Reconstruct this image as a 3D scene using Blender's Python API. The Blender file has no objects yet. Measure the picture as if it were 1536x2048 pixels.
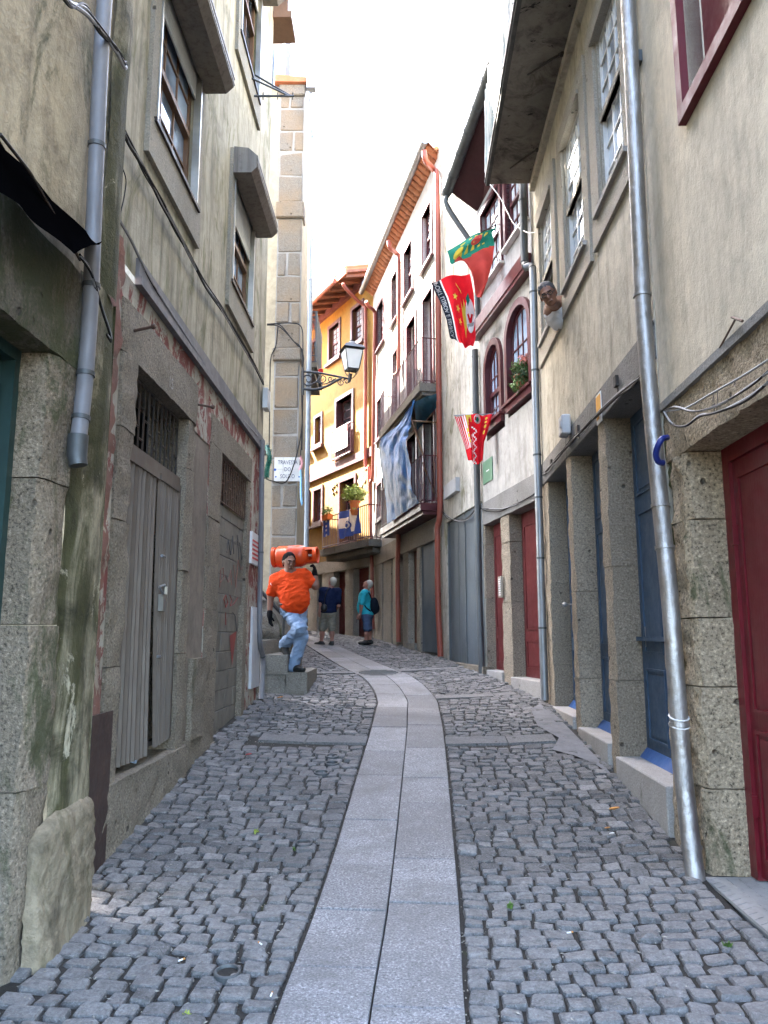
import bpy, math, random
import numpy as np
from mathutils import Vector, noise as mnoise
R = math.radians
random.seed(7)
rng = np.random.default_rng(7)
SC = bpy.context.scene
COL = SC.collection
# ---------------------------------------------------------------- camera
FOC, CX, CY = 1538.0, 768.0, 1024.0
PITCH = math.atan(246 / FOC); SP, CP = math.sin(PITCH), math.cos(PITCH)
CAMZ = 1.55
cam = bpy.data.cameras.new('camera'); camo = bpy.data.objects.new('camera', cam); COL.objects.link(camo)
camo.location = (0, 0, CAMZ); camo.rotation_euler = (R(90) + PITCH, 0, 0)
cam.sensor_fit = 'VERTICAL'; cam.angle = 2 * math.atan(1024 / FOC)
cam.clip_start = 0.05; cam.clip_end = 2000
SC.camera = camo
# ---------------------------------------------------------------- sky, sun, exposure
SUN_AZ = (-0.72, 0.694); SUN_EL = R(47)
w = bpy.data.worlds.new('World'); SC.world = w; w.use_nodes = True
nt = w.node_tree; bg = nt.nodes['Background']
sky = nt.nodes.new('ShaderNodeTexSky'); sky.sky_type = 'NISHITA'; sky.sun_disc = False
sky.sun_elevation = SUN_EL; sky.sun_rotation = math.atan2(SUN_AZ[0], SUN_AZ[1])
sky.air_density = 1.0; sky.dust_density = 3.5; sky.ozone_density = 0.9
nt.links.new(sky.outputs[0], bg.inputs[0]); bg.inputs[1].default_value = 0.11
sun = bpy.data.lights.new('sun', 'SUN'); sun.energy = 5.0; sun.angle = R(0.5); sun.color = (1.0, 0.94, 0.84)
suno = bpy.data.objects.new('sun', sun); COL.objects.link(suno); suno.location = (-20, 20, 30)
sd = Vector((SUN_AZ[0] * math.cos(SUN_EL), SUN_AZ[1] * math.cos(SUN_EL), math.sin(SUN_EL)))
suno.rotation_euler = sd.to_track_quat('Z', 'Y').to_euler()
SC.view_settings.view_transform = 'Standard'; SC.view_settings.look = 'None'
SC.view_settings.exposure = 4.78; SC.view_settings.gamma = 1.0
SC.render.engine = 'CYCLES'
SC.cycles.use_denoising = True; SC.cycles.max_bounces = 8; SC.cycles.diffuse_bounces = 2
SC.cycles.sample_clamp_indirect = 6.0; SC.cycles.caustics_reflective = False; SC.cycles.caustics_refractive = False

def ray(px, py):
    v = (CY - py) / FOC
    return np.array([(px - CX) / FOC, CP - SP * v, SP + CP * v])
def at_y(px, py, Y):
    d = ray(px, py); return Vector(d * (Y / d[1])) + Vector((0, 0, CAMZ))
def project(p):
    x, y, z = p[0], p[1], p[2] - CAMZ
    t = y * CP + z * SP
    return CX + FOC * x / t, CY - FOC * (-y * SP + z * CP) / t, t
GK = [(-2, -.16), (0, -.1), (3.3, 0), (4.8, .10), (6.4, .30), (8, .49), (10.4, .69), (13, .93), (15.7, 1.10), (19.4, 1.29), (22.8, 1.47), (34, 1.95)]
GX = np.array([k[0] for k in GK]); GZ = np.array([k[1] for k in GK])
_gy = np.linspace(-2, 34, 721); _gz = np.interp(_gy, GX, GZ); _k = np.ones(31) / 31
_gz = np.convolve(np.pad(_gz, 15, mode='edge'), _k, 'valid')
def gz(y, x=0.0):
    c = 0.05 * max(0.0, min(1.0, (abs(x) - 0.5) / 1.3)) ** 2
    return float(np.interp(y, _gy, _gz)) + c
def at_ground(px, py):
    d = ray(px, py); lo, hi = 1.0, 60.0
    for _ in range(60):
        m = (lo + hi) / 2; p = d * m
        if CAMZ + p[2] > gz(p[1], p[0]): lo = m
        else: hi = m
    p = d * lo
    return Vector((p[0], p[1], gz(p[1], p[0])))

# ---------------------------------------------------------------- facades (plan line, u along it, o out to the street)
class Facade:
    def __init__(s, p0, p1, side):
        s.p0 = np.array(p0, float); d = np.array(p1, float) - s.p0
        s.L = float(np.hypot(*d)); s.d = d / s.L
        s.n = np.array([-s.d[1], s.d[0]]) if side > 0 else np.array([s.d[1], -s.d[0]])
    def uz(s, px, py, o=0.0):
        r = ray(px, py); q = s.p0 + s.n * o
        t = (q @ s.n) / (r[:2] @ s.n); p = r * t
        return float((p[:2] - s.p0) @ s.d), float(p[2] + CAMZ)
    def pt(s, u, z, o=0.0):
        q = s.p0 + s.d * u + s.n * o
        return Vector((q[0], q[1], z))
    def rect(s, pts, o=0.0):
        a = [s.uz(x, y, o) for x, y in pts]
        us = sorted(p[0] for p in a); zs = sorted(p[1] for p in a); h = len(a) // 2
        return sum(us[:h]) / h, sum(us[-h:]) / h, sum(zs[:h]) / h, sum(zs[-h:]) / h
    def g(s, u, o=0.0):
        p = s.pt(u, 0, o); return gz(p.y, p.x)
L1 = Facade((-1.72, 1.2), (-1.635, 4.55), -1)
L2 = Facade((-1.775, 4.5), (-1.685, 9.8), -1)
L3 = Facade((-1.53, 13.6), (-9.0, 13.6), 1)
R1 = Facade((1.79, 2.0), (1.935, 5.2), 1)
R2 = Facade((1.93, 5.2), (2.10, 10.2), 1)
R3 = Facade((2.08, 10.2), (1.66, 12.7), 1)
R4 = Facade((1.66, 12.7), (1.2, 15.7), 1)
R5 = Facade((1.2, 15.7), (-.34, 22.9), 1)
YE = Facade((-.34, 22.9), (-5.84, 32.9), 1)
L3.n = np.array([0.0, -1.0])

# ---------------------------------------------------------------- scene graph helpers
def thing(name, label, cat, base, group=None):
    o = bpy.data.objects.new(name, None); COL.objects.link(o); o.location = base; o.empty_display_size = .1
    o['label'] = label; o['category'] = cat
    if group: o['group'] = group
    return o
def tag(o, label=None, cat=None, group=None, kind=None):
    if label: o['label'] = label
    if cat: o['category'] = cat
    if group: o['group'] = group
    if kind: o['kind'] = kind
    return o
def root_loc(o):
    v = Vector((0, 0, 0))
    while o is not None:
        v += o.location; o = o.parent
    return v
class MB:
    def __init__(s): s.v = []; s.f = []; s.m = []
    def add(s, vs, fs, mi=0):
        b = len(s.v); s.v += [Vector(p) for p in vs]; s.f += [tuple(b + i for i in f) for f in fs]; s.m += [mi] * len(fs)
        return s
    def quad(s, a, b, c, d, mi=0): return s.add([a, b, c, d], [(0, 1, 2, 3)], mi)
    def hexa(s, p, mi=0):   # p: 8 corners, bottom ring then top ring
        return s.add(p, [(3, 2, 1, 0), (4, 5, 6, 7), (0, 1, 5, 4), (1, 2, 6, 5), (2, 3, 7, 6), (3, 0, 4, 7)], mi)
    def box(s, F, u0, u1, z0, z1, o0, o1, mi=0):
        P = F.pt
        return s.hexa([P(u0, z0, o0), P(u1, z0, o0), P(u1, z0, o1), P(u0, z0, o1), P(u0, z1, o0), P(u1, z1, o0), P(u1, z1, o1), P(u0, z1, o1)], mi)
    def wbox(s, x0, x1, y0, y1, z0, z1, mi=0):
        return s.hexa([(x0, y0, z0), (x1, y0, z0), (x1, y1, z0), (x0, y1, z0), (x0, y0, z1), (x1, y0, z1), (x1, y1, z1), (x0, y1, z1)], mi)
    def cbox(s, c, ax, h, ch, jit=0.0, mi=0):  # chamfered box, centre, 3 axes, half sizes
        c = Vector(c); ax = [Vector(a) for a in ax]; vs = []; idx = {}
        for sx in (-1, 1):
            for sy in (-1, 1):
                for sz in (-1, 1):
                    j = Vector((random.uniform(-jit, jit), random.uniform(-jit, jit), random.uniform(-jit, jit)))
                    for k in range(3):
                        q = [h[0] * sx, h[1] * sy, h[2] * sz]
                        for m in range(3):
                            if m != k: q[m] -= ch * (sx, sy, sz)[m]
                        idx[(sx, sy, sz, k)] = len(vs)
                        vs.append(c + ax[0] * q[0] + ax[1] * q[1] + ax[2] * q[2] + j)
        fs = []
        S = (-1, 1)
        for k in range(3):
            a, b = [m for m in range(3) if m != k]
            for sg in S:
                ring = []
                for (p, q) in ((-1, -1), (1, -1), (1, 1), (-1, 1)):
                    t = [0, 0, 0]; t[k] = sg; t[a] = p; t[b] = q; ring.append(idx[(*t, k)])
                fs.append(tuple(ring))
            for p in S:
                for q in S:   # edges along k
                    t0 = [0, 0, 0]; t0[k] = -1; t0[a] = p; t0[b] = q; t1 = list(t0); t1[k] = 1
                    fs.append((idx[(*t0, a)], idx[(*t1, a)], idx[(*t1, b)], idx[(*t0, b)]))
        for sx in S:
            for sy in S:
                for sz in S: fs.append(tuple(idx[(sx, sy, sz, k)] for k in range(3)))
        return s.add(vs, fs, mi)
    def fbox(s, F, u0, u1, z0, z1, o0, o1, ch=.01, jit=0.0, mi=0):
        c = F.pt((u0 + u1) / 2, (z0 + z1) / 2, (o0 + o1) / 2)
        return s.cbox(c, [(F.d[0], F.d[1], 0), (F.n[0], F.n[1], 0), (0, 0, 1)], [(u1 - u0) / 2, abs(o1 - o0) / 2, (z1 - z0) / 2], ch, jit, mi)
    def tube(s, pts, r, n=8, cap=True, mi=0):
        pts = [Vector(p) for p in pts]; N = len(pts)
        rs = r if isinstance(r, (list, tuple)) else [r] * N
        T = [(pts[min(i + 1, N - 1)] - pts[max(i - 1, 0)]).normalized() for i in range(N)]
        up = Vector((0, 0, 1)) if abs(T[0].z) < .9 else Vector((1, 0, 0))
        a = T[0].cross(up).normalized(); vs = []
        for i in range(N):
            a = (a - T[i] * a.dot(T[i])).normalized(); b = T[i].cross(a)
            for k in range(n):
                th = 2 * math.pi * k / n; vs.append(pts[i] + (a * math.cos(th) + b * math.sin(th)) * rs[i])
        fs = [(i * n + k, i * n + (k + 1) % n, (i + 1) * n + (k + 1) % n, (i + 1) * n + k) for i in range(N - 1) for k in range(n)]
        if cap: fs += [tuple(range(n))[::-1], tuple((N - 1) * n + k for k in range(n))]
        return s.add(vs, fs, mi)
    def grid(s, fn, nu, nv, mi=None, close=False):   # fn(i/nu, j/nv) -> point ; mi(u,v) -> material index
        vs = [fn(i / nu, j / nv) for j in range(nv + 1) for i in range(nu + 1)]
        b = len(s.v); s.v += [Vector(p) for p in vs]
        for j in range(nv):
            for i in range(nu):
                k = b + j * (nu + 1) + i
                s.f.append((k, k + 1, k + nu + 2, k + nu + 1)); s.m.append(mi((i + .5) / nu, (j + .5) / nv) if callable(mi) else (mi or 0))
        return s
    def lathe(s, c, ax, prof, n=16, mi=0):    # prof: (along, radius)
        c = Vector(c); ax = Vector(ax).normalized(); up = Vector((0, 0, 1)) if abs(ax.z) < .9 else Vector((1, 0, 0))
        a = ax.cross(up).normalized(); b = ax.cross(a); vs = []
        for (h, r) in prof:
            for k in range(n):
                th = 2 * math.pi * k / n; vs.append(c + ax * h + (a * math.cos(th) + b * math.sin(th)) * r)
        N = len(prof)
        fs = [(i * n + k, i * n + (k + 1) % n, (i + 1) * n + (k + 1) % n, (i + 1) * n + k) for i in range(N - 1) for k in range(n)]
        fs += [tuple(range(n))[::-1], tuple((N - 1) * n + k for k in range(n))]
        return s.add(vs, fs, mi)
    def build(s, name, mats, parent=None, smooth=False, base=None, angle=.6):
        me = bpy.data.meshes.new(name)
        off = root_loc(parent) if parent is not None else Vector((0, 0, 0))
        loc = Vector((0, 0, 0))
        if parent is None and base is not None: loc = Vector(base)
        off = off + loc
        me.from_pydata([tuple(p - off) for p in s.v], [], s.f)
        if not isinstance(mats, (list, tuple)): mats = [mats]
        for m in mats: me.materials.append(M(m) if isinstance(m, str) else m)
        if len(mats) > 1: me.polygons.foreach_set('material_index', s.m)
        if smooth:
            me.shade_smooth()
            if angle: me.set_sharp_from_angle(angle=angle)
        me.update()
        o = bpy.data.objects.new(name, me); COL.objects.link(o)
        if parent is not None: o.parent = parent
        else: o.location = loc
        return o
def part(name, mat, parent, F, *boxes, ch=0, smooth=False):
    m = MB()
    for b in boxes:
        if ch: m.fbox(F, *b, ch=ch)
        else: m.box(F, *b)
    return m.build(name, mat, parent, smooth)
def rough_box(m, F, u0, u1, z0, z1, o0, o1, res=.06, amp=.012, seed=0, rnd=.02, fq=6.0):
    """front face plus both sides and top/bottom as a lumpy grid (worn stone)"""
    nu = max(2, int((u1 - u0) / res)); nz = max(2, int((z1 - z0) / res)); no = max(2, int((o1 - o0) / res))
    def P(a, z, o):
        # wear the corners
        e = min(a - u0, u1 - a)
        oo = o - max(0.0, rnd - max(0.0, e)) * .7 * (1 if o > (o0 + o1) / 2 else 0)
        q = F.pt(a, z, oo); k = Vector((q.x * fq + seed, q.y * fq, q.z * fq))
        n = mnoise.noise(k) * amp + mnoise.noise(k * 2.7) * amp * .5
        return q + Vector((F.n[0], F.n[1], 0)) * n * (1 if o > o0 + 1e-6 else 0) + Vector((F.d[0], F.d[1], 0)) * n * .5
    m.grid(lambda a, b: P(u0 + (u1 - u0) * a, z0 + (z1 - z0) * b, o1), nu, nz)
    m.grid(lambda a, b: P(u0, z0 + (z1 - z0) * b, o0 + (o1 - o0) * a), no, nz)
    m.grid(lambda a, b: P(u1, z0 + (z1 - z0) * b, o1 + (o0 - o1) * a), no, nz)
    m.grid(lambda a, b: P(u0 + (u1 - u0) * a, z1, o1 + (o0 - o1) * b), nu, no)
    m.grid(lambda a, b: P(u0 + (u1 - u0) * a, z0, o0 + (o1 - o0) * b), nu, no)
    return m
def holed(m, F, u0, u1, z0, z1, holes, depth=.3, o=0.0, mi=0, rmi=None, bottom=None):
    """wall face with rectangular openings and their reveals"""
    us = sorted({u0, u1, *[h[0] for h in holes], *[h[1] for h in holes]}); zs = sorted({z0, z1, *[h[2] for h in holes], *[h[3] for h in holes]})
    us = [a for a in us if u0 <= a <= u1]; zs = [a for a in zs if z0 <= a <= z1]
    for i in range(len(us) - 1):
        for j in range(len(zs) - 1):
            a, b = (us[i] + us[i + 1]) / 2, (zs[j] + zs[j + 1]) / 2
            if any(h[0] < a < h[1] and h[2] < b < h[3] for h in holes): continue
            m.quad(F.pt(us[i], zs[j], o), F.pt(us[i + 1], zs[j], o), F.pt(us[i + 1], zs[j + 1], o), F.pt(us[i], zs[j + 1], o), mi)
    r = mi if rmi is None else rmi
    for h in holes:
        d = o - (h[4] if len(h) > 4 else depth); a, b, c, e = h[:4]; P = F.pt
        m.quad(P(a, c, o), P(a, e, o), P(a, e, d), P(a, c, d), r); m.quad(P(b, c, o), P(b, c, d), P(b, e, d), P(b, e, o), r)
        m.quad(P(a, e, o), P(b, e, o), P(b, e, d), P(a, e, d), r); m.quad(P(a, c, o), P(a, c, d), P(b, c, d), P(b, c, o), r)
    return m
# ---------------------------------------------------------------- materials
MATS = {}
DEFS = {}
def M(name):
    if name not in MATS: MATS[name] = DEFS[name](name)
    return MATS[name]
class NT:
    def __init__(s, name):
        s.mat = bpy.data.materials.new(name); s.mat.use_nodes = True; s.t = s.mat.node_tree; s.n = s.t.nodes; s.l = s.t.links
        s.b = s.n['Principled BSDF']; s._pos = None
    def set(s, k, v): s.b.inputs[k].default_value = v
    def link(s, a, k): s.l.new(a, s.b.inputs[k])
    def pos(s, sc=(1, 1, 1), obj=False):
        if s._pos is None:
            s._pos = s.n.new('ShaderNodeNewGeometry').outputs['Position']
        if sc == (1, 1, 1): return s._pos
        m = s.n.new('ShaderNodeMapping'); m.inputs['Scale'].default_value = sc; s.l.new(s._pos, m.inputs['Vector']); return m.outputs[0]
    def island(s): return s.n.new('ShaderNodeNewGeometry').outputs['Random Per Island']
    def oi(s): return s.n.new('ShaderNodeObjectInfo').outputs['Random']
    def noise(s, scale, detail=4, rough=.6, vec=None, dist=0.0):
        n = s.n.new('ShaderNodeTexNoise'); n.inputs['Scale'].default_value = scale; n.inputs['Detail'].default_value = detail
        n.inputs['Roughness'].default_value = rough; n.inputs['Distortion'].default_value = dist
        s.l.new(vec if vec is not None else s.pos(), n.inputs['Vector']); return n.outputs['Fac']
    def voro(s, scale, vec=None, feat='F1', out='Distance'):
        n = s.n.new('ShaderNodeTexVoronoi'); n.feature = feat; n.inputs['Scale'].default_value = scale
        s.l.new(vec if vec is not None else s.pos(), n.inputs['Vector']); return n.outputs[out]
    def ramp(s, fac, stops, interp='LINEAR'):
        n = s.n.new('ShaderNodeValToRGB'); n.color_ramp.interpolation = interp; e = n.color_ramp.elements
        while len(e) < len(stops): e.new(.5)
        for k, (p, c) in zip(e, stops):
            k.position = p; k.color = (c, c, c, 1) if isinstance(c, (int, float)) else (*c[:3], 1)
        s.l.new(fac, n.inputs[0]); return n.outputs[0]
    def mix(s, fac, a, b, mode='MIX'):
        n = s.n.new('ShaderNodeMix'); n.data_type = 'RGBA'; n.blend_type = mode
        for k, v in ((0, fac), (6, a), (7, b)):
            if isinstance(v, (int, float)): n.inputs[k].default_value = v if k == 0 else (v, v, v, 1)
            elif isinstance(v, tuple): n.inputs[k].default_value = (*v[:3], 1)
            else: s.l.new(v, n.inputs[k])
        return n.outputs[2]
    def math(s, op, a, b=0.0):
        n = s.n.new('ShaderNodeMath'); n.operation = op
        for k, v in ((0, a), (1, b)):
            if isinstance(v, (int, float)): n.inputs[k].default_value = v
            else: s.l.new(v, n.inputs[k])
        return n.outputs[0]
    def sep(s, k):
        n = s.n.new('ShaderNodeSeparateXYZ'); s.l.new(s.pos(), n.inputs[0]); return n.outputs[k]
    def bump(s, h, strength=.4, dist=.01, nrm=None):
        n = s.n.new('ShaderNodeBump'); n.inputs['Strength'].default_value = strength; n.inputs['Distance'].default_value = dist
        s.l.new(h, n.inputs['Height'])
        if nrm is not None: s.l.new(nrm, n.inputs['Normal'])
        s.l.new(n.outputs[0], s.b.inputs['Normal']); return n.outputs[0]
def mul(c, k): return tuple(min(1, x * k) for x in c)
def plaster(c, mot=.5, dirt=(.13, .11, .085), moss=(.07, .085, .03), dirt_amt=.5, moss_amt=.0, streak=.4, light=None, rough=.85, bump=.25, patch=None):
    def f(name):
        t = NT(name)
        big = t.noise(.9, 5, .65); col = t.mix(t.ramp(big, [(.3, 0), (.72, 1)]), mul(c, .82), light or mul(c, 1.1))
        fine = t.noise(14, 6, .7); col = t.mix(t.math('MULTIPLY', t.ramp(fine, [(.35, 1), (.62, 0)]), .28), col, mul(c, .62))
        st = t.noise(1.0, 6, .65, t.pos((7, 7, .42)), .4); col = t.mix(t.math('MULTIPLY', t.ramp(st, [(.48, 0), (.72, 1)]), streak), col, dirt)
        st2 = t.noise(1.0, 5, .6, t.pos((22, 22, .8))); col = t.mix(t.math('MULTIPLY', t.ramp(st2, [(.52, 0), (.75, 1)]), streak * .22), col, mul(c, 1.25))
        dn = t.noise(2.1, 8, .72, None, .6); col = t.mix(t.math('MULTIPLY', t.ramp(dn, [(.5, 0), (.68, 1)]), dirt_amt), col, dirt)
        if moss_amt > 0:
            mn = t.noise(1.3, 8, .7, t.pos((1.6, 1.6, .6)), 1.2); lo = .62 - .25 * moss_amt
            col = t.mix(t.math('MULTIPLY', t.ramp(mn, [(lo, 0), (lo + .12, 1)]), .9), col, moss)
        if patch:
            pn = t.noise(3.2, 9, .75, t.pos((1, 1, .75)), .8); pf = t.ramp(pn, [(patch[1], 0), (patch[1] + .03, 1)]); col = t.mix(pf, col, patch[0])
        pits = t.voro(26); pf2 = t.math('MULTIPLY', t.ramp(pits, [(.05, 1), (.12, 0)]), t.ramp(t.noise(3, 2), [(.52, 0), (.62, 1)]))
        col = t.mix(t.math('MULTIPLY', pf2, .6), col, mul(dirt, .5))
        col = t.mix(mot, col, t.ramp(t.noise(5.5, 9, .75, t.pos((1, 1, .7)), .5), [(.33, .45), (.52, .95), (.72, 1.2)]), 'MULTIPLY')
        t.link(col, 'Base Color'); t.set('Roughness', rough); t.set('Specular IOR Level', .25)
        h = t.math('ADD', t.math('MULTIPLY', t.noise(9, 8, .7), 1.0), t.math('MULTIPLY', t.noise(60, 3, .6), .25))
        h = t.math('SUBTRACT', h, t.math('MULTIPLY', pf2, .4))
        if patch: h = t.math('SUBTRACT', h, t.math('MULTIPLY', pf, patch[2] if len(patch) > 2 else .2))
        t.bump(h, bump, .03)
        return t.mat
    return f
def granite(c, spk=.5, lichen=0.0, lcol=(.06, .07, .03), stain=.35, scol=(.10, .085, .06), bump=.5, grain=75, warm=None):
    def f(name):
        t = NT(name)
        g = t.noise(grain, 3, .7); col = t.ramp(g, [(.30, mul(c, 1 - spk)), (.46, mul(c, .9)), (.56, c), (.72, mul(c, 1 + spk))])
        v = t.voro(grain * 1.7, None, 'F1', 'Color'); col = t.mix(.22, col, v, 'OVERLAY') if False else col
        iv = t.ramp(t.island(), [(0, .78), (1, 1.12)]); col = t.mix(1.0, col, iv, 'MULTIPLY')
        if warm: col = t.mix(t.math('MULTIPLY', t.ramp(t.noise(1.1, 4, .6), [(.4, 0), (.65, 1)]), .75), col, warm)
        s = t.noise(1.7, 8, .72, t.pos((1, 1, .6)), .5); col = t.mix(t.math('MULTIPLY', t.ramp(s, [(.45, 0), (.7, 1)]), stain), col, scol)
        if lichen > 0:
            m = t.noise(2.0, 8, .75, t.pos((1.3, 1.3, .55)), .8); lo = .66 - .28 * lichen
            col = t.mix(t.math('MULTIPLY', t.ramp(m, [(lo, 0), (lo + .1, 1)]), .85), col, lcol)
        hv = t.voro(7.0); hole = t.math('MULTIPLY', t.ramp(hv, [(.09, 1), (.15, 0)]), t.ramp(t.noise(2.3, 2), [(.50, 0), (.58, 1)]))
        col = t.mix(t.math('MULTIPLY', hole, .75), col, (.03, .026, .02))
        t.link(col, 'Base Color'); t.set('Roughness', .85); t.set('Specular IOR Level', .3)
        h = t.math('ADD', t.math('MULTIPLY', t.noise(grain * .6, 4, .7), .55), t.noise(11, 6, .7)); h = t.math('SUBTRACT', h, hole)
        t.bump(h, min(1, bump * 1.2), .03); return t.mat
    return f
def paint(c, rough=.45, wear=.25, wcol=(.12, .09, .06), bump=.1, streak=.2, grain=False, spec=.4):
    def f(name):
        t = NT(name)
        n = t.noise(2.2, 6, .7); col = t.mix(t.ramp(n, [(.35, 0), (.7, 1)]), mul(c, .8), mul(c, 1.15))
        s = t.noise(1, 6, .7, t.pos((16, 16, .7))); col = t.mix(t.math('MULTIPLY', t.ramp(s, [(.5, 0), (.72, 1)]), streak), col, wcol)
        d = t.noise(5.5, 9, .8); col = t.mix(t.math('MULTIPLY', t.ramp(d, [(.58, 0), (.68, 1)]), wear), col, wcol)
        t.link(col, 'Base Color'); t.link(t.ramp(t.noise(7, 5, .7), [(.3, rough * .8), (.7, min(1, rough * 1.35))]), 'Roughness'); t.set('Specular IOR Level', spec)
        h = t.noise(1, 4, .6, t.pos((60, 60, 2.2))) if grain else t.noise(30, 4, .6)
        t.bump(h, bump, .01); return t.mat
    return f
def metal(c, rough=.4, metallic=1.0, wear=.3, wcol=(.2, .17, .14), bump=.08, streak=.35):
    def f(name):
        t = NT(name)
        n = t.noise(3, 7, .7); col = t.mix(t.ramp(n, [(.35, 0), (.7, 1)]), mul(c, .75), mul(c, 1.1))
        s = t.noise(1, 6, .7, t.pos((20, 20, 1.1))); wf = t.math('MULTIPLY', t.ramp(s, [(.48, 0), (.7, 1)]), streak); col = t.mix(wf, col, wcol)
        d = t.noise(9, 8, .8); wf2 = t.math('MULTIPLY', t.ramp(d, [(.56, 0), (.68, 1)]), wear); col = t.mix(wf2, col, wcol)
        t.link(col, 'Base Color'); t.set('Metallic', metallic)
        t.link(t.ramp(t.noise(6, 6, .7), [(.3, rough * .75), (.7, min(1, rough * 1.4))]), 'Roughness')
        t.bump(t.noise(12, 5, .6), bump, .02); return t.mat
    return f
def plain(c, rough=.6, metallic=0.0, spec=.4, var=.15, emit=None, sss=0.0, bump=0.0, bs=40, sheen=0.0):
    def f(name):
        t = NT(name)
        col = t.mix(t.ramp(t.noise(6, 5, .65), [(.3, 0), (.7, 1)]), mul(c, 1 - var), mul(c, 1 + var)); t.link(col, 'Base Color')
        t.set('Roughness', rough); t.set('Metallic', metallic); t.set('Specular IOR Level', spec)
        if sss: t.set('Subsurface Weight', sss); t.set('Subsurface Radius', (.01, .004, .002))
        if sheen: t.set('Sheen Weight', sheen)
        if bump: t.bump(t.noise(bs, 5, .6), bump, .01)
        return t.mat
    return f
def cloth(c, trans=.0, var=.15, bump=.15, fold=7):
    def f(name):
        t = NT(name)
        col = t.mix(t.ramp(t.noise(5, 5, .65), [(.3, 0), (.7, 1)]), mul(c, 1 - var), mul(c, 1 + var)); t.link(col, 'Base Color')
        t.set('Roughness', .85); t.set('Specular IOR Level', .15)
        h = t.math('ADD', t.noise(fold, 3, .5, None, .8), t.math('MULTIPLY', t.noise(220, 2, .5), .06)); t.bump(h, bump, .05)
        if trans:
            o = t.n['Material Output']; tr = t.n.new('ShaderNodeBsdfTranslucent'); t.l.new(col, tr.inputs[0])
            mx = t.n.new('ShaderNodeMixShader'); mx.inputs[0].default_value = trans
            t.l.new(t.b.outputs[0], mx.inputs[1]); t.l.new(tr.outputs[0], mx.inputs[2]); t.l.new(mx.outputs[0], o.inputs[0])
        return t.mat
    return f
def glass(c, var=.5, rough=.03):
    def f(name):
        t = NT(name)
        # curtains and dark rooms behind the pane, plus sky reflection painted into pale bases
        n = t.noise(1.4, 3, .6); col = t.ramp(n, [(.38, mul(c, 1 - var)), (.62, mul(c, 1 + var))])
        t.link(col, 'Base Color'); t.set('Roughness', rough); t.set('IOR', 1.52); t.set('Specular IOR Level', .75)
        t.set('Coat Weight', .6); t.set('Coat Roughness', .01)
        t.bump(t.noise(2.2, 2, .4), .08, .02); return t.mat
    return f
D = DEFS
def cobble_mat(name):
    t = NT(name)
    isl = t.island()
    base = t.ramp(isl, [(0, (.085, .083, .08)), (.35, (.135, .132, .128)), (.6, (.17, .167, .162)), (.8, (.165, .155, .143)), (.93, (.22, .217, .21)), (1, (.28, .27, .255))])
    n = t.noise(16, 6, .7); col = t.mix(t.ramp(n, [(.35, 0), (.68, 1)]), mul((1, 1, 1), .55), 1.0); col = t.mix(1.0, base, col, 'MULTIPLY'); col = t.mix(1.0, col, t.ramp(t.noise(45, 5, .75), [(.35, .7), (.62, 1.25)]), 'MULTIPLY')
    g = t.noise(110, 3, .7); col = t.mix(t.math('MULTIPLY', t.ramp(g, [(.56, 0), (.68, 1)]), .45), col, (.34, .34, .35))
    col = t.mix(t.math('MULTIPLY', t.ramp(g, [(.3, 1), (.42, 0)]), .5), col, (.04, .04, .045))
    d = t.noise(.9, 6, .7); col = t.mix(t.math('MULTIPLY', t.ramp(d, [(.48, 0), (.66, 1)]), .35), col, (.20, .19, .185))
    t.link(col, 'Base Color'); t.link(t.ramp(t.noise(5, 4), [(.3, .5), (.7, .8)]), 'Roughness'); t.set('Specular IOR Level', .45)
    h = t.math('ADD', t.noise(22, 6, .7), t.math('MULTIPLY', t.noise(90, 3, .6), .3)); t.bump(h, .85, .03); return t.mat
D['cobble'] = cobble_mat
def slab_mat(name):
    t = NT(name)
    g = t.noise(85, 3, .7); col = t.ramp(g, [(.30, (.04, .04, .043)), (.42, (.17, .172, .178)), (.55, (.25, .252, .258)), (.68, (.52, .52, .52))])
    iv = t.ramp(t.oi(), [(0, .52), (1, 1.0)]); col = t.mix(1.0, col, iv, 'MULTIPLY')
    d = t.noise(1.8, 8, .72, None, .4); col = t.mix(t.math('MULTIPLY', t.ramp(d, [(.42, 0), (.66, 1)]), .7), col, (.095, .093, .09))
    d2 = t.noise(5, 6, .75); col = t.mix(t.math('MULTIPLY', t.ramp(d2, [(.6, 0), (.72, 1)]), .4), col, (.30, .295, .29))
    t.link(col, 'Base Color'); t.set('Roughness', .6); t.set('Specular IOR Level', .4)
    t.bump(t.math('ADD', t.noise(150, 2, .6), t.noise(8, 4)), .25, .006); return t.mat
D['slab'] = slab_mat
D['band_stone'] = granite((.185, .18, .172), .5, .05, stain=.5, scol=(.09, .085, .08), bump=.6, grain=60)
D['dirt'] = plaster((.038, .035, .03), dirt=(.02, .018, .014), moss=(.035, .05, .015), dirt_amt=.5, moss_amt=.1, streak=0, bump=.6)
D['cement'] = plaster((.19, .19, .195), dirt=(.09, .088, .085), dirt_amt=.5, streak=.1, bump=.35)
D['L1_plaster'] = plaster((.47, .385, .25), mot=.7, dirt=(.12, .09, .05), moss=(.055, .062, .022), dirt_amt=.65, moss_amt=.35, streak=.6, bump=.55)
D['L1_moss'] = plaster((.38, .33, .22), mot=1.0, dirt=(.022, .021, .012), moss=(.05, .05, .017), dirt_amt=.95, moss_amt=.8, streak=1.0, bump=.8, patch=((.46, .41, .29), .60, .3))
D['L1_base'] = plaster((.30, .245, .165), mot=1.0, dirt=(.045, .038, .025), moss=(.075, .072, .03), dirt_amt=.85, moss_amt=.4, streak=.6, bump=.9, patch=((.32, .32, .30), .66, .25))
D['L_granite'] = granite((.27, .22, .16), .8, .62, stain=.5, bump=.9, grain=60)
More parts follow.
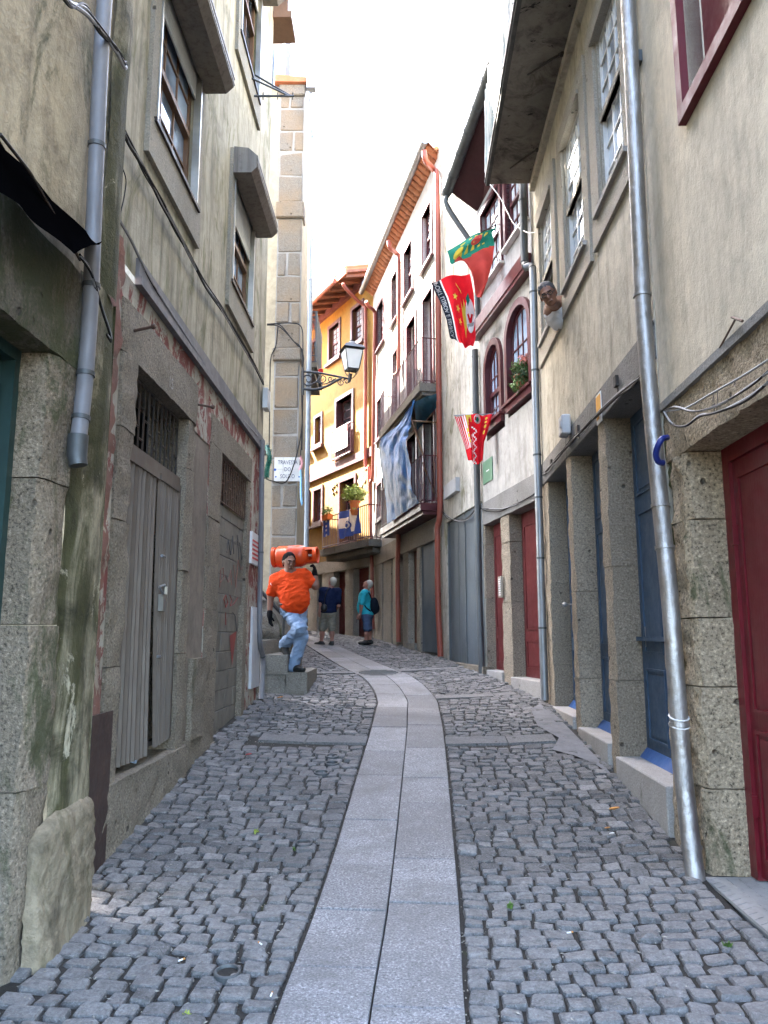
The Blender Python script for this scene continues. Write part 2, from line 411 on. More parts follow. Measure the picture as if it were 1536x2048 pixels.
D['L_granite_dark'] = granite((.17, .145, .105), .6, .8, stain=.7, bump=.9, grain=60)
D['green_paint'] = paint((.018, .045, .043), .35, .05, streak=.05)
D['L2_upper'] = plaster((.48, .43, .32), dirt=(.12, .108, .07), moss=(.14, .138, .055), dirt_amt=.55, moss_amt=.38, streak=.8, bump=.3)
D['L2_side'] = plaster((.32, .33, .34), dirt=(.15, .15, .15), dirt_amt=.4, streak=.7, bump=.3)
D['L2_pink'] = plaster((.50, .46, .38), dirt=(.25, .20, .14), moss=(.17, .16, .09), dirt_amt=.5, moss_amt=.12, streak=.35, bump=.6, patch=((.24, .085, .072), .5, -.3))
D['L2_pier'] = plaster((.27, .225, .18), dirt=(.14, .115, .09), dirt_amt=.5, streak=.4, bump=.6)
D['L2_red'] = plaster((.26, .13, .10), dirt=(.16, .12, .09), dirt_amt=.6, streak=.6, bump=.7, patch=((.40, .32, .25), .55, .3))
D['L2_block'] = plaster((.22, .2, .165), dirt=(.14, .125, .10), dirt_amt=.45, streak=.3, bump=.4)
D['L2_band'] = paint((.15, .145, .15), .6, .3, (.08, .07, .06), .25, .4)
D['L2_granite'] = granite((.26, .22, .165), .75, .12, stain=.45, bump=.8, grain=70)
D['rust_plate'] = metal((.07, .045, .038), .55, .3, .6, (.12, .06, .035), .25)
D['corrugated'] = metal((.135, .112, .09), .55, .25, .35, (.15, .10, .07), .15, .5)
D['iron'] = metal((.05, .045, .04), .5, .6, .5, (.13, .07, .04), .2)
D['black_iron'] = paint((.018, .022, .026), .4, .15, (.06, .05, .04))
D['rust_bar'] = metal((.10, .06, .045), .6, .4, .6, (.14, .07, .035))
D['zinc'] = metal((.30, .32, .34), .42, .75, .4, (.16, .15, .13), .15, .5)
D['zinc_dark'] = metal((.10, .11, .115), .5, .6, .4, (.06, .055, .05), .15, .5)
D['zinc_light'] = metal((.28, .31, .34), .45, .6, .2, (.25, .26, .27))
D['steel'] = metal((.36, .345, .325), .44, .85, .4, (.13, .12, .105), .6, .6)
D['pvc'] = paint((.17, .172, .185), .45, .25, (.12, .11, .1), .05, .45)
D['cable'] = plain((.006, .006, .0065), .55, spec=.25)
D['cable_grey'] = plain((.28, .28, .28), .5)
D['black_cloth'] = plain((.0012, .0012, .0014), .95, spec=.0)
D['shutter_box'] = metal((.20, .175, .145), .5, .5, .5, (.05, .04, .03), .25, .6)
D['shutter_white'] = paint((.55, .53, .48), .5, .2, (.25, .2, .15))
D['alu'] = metal((.5, .48, .43), .35, .8, .2)
D['wood_brown'] = paint((.16, .085, .045), .5, .3, (.06, .04, .03), .2, .3, True)
D['wood_dark'] = paint((.035, .024, .018), .5, .3, (.02, .015, .01), .2, .3, True)
D['stone_frame'] = granite((.30, .27, .215), .3, .15, stain=.4, bump=.4, grain=90)
D['L3_plaster'] = plaster((.44, .385, .28), dirt=(.35, .3, .22), dirt_amt=.25, streak=.3, bump=.2)
D['L3_stone'] = granite((.225, .205, .175), .5, .08, stain=.35, scol=(.19, .16, .12), bump=.6, grain=60, warm=(.25, .18, .11))
D['L3_mortar'] = plaster((.33, .325, .31), dirt=(.3, .29, .27), dirt_amt=.3, streak=.1, bump=.3)
D['rock'] = granite((.22, .21, .18), .5, .6, stain=.6, bump=1.0, grain=45)
D['step'] = granite((.25, .235, .20), .5, .2, stain=.45, bump=.7, grain=65)
D['tile_sign'] = plain((.62, .63, .62), .25, var=.08)
D['ink_blue'] = plain((.02, .03, .10), .4)
D['ink_black'] = plain((.012, .012, .012), .6)
D['terracotta'] = paint((.46, .16, .075), .7, .3, (.22, .10, .06), .3, .3)
D['tile_old'] = paint((.40, .17, .085), .8, .45, (.16, .10, .07), .5, .4)
D['orange_pot'] = plain((.62, .17, .04), .6)
D['R1_plaster'] = plaster((.62, .55, .42), mot=.4, dirt=(.27, .235, .18), dirt_amt=.4, streak=.42, bump=.4)
D['R1_granite'] = granite((.36, .29, .195), .9, .3, stain=.4, scol=(.17, .12, .07), bump=1.0, grain=48)
D['R1_moss'] = granite((.24, .21, .15), .6, 1.0, (.07, .08, .03), stain=.5, bump=.9, grain=48)
D['red_paint'] = paint((.115, .006, .012), .35, .05, (.05, .01, .01), .12, .1, True)
D['red_window'] = paint((.11, .010, .016), .55, .05, (.06, .03, .03), .05, .1)
D['curtain'] = cloth((.62, .55, .43), bump=.3, fold=14)
D['white_curtain'] = cloth((.72, .74, .78), bump=.3, fold=14)
D['R2_plaster'] = plaster((.55, .505, .405), dirt=(.2, .175, .13), moss=(.17, .16, .1), dirt_amt=.5, moss_amt=.12, streak=.6, bump=.3)
D['R2_granite'] = granite((.32, .265, .195), .65, .06, stain=.4, scol=(.14, .115, .085), bump=.7, grain=62)
D['R2_lintel'] = granite((.24, .23, .215), .3, .05, stain=.4, bump=.4, grain=80)
D['R2_frame_stone'] = granite((.36, .33, .275), .3, .05, stain=.3, scol=(.2, .16, .12), bump=.4, grain=80)
D['blue_paint'] = paint((.04, .075, .125), .45, .25, (.05, .08, .11), .12, .25)
D['blue_light'] = paint((.04, .11, .30), .4, .3, (.2, .22, .25), .1, .2)
D['pale_sill'] = granite((.42, .40, .37), .25, .05, stain=.3, bump=.3, grain=90)
D['white_paint'] = paint((.70, .69, .66), .4, .15, (.35, .32, .28), .05, .2)
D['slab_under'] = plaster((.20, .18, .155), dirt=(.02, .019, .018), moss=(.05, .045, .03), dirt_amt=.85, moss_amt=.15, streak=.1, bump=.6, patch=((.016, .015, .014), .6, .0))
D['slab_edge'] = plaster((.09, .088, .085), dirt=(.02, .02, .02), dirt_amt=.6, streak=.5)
D['net_blue'] = paint((.075, .15, .19), .4, .4, (.55, .6, .62), .1, .8)
D['R3_plaster'] = plaster((.50, .475, .43), dirt=(.22, .205, .18), dirt_amt=.4, streak=.6, bump=.25)
D['R3_upper'] = plaster((.42, .42, .425), dirt=(.28, .28, .28), dirt_amt=.3, streak=.5, bump=.25)
D['maroon'] = paint((.085, .018, .022), .35, .08, (.08, .03, .03), .05, .1)
D['maroon_door'] = paint((.12, .02, .02), .4, .1, (.05, .015, .015), .1, .15)
D['soffit_red'] = paint((.05, .012, .018), .5, .2, (.02, .01, .01))
D['R4_plaster'] = plaster((.60, .57, .50), dirt=(.19, .175, .13), moss=(.15, .145, .07), dirt_amt=.65, moss_amt=.3, streak=.7, bump=.35)
D['grey_door'] = metal((.10, .118, .13), .5, .3, .25, (.07, .07, .07), .1, .35)
D['R5_plaster'] = plaster((.50, .485, .46), mot=.35, dirt=(.42, .40, .38), dirt_amt=.2, streak=.25, bump=.2)
D['R5_granite'] = granite((.33, .29, .235), .4, .1, stain=.4, bump=.6, grain=50)
D['balcony_stone'] = granite((.20, .18, .145), .4, .3, stain=.6, bump=.6, grain=50)
D['red_pipe'] = paint((.28, .07, .045), .4, .1, (.12, .05, .04), .05, .2)
D['red_gutter'] = paint((.33, .12, .09), .45, .2, (.15, .08, .06))
D['tarp'] = None
D['blue_wall'] = plaster((.05, .20, .33), dirt=(.03, .1, .17), dirt_amt=.3, streak=.3)
D['ye_plaster'] = plaster((.29, .165, .035), mot=.4, dirt=(.30, .18, .05), dirt_amt=.3, streak=.3, bump=.2)
D['ye_trim'] = paint((.115, .05, .055), .5, .1, (.07, .04, .04))
D['ye_wood'] = paint((.20, .09, .055), .7, .4, (.07, .04, .03), .3, .4, True)
D['glass_sky'] = glass((.36, .46, .60), .45)  # bluish base paints in the reflected sky along with pale curtains
D['glass_dark'] = glass((.03, .035, .04), .6)
D['glass_white'] = glass((.5, .55, .62), .3)  # whitish base stands for curtains and for reflected sky painted in
D['lamp_glass'] = plain((.78, .78, .74), .25, var=.04)
def tarp_mat(name):
    t = NT(name); col = t.mix(t.ramp(t.noise(2.5, 6, .7), [(.35, 0), (.65, 1)]), (.05, .17, .43), (.10, .27, .58)); t.link(col, 'Base Color')
    t.set('Roughness', .48); t.set('Specular IOR Level', .35)
    t.bump(t.math('ADD', t.noise(6, 4, .55, t.pos((1, 1, .6)), 1.2), t.math('MULTIPLY', t.noise(26, 3, .5), .2)), .45, .05); return t.mat
D['tarp'] = tarp_mat
D['leaf'] = plain((.09, .16, .035), .5, var=.5)
D['leaf_pale'] = plain((.30, .36, .07), .5, var=.3)
D['leaf_dark'] = plain((.045, .085, .025), .5, var=.5)
D['petal'] = plain((.70, .30, .26), .6, var=.2)
D['petal_red'] = plain((.75, .05, .04), .6)
D['dry_leaf'] = plain((.50, .22, .05), .6, var=.3)
D['tinsel_green'] = plain((.01, .16, .11), .3, spec=.7)
D['tinsel_pink'] = plain((.75, .35, .4), .3, spec=.7)
D['tinsel_blue'] = plain((.2, .5, .75), .3, spec=.7)
D['hose_blue'] = plain((.012, .025, .16), .4)
D['box_white'] = paint((.52, .53, .54), .45, .3, (.3, .29, .27), .05, .4)
D['sign_green'] = plain((.13, .24, .15), .5, var=.05)
D['sign_orange'] = plain((.75, .38, .06), .5)
D['sign_white'] = plain((.74, .74, .72), .45, var=.06)
D['sign_red'] = plain((.55, .04, .04), .45)
D['sign_blue'] = plain((.03, .10, .38), .45)
D['skin'] = plain((.24, .115, .075), .5, var=.08, sss=.15)
D['skin_tan'] = plain((.17, .08, .05), .5, var=.1, sss=.15)
D['skin_pink'] = plain((.36, .17, .12), .5, var=.08, sss=.15)
D['shirt_orange'] = cloth((.62, .055, .008), bump=.5)
D['jeans'] = cloth((.22, .31, .44), bump=.5, var=.2)
D['glove'] = cloth((.004, .004, .005))
D['shoe'] = plain((.013, .014, .013), .6)
D['belt'] = plain((.015, .013, .012), .5)
D['hair_dark'] = plain((.006, .0055, .0055), .9, spec=.1, var=.4, bump=.6, bs=90)
D['hair_white'] = plain((.42, .38, .31), .7, var=.2, bump=.6, bs=90)
D['hair_grey'] = plain((.055, .055, .06), .7, var=.3, bump=.6, bs=90)
D['shirt_navy'] = cloth((.007, .013, .042), bump=.35)
D['shorts_khaki'] = cloth((.21, .19, .145), bump=.35)
D['shirt_teal'] = cloth((.03, .38, .44), bump=.35)
D['shorts_denim'] = cloth((.07, .10, .17), bump=.35)
D['pack_navy'] = cloth((.006, .01, .017), bump=.3)
D['shirt_white'] = cloth((.7, .7, .72), bump=.35)
D['sock'] = cloth((.02, .02, .02)); D['sock_white'] = cloth((.6, .6, .62))
D['gas_orange'] = paint((.62, .065, .01), .3, .08, (.5, .25, .15), .03, .05)
D['flag_red'] = cloth((.62, .012, .022), .25, bump=.3); D['flag_dull'] = cloth((.45, .06, .05), .25, bump=.3)
D['flag_green'] = cloth((.02, .20, .14), .25, bump=.3); D['flag_yellow'] = cloth((.72, .58, .08), .2)
D['flag_white'] = cloth((.78, .76, .76), .25, bump=.3); D['flag_black'] = cloth((.025, .03, .04), .1); D['flag_blue'] = cloth((.05, .09, .34), .2, bump=.3)
D['grille_rust'] = metal((.11, .065, .045), .6, .5, .6, (.15, .08, .04))
D['grit'] = plain((.24, .22, .185), .85, var=.7)
D['graf_red'] = plain((.22, .05, .04), .85); D['graf_black'] = plain((.06, .06, .065), .7); D['graf_fade'] = plain((.22, .11, .085), .85)
D['interior'] = plain((.004, .004, .004), .9, spec=.1)  # near-black colour stands in for the darkness of unlit rooms
D['tread'] = metal((.36, .355, .34), .5, .2, .3, (.15, .14, .13), .1)
# ---------------------------------------------------------------- street
def polyx(pts):
    ys = [p[1] for p in pts]; xs = [p[0] for p in pts]
    return lambda y: float(np.interp(y, ys, xs))
def fend(F, o=0): return [tuple(F.pt(0, 0, o)[:2]), tuple(F.pt(F.L, 0, o)[:2])]
XL = polyx([(-1.72, -2)] + fend(L1) + [(-1.76, 4.56), (-1.67, 10.5), (-3.2, 10.55), (-3.2, 13.0), (-1.55, 13.1), (-1.6, 14.3), (-2.05, 14.4), (-2.4, 19), (-4.2, 26), (-6.4, 32)])
XR = polyx([(1.7, -2)] + fend(R1) + fend(R2)[1:] + fend(R3) + fend(R4)[1:] + fend(R5)[1:] + fend(YE)[1:])
street = MB()
xs_ = [-60, -30, -12, -6, -4, -3] + list(np.linspace(-2.4, 2.4, 17)) + [3, 4, 6, 12, 30, 60]
ys_ = [-40, -15, -6] + list(np.linspace(-2, 34, 91)) + [40, 60, 120, 300]
vs = [(x, y, gz(y, x) - .021) for y in ys_ for x in xs_]; nx = len(xs_)
street.add(vs, [(j * nx + i, j * nx + i + 1, (j + 1) * nx + i + 1, (j + 1) * nx + i) for j in range(len(ys_) - 1) for i in range(nx - 1)])
STREET = tag(street.build('street', 'dirt', None, True), 'narrow uphill street paved in grey cobbles with a central slab strip', kind='structure')

_c = [(-.16, .6), (-.12, 1.9), (-.06, 3.37), (.04, 4.79), (.225, 8.1), (.29, 9.75), (.305, 10.5), (.20, 11.7), (0.0, 12.8), (-.28, 13.7), (-.95, 16.5), (-1.56, 19.2), (-2.3, 22), (-3.4, 25.5), (-5.0, 30)]
def catmull(P, n=40):
    P = [np.array(p, float) for p in P]; P = [2 * P[0] - P[1]] + P + [2 * P[-1] - P[-2]]; out = []
    for i in range(1, len(P) - 2):
        a, b, c, d = P[i - 1:i + 3]
        for k in range(n):
            t = k / n; out.append(.5 * ((2 * b) + (c - a) * t + (2 * a - 5 * b + 4 * c - d) * t * t + (3 * b - a - 3 * c + d) * t ** 3))
    out.append(P[-2]); return np.array(out)
CL = catmull(_c); _s = np.concatenate([[0], np.cumsum(np.hypot(*(np.diff(CL, axis=0).T)))])
CLs = np.arange(0, _s[-1], .05); CLx = np.interp(CLs, _s, CL[:, 0]); CLy = np.interp(CLs, _s, CL[:, 1])
_tx, _ty = np.gradient(CLx, .05), np.gradient(CLy, .05)
_k = np.ones(25) / 25
_tx = np.convolve(np.pad(_tx, 12, mode='edge'), _k, 'valid'); _ty = np.convolve(np.pad(_ty, 12, mode='edge'), _k, 'valid')
def C(s, l):   # point on the street: s along the strip, l to its right
    x, y = np.interp(s, CLs, CLx), np.interp(s, CLs, CLy); tx, ty = np.interp(s, CLs, _tx), np.interp(s, CLs, _ty); h = math.hypot(tx, ty)
    return float(x + ty / h * l), float(y - tx / h * l)
def s_of_y(y): return float(np.interp(y, CLy, CLs))
W2_ = .39
# slabs of the strip
sl = 0.0
for col in (-1, 1):
    s = s_of_y(1.2) + (0 if col < 0 else .4); k = 0
    while s < s_of_y(28):
        ln = random.choice((.62, .78, .95, 1.05)) ; s1 = s + ln
        if not (s_of_y(12.55) < s < s_of_y(13.1)):
            m = MB(); n = 6; l0, l1 = (-W2_ + .003, -.004) if col < 0 else (.004, W2_ - .003)
            dz = random.uniform(-.003, .003); top = []; bot = []
            for (a, l) in [(s + .004 + (ln - .008) * i / n, l0) for i in range(n + 1)] + [(s + .004 + (ln - .008) * i / n, l1) for i in range(n, -1, -1)]:
                x, y = C(a, l); top.append(Vector((x, y, gz(y, x) + .004 + dz)))
            cen = sum(top, Vector()) / len(top)
            inn = [p + (cen - p).normalized() * .006 for p in top]; top2 = [p - Vector((0, 0, .004)) for p in top]; bot = [p - Vector((0, 0, .06)) for p in top]
            N = len(top); fs = []
            for i in range(n): fs.append((i, i + 1, N - 2 - i, N - 1 - i))
            for a, b in ((0, N), (N, 2 * N)):
                fs += [(b + i, b + (i + 1) % N, a + (i + 1) % N, a + i) for i in range(N)]
            m.add(inn + top2 + bot, fs); o = m.build('slab', 'slab', STREET)
        s = s1; k += 1
# cross bands of dressed granite
BANDS = [(7.95, .30, -1, 1), (10.55, .2, 1, 1), (13.15, .22, -1, 1)]
for yb, dep, a, b in BANDS:
    s0 = s_of_y(yb)
    for side in ((-1, 1) if a < 0 else (1,)):
        l = W2_ + .01
        while l < 1.45:
            wd = random.uniform(.5, .8); l2 = min(l + wd, 1.5); m = MB(); P = []
            for (aa, ll) in ((s0, l), (s0 + dep, l), (s0 + dep, l2 - .008), (s0, l2 - .008)):
                x, y = C(aa, ll * side); P.append(Vector((x, y, gz(y, x) + .004)))
            cen = sum(P, Vector()) / 4; xx = XL(cen.y) if side < 0 else XR(cen.y)
            if abs(cen.x) < abs(xx) - .12:
                m.hexa([p - Vector((0, 0, .06)) for p in P] + P); m.build('slab', 'band_stone', STREET)
            l = l2
# cement skim beside the blue doors
patch_px = [(1104, 1424), (1128, 1447), (1160, 1480), (1205, 1528), (1228, 1556), (1190, 1528), (1150, 1512), (1105, 1500), (1118, 1476), (1075, 1452), (1062, 1418), (1080, 1408)]
PP = [at_ground(*p) for p in patch_px]
def in_patch(x, y):
    r = False; n = len(PP); j = n - 1
    for i in range(n):
        if (PP[i].y > y) != (PP[j].y > y) and x < (PP[j].x - PP[i].x) * (y - PP[i].y) / (PP[j].y - PP[i].y) + PP[i].x: r = not r
        j = i
    return r
m = MB(); m.add([p + Vector((0, 0, .004)) for p in PP] + [sum(PP, Vector()) / len(PP) + Vector((0, 0, .014))], [(i, (i + 1) % len(PP), len(PP)) for i in range(len(PP))]); m.build('cement_patch', 'cement', STREET, True, angle=None)
# cobbles
def cobble(m, s, l, wd, dp):
    z0 = random.uniform(-.008, .008); tx, ty = random.uniform(-.10, .10), random.uniform(-.10, .10); rot = random.uniform(-.08, .08)
    cs, sn = math.cos(rot), math.sin(rot); rings = []; cc = [random.uniform(.10, .34) for _ in range(4)]; jx = [random.uniform(.90, 1.05) for _ in range(4)]; jy = [random.uniform(.90, 1.05) for _ in range(4)]; base = []
    for k, (sx, sy) in enumerate(((1, -1), (1, 1), (-1, 1), (-1, -1))):
        c = cc[k]; A, B = (sx * jx[k], sy * jy[k] * (1 - c)), (sx * jx[k] * (1 - c), sy * jy[k])
        base += [A, B] if k in (1, 3) else [B, A]
    for sc, zz in ((1.0, -.06), (1.0, -.010), (.90, 0.0)):
        r = []
        for k in range(8):
            a, b = base[k][0] * sc * wd / 2, base[k][1] * sc * dp / 2; a, b = a * cs - b * sn, a * sn + b * cs
            x, y = C(s + b, l + a); g = gz(y, x)
            r.append(Vector((x, y, g + z0 + zz + (a * tx + b * ty if zz > -.05 else 0) + (random.uniform(-.006, .003) if sc < 1 else 0))))
        rings += r
    x, y = C(s, l); rings.append(Vector((x, y, gz(y, x) + z0 + random.uniform(-.004, .006))))
    fs = [(j * 8 + k, j * 8 + (k + 1) % 8, j * 8 + 8 + (k + 1) % 8, j * 8 + 8 + k) for j in (0, 1) for k in range(8)] + [(16 + k, 16 + (k + 1) % 8, 24) for k in range(8)]
    m.add(rings, fs)
items = []
s = s_of_y(1.6)
while s < s_of_y(27.5):
    dp = random.uniform(.096, .128)
    for side in (-1, 1):
        l = W2_ + .012
        while l < 2.6:
            wd = random.uniform(.098, .170)
            x, y = C(s + dp / 2 + random.uniform(-.006, .006), (l + wd / 2) * side)
            if not (XL(y) + .02 < x < XR(y) - .02): l += wd; continue
            if any(s_of_y(b[0]) - .03 < s + dp / 2 < s_of_y(b[0]) + b[1] + .03 and (b[2] < 0 or side > 0) and l < 1.5 for b in BANDS): l += wd; continue
            if y > 13.2 and random.random() < .02: l += wd; continue
            if in_patch(x, y) and random.random() < .85: l += wd; continue
            drift = .05 * math.sin(l * 2.1 + s * .35) + (.10 * (l - .4) * (-1 if side < 0 else .35))
            items.append((s + dp / 2 + random.uniform(-.008, .008) + drift, (l + wd / 2) * side, wd - random.uniform(.008, .019), dp - random.uniform(.008, .016)))
            l += wd
    s += dp
vis = []
for i, it in enumerate(items):
    x, y = C(it[0], it[1]); px, py, t = project((x, y, gz(y, x)))
    if -20 < px < 1556 and py < 2060: vis.append((t, i))
vis.sort(); near = {i for _, i in vis[:300]}
rest = MB()
for i, it in enumerate(items):
    if i in near:
        m = MB(); cobble(m, *it); m.build('cobble', 'cobble', STREET, True, angle=.45)
    else: cobble(rest, *it)
tag(rest.build('cobbles', 'cobble', STREET, True, angle=.45), kind='stuff')
# grit, straw and dust caught in the joints
gm = MB()
for _ in range(6000):
    s = random.uniform(s_of_y(2.9), s_of_y(12)); l = random.choice((-1, 1)) * random.uniform(W2_, 1.7); x, y = C(s, l)
    if not (XL(y) + .03 < x < XR(y) - .03): continue
    a = random.uniform(0, 6.28); r = random.uniform(.002, .0055); e = random.choice((1, 1, 1, 3.2)); z = gz(y, x) + random.uniform(-.012, .002)
    dx, dy = math.cos(a), math.sin(a)
    gm.add([(x + dx * r * e, y + dy * r * e, z), (x - dy * r, y + dx * r, z), (x - dx * r * e, y - dy * r * e, z), (x + dy * r, y - dx * r, z), (x, y, z + r)], [(0, 1, 4), (1, 2, 4), (2, 3, 4), (3, 0, 4)])
tag(gm.build('grit', 'grit'), 'pale grit and straw caught between the cobbles', 'grit', kind='stuff')
def tuft(px, py, n, h, mat, label):
    p = at_ground(px, py); m = MB()
    for _ in range(n):
        a = random.uniform(0, 6.28); r = random.uniform(0, .02); q = p + Vector((math.cos(a) * r, math.sin(a) * r, -.012)); b = random.uniform(0, 6.28); ln = h * random.uniform(.5, 1)
        t = q + Vector((math.cos(b) * ln * .6, math.sin(b) * ln * .6, ln)); w_ = Vector((-math.sin(b), math.cos(b), 0)) * .004
        m.add([q - w_, q + w_, (q + t) / 2 + w_ * 1.6 + Vector((0, 0, ln * .15)), t, (q + t) / 2 - w_ * 1.6 + Vector((0, 0, ln * .15))], [(0, 1, 2, 4), (4, 2, 3)])
    tag(m.build('weed', mat, None, base=p), label, 'weed', 'weeds in the joints')
tuft(1020, 1812, 26, .035, 'leaf', 'small green weed in cobbles right of the slab strip')
tuft(1455, 1890, 22, .03, 'leaf', 'low green weed by the worn kerb of red door threshold')
tuft(377, 2030, 8, .035, 'leaf_pale', 'yellow-green blade of weed at the bottom edge')
tuft(512, 1664, 8, .04, 'leaf_pale', 'yellowish weed between cobbles near rusty plate')
tuft(588, 1697, 10, .022, 'leaf', 'tiny weed hugging the upper drain ring')
def flatleaf(name, px, py, r, mat, label, cat):
    p = at_ground(px, py) + Vector((0, 0, .012)); m = MB(); n = 10; vs = []
    for k in range(n):
        a = 2 * math.pi * k / n; q = Vector((math.cos(a) * r, math.sin(a) * r * .5, 0)); vs.append(p + q + Vector((0, 0, .55 * abs(q.y) + .3 * max(0, q.x))))
    vs.append(p); m.add(vs + [v - Vector((0, 0, .002)) for v in vs], [(k, (k + 1) % n, n) for k in range(n)] + [((k + 1) % n + n + 1, k + n + 1, 2 * n + 1) for k in range(n)])
    tag(m.build(name, mat, None, True, base=p), label, cat)
flatleaf('fallen_leaf', 1229, 1622, .04, 'dry_leaf', 'curled orange leaf lying on cobbles by the steel pipe', 'leaf')
flatleaf('litter_scrap', 1215, 1660, .02, 'dry_leaf', 'small brown scrap below the orange leaf', 'litter')
flatleaf('litter_scrap', 1224, 1671, .018, 'sign_white', 'white scrap below the orange leaf', 'litter')
flatleaf('litter_scrap', 497, 1512, .03, 'sign_red', 'crumpled red and white wrapper on cobbles near cross band', 'litter')
flatleaf('litter_scrap', 560, 1397, .04, 'dry_leaf', 'reddish scrap on cobbles before the steps', 'litter')
def butt(px, py, a, label):
    p = at_ground(px, py) + Vector((0, 0, .008)); d = Vector((math.cos(a), math.sin(a), 0)) * .018; m = MB(); m.tube([p - d, p + d * .3], .004, 6, mi=0); m.tube([p + d * .3, p + d], .0042, 6, mi=1)
    tag(m.build('cigarette_butt', ['sign_white', 'dry_leaf'], None, base=p), label, 'cigarette butt', 'butts on the cobbles')
butt(363, 1923, .9, 'cigarette butt in a joint above the larger drain ring'); butt(543, 1992, 1.5, 'cigarette butt standing near slab strip at the bottom')
butt(1140, 1868, .4, 'white butt among cobbles right of the strip'); butt(520, 1890, 2.2, 'cigarette butt between the two drain rings')
def drain(px, py, r, label, name='drain_ring', filled=False):
    p = at_ground(px, py); n = 24; m = MB()
    prof = [(r, -.02), (r, .008), (r * .93, .012), (r * .8, .012), (r * .76, .006), (r * .76, -.05 if not filled else -.004)]
    vs = [p + Vector((math.cos(2 * math.pi * k / n) * a, math.sin(2 * math.pi * k / n) * a, z + .004 + .10 * math.sin(2 * math.pi * k / n) * a)) for a, z in prof for k in range(n)]
    m.add(vs, [(i * n + k, i * n + (k + 1) % n, (i + 1) * n + (k + 1) % n, (i + 1) * n + k) for i in range(len(prof) - 1) for k in range(n)])
    t = thing(name, label, 'drain', p, 'drain rings in the cobbles'); m.build('rim', 'zinc_dark', t, True)
    m2 = MB(); m2.add([p + Vector((math.cos(2 * math.pi * k / n) * r * .77, math.sin(2 * math.pi * k / n) * r * .77, (.016 if not filled else .001) - .012 + .10 * math.sin(2 * math.pi * k / n) * r * .77)) for k in range(n)], [tuple(range(n))]); m2.build('cover', 'dirt' if not filled else 'cement', t)
drain(455, 1948, .062, 'larger open drain ring in the cobbles at lower left'); drain(608, 1689, .058, 'open drain ring left of the slab strip')
drain(643, 1547, .07, 'dusty flat drain cover nearest above the open ring', filled=True); drain(664, 1528, .068, 'dusty drain cover beside the slab strip', filled=True)
drain(664, 1514, .066, 'farthest dusty drain cover by the cross band', filled=True)
p = at_ground(757, 1346); n = 32; t = thing('manhole_cover', 'round iron manhole cover in the slab strip beyond the bend', 'manhole', p)
def disc(r0, r1, z): return [p + Vector((math.cos(2 * math.pi * k / n) * r, math.sin(2 * math.pi * k / n) * r, z + .085 * math.sin(2 * math.pi * k / n) * r)) for r in (r0, r1) for k in range(n)]
m = MB(); m.add(disc(.36, .40, .008) , [(k, n + k, n + (k + 1) % n, (k + 1) % n) for k in range(n)]); m.build('rim', 'zinc_dark', t)
m = MB(); m.add(disc(.355, .0001, .004)[:n], [tuple(range(n))])
for i in range(-4, 5):
    hw = math.sqrt(max(0, .33 ** 2 - (i * .075) ** 2))
    if hw > .05: m.hexa([p + Vector((x, i * .075 + y, z + .085 * (i * .075 + y))) for z in (.004, .011) for (x, y) in ((-hw, -.014), (hw, -.014), (hw, .014), (-hw, .014))])
m.build('lid', 'zinc_dark', t)
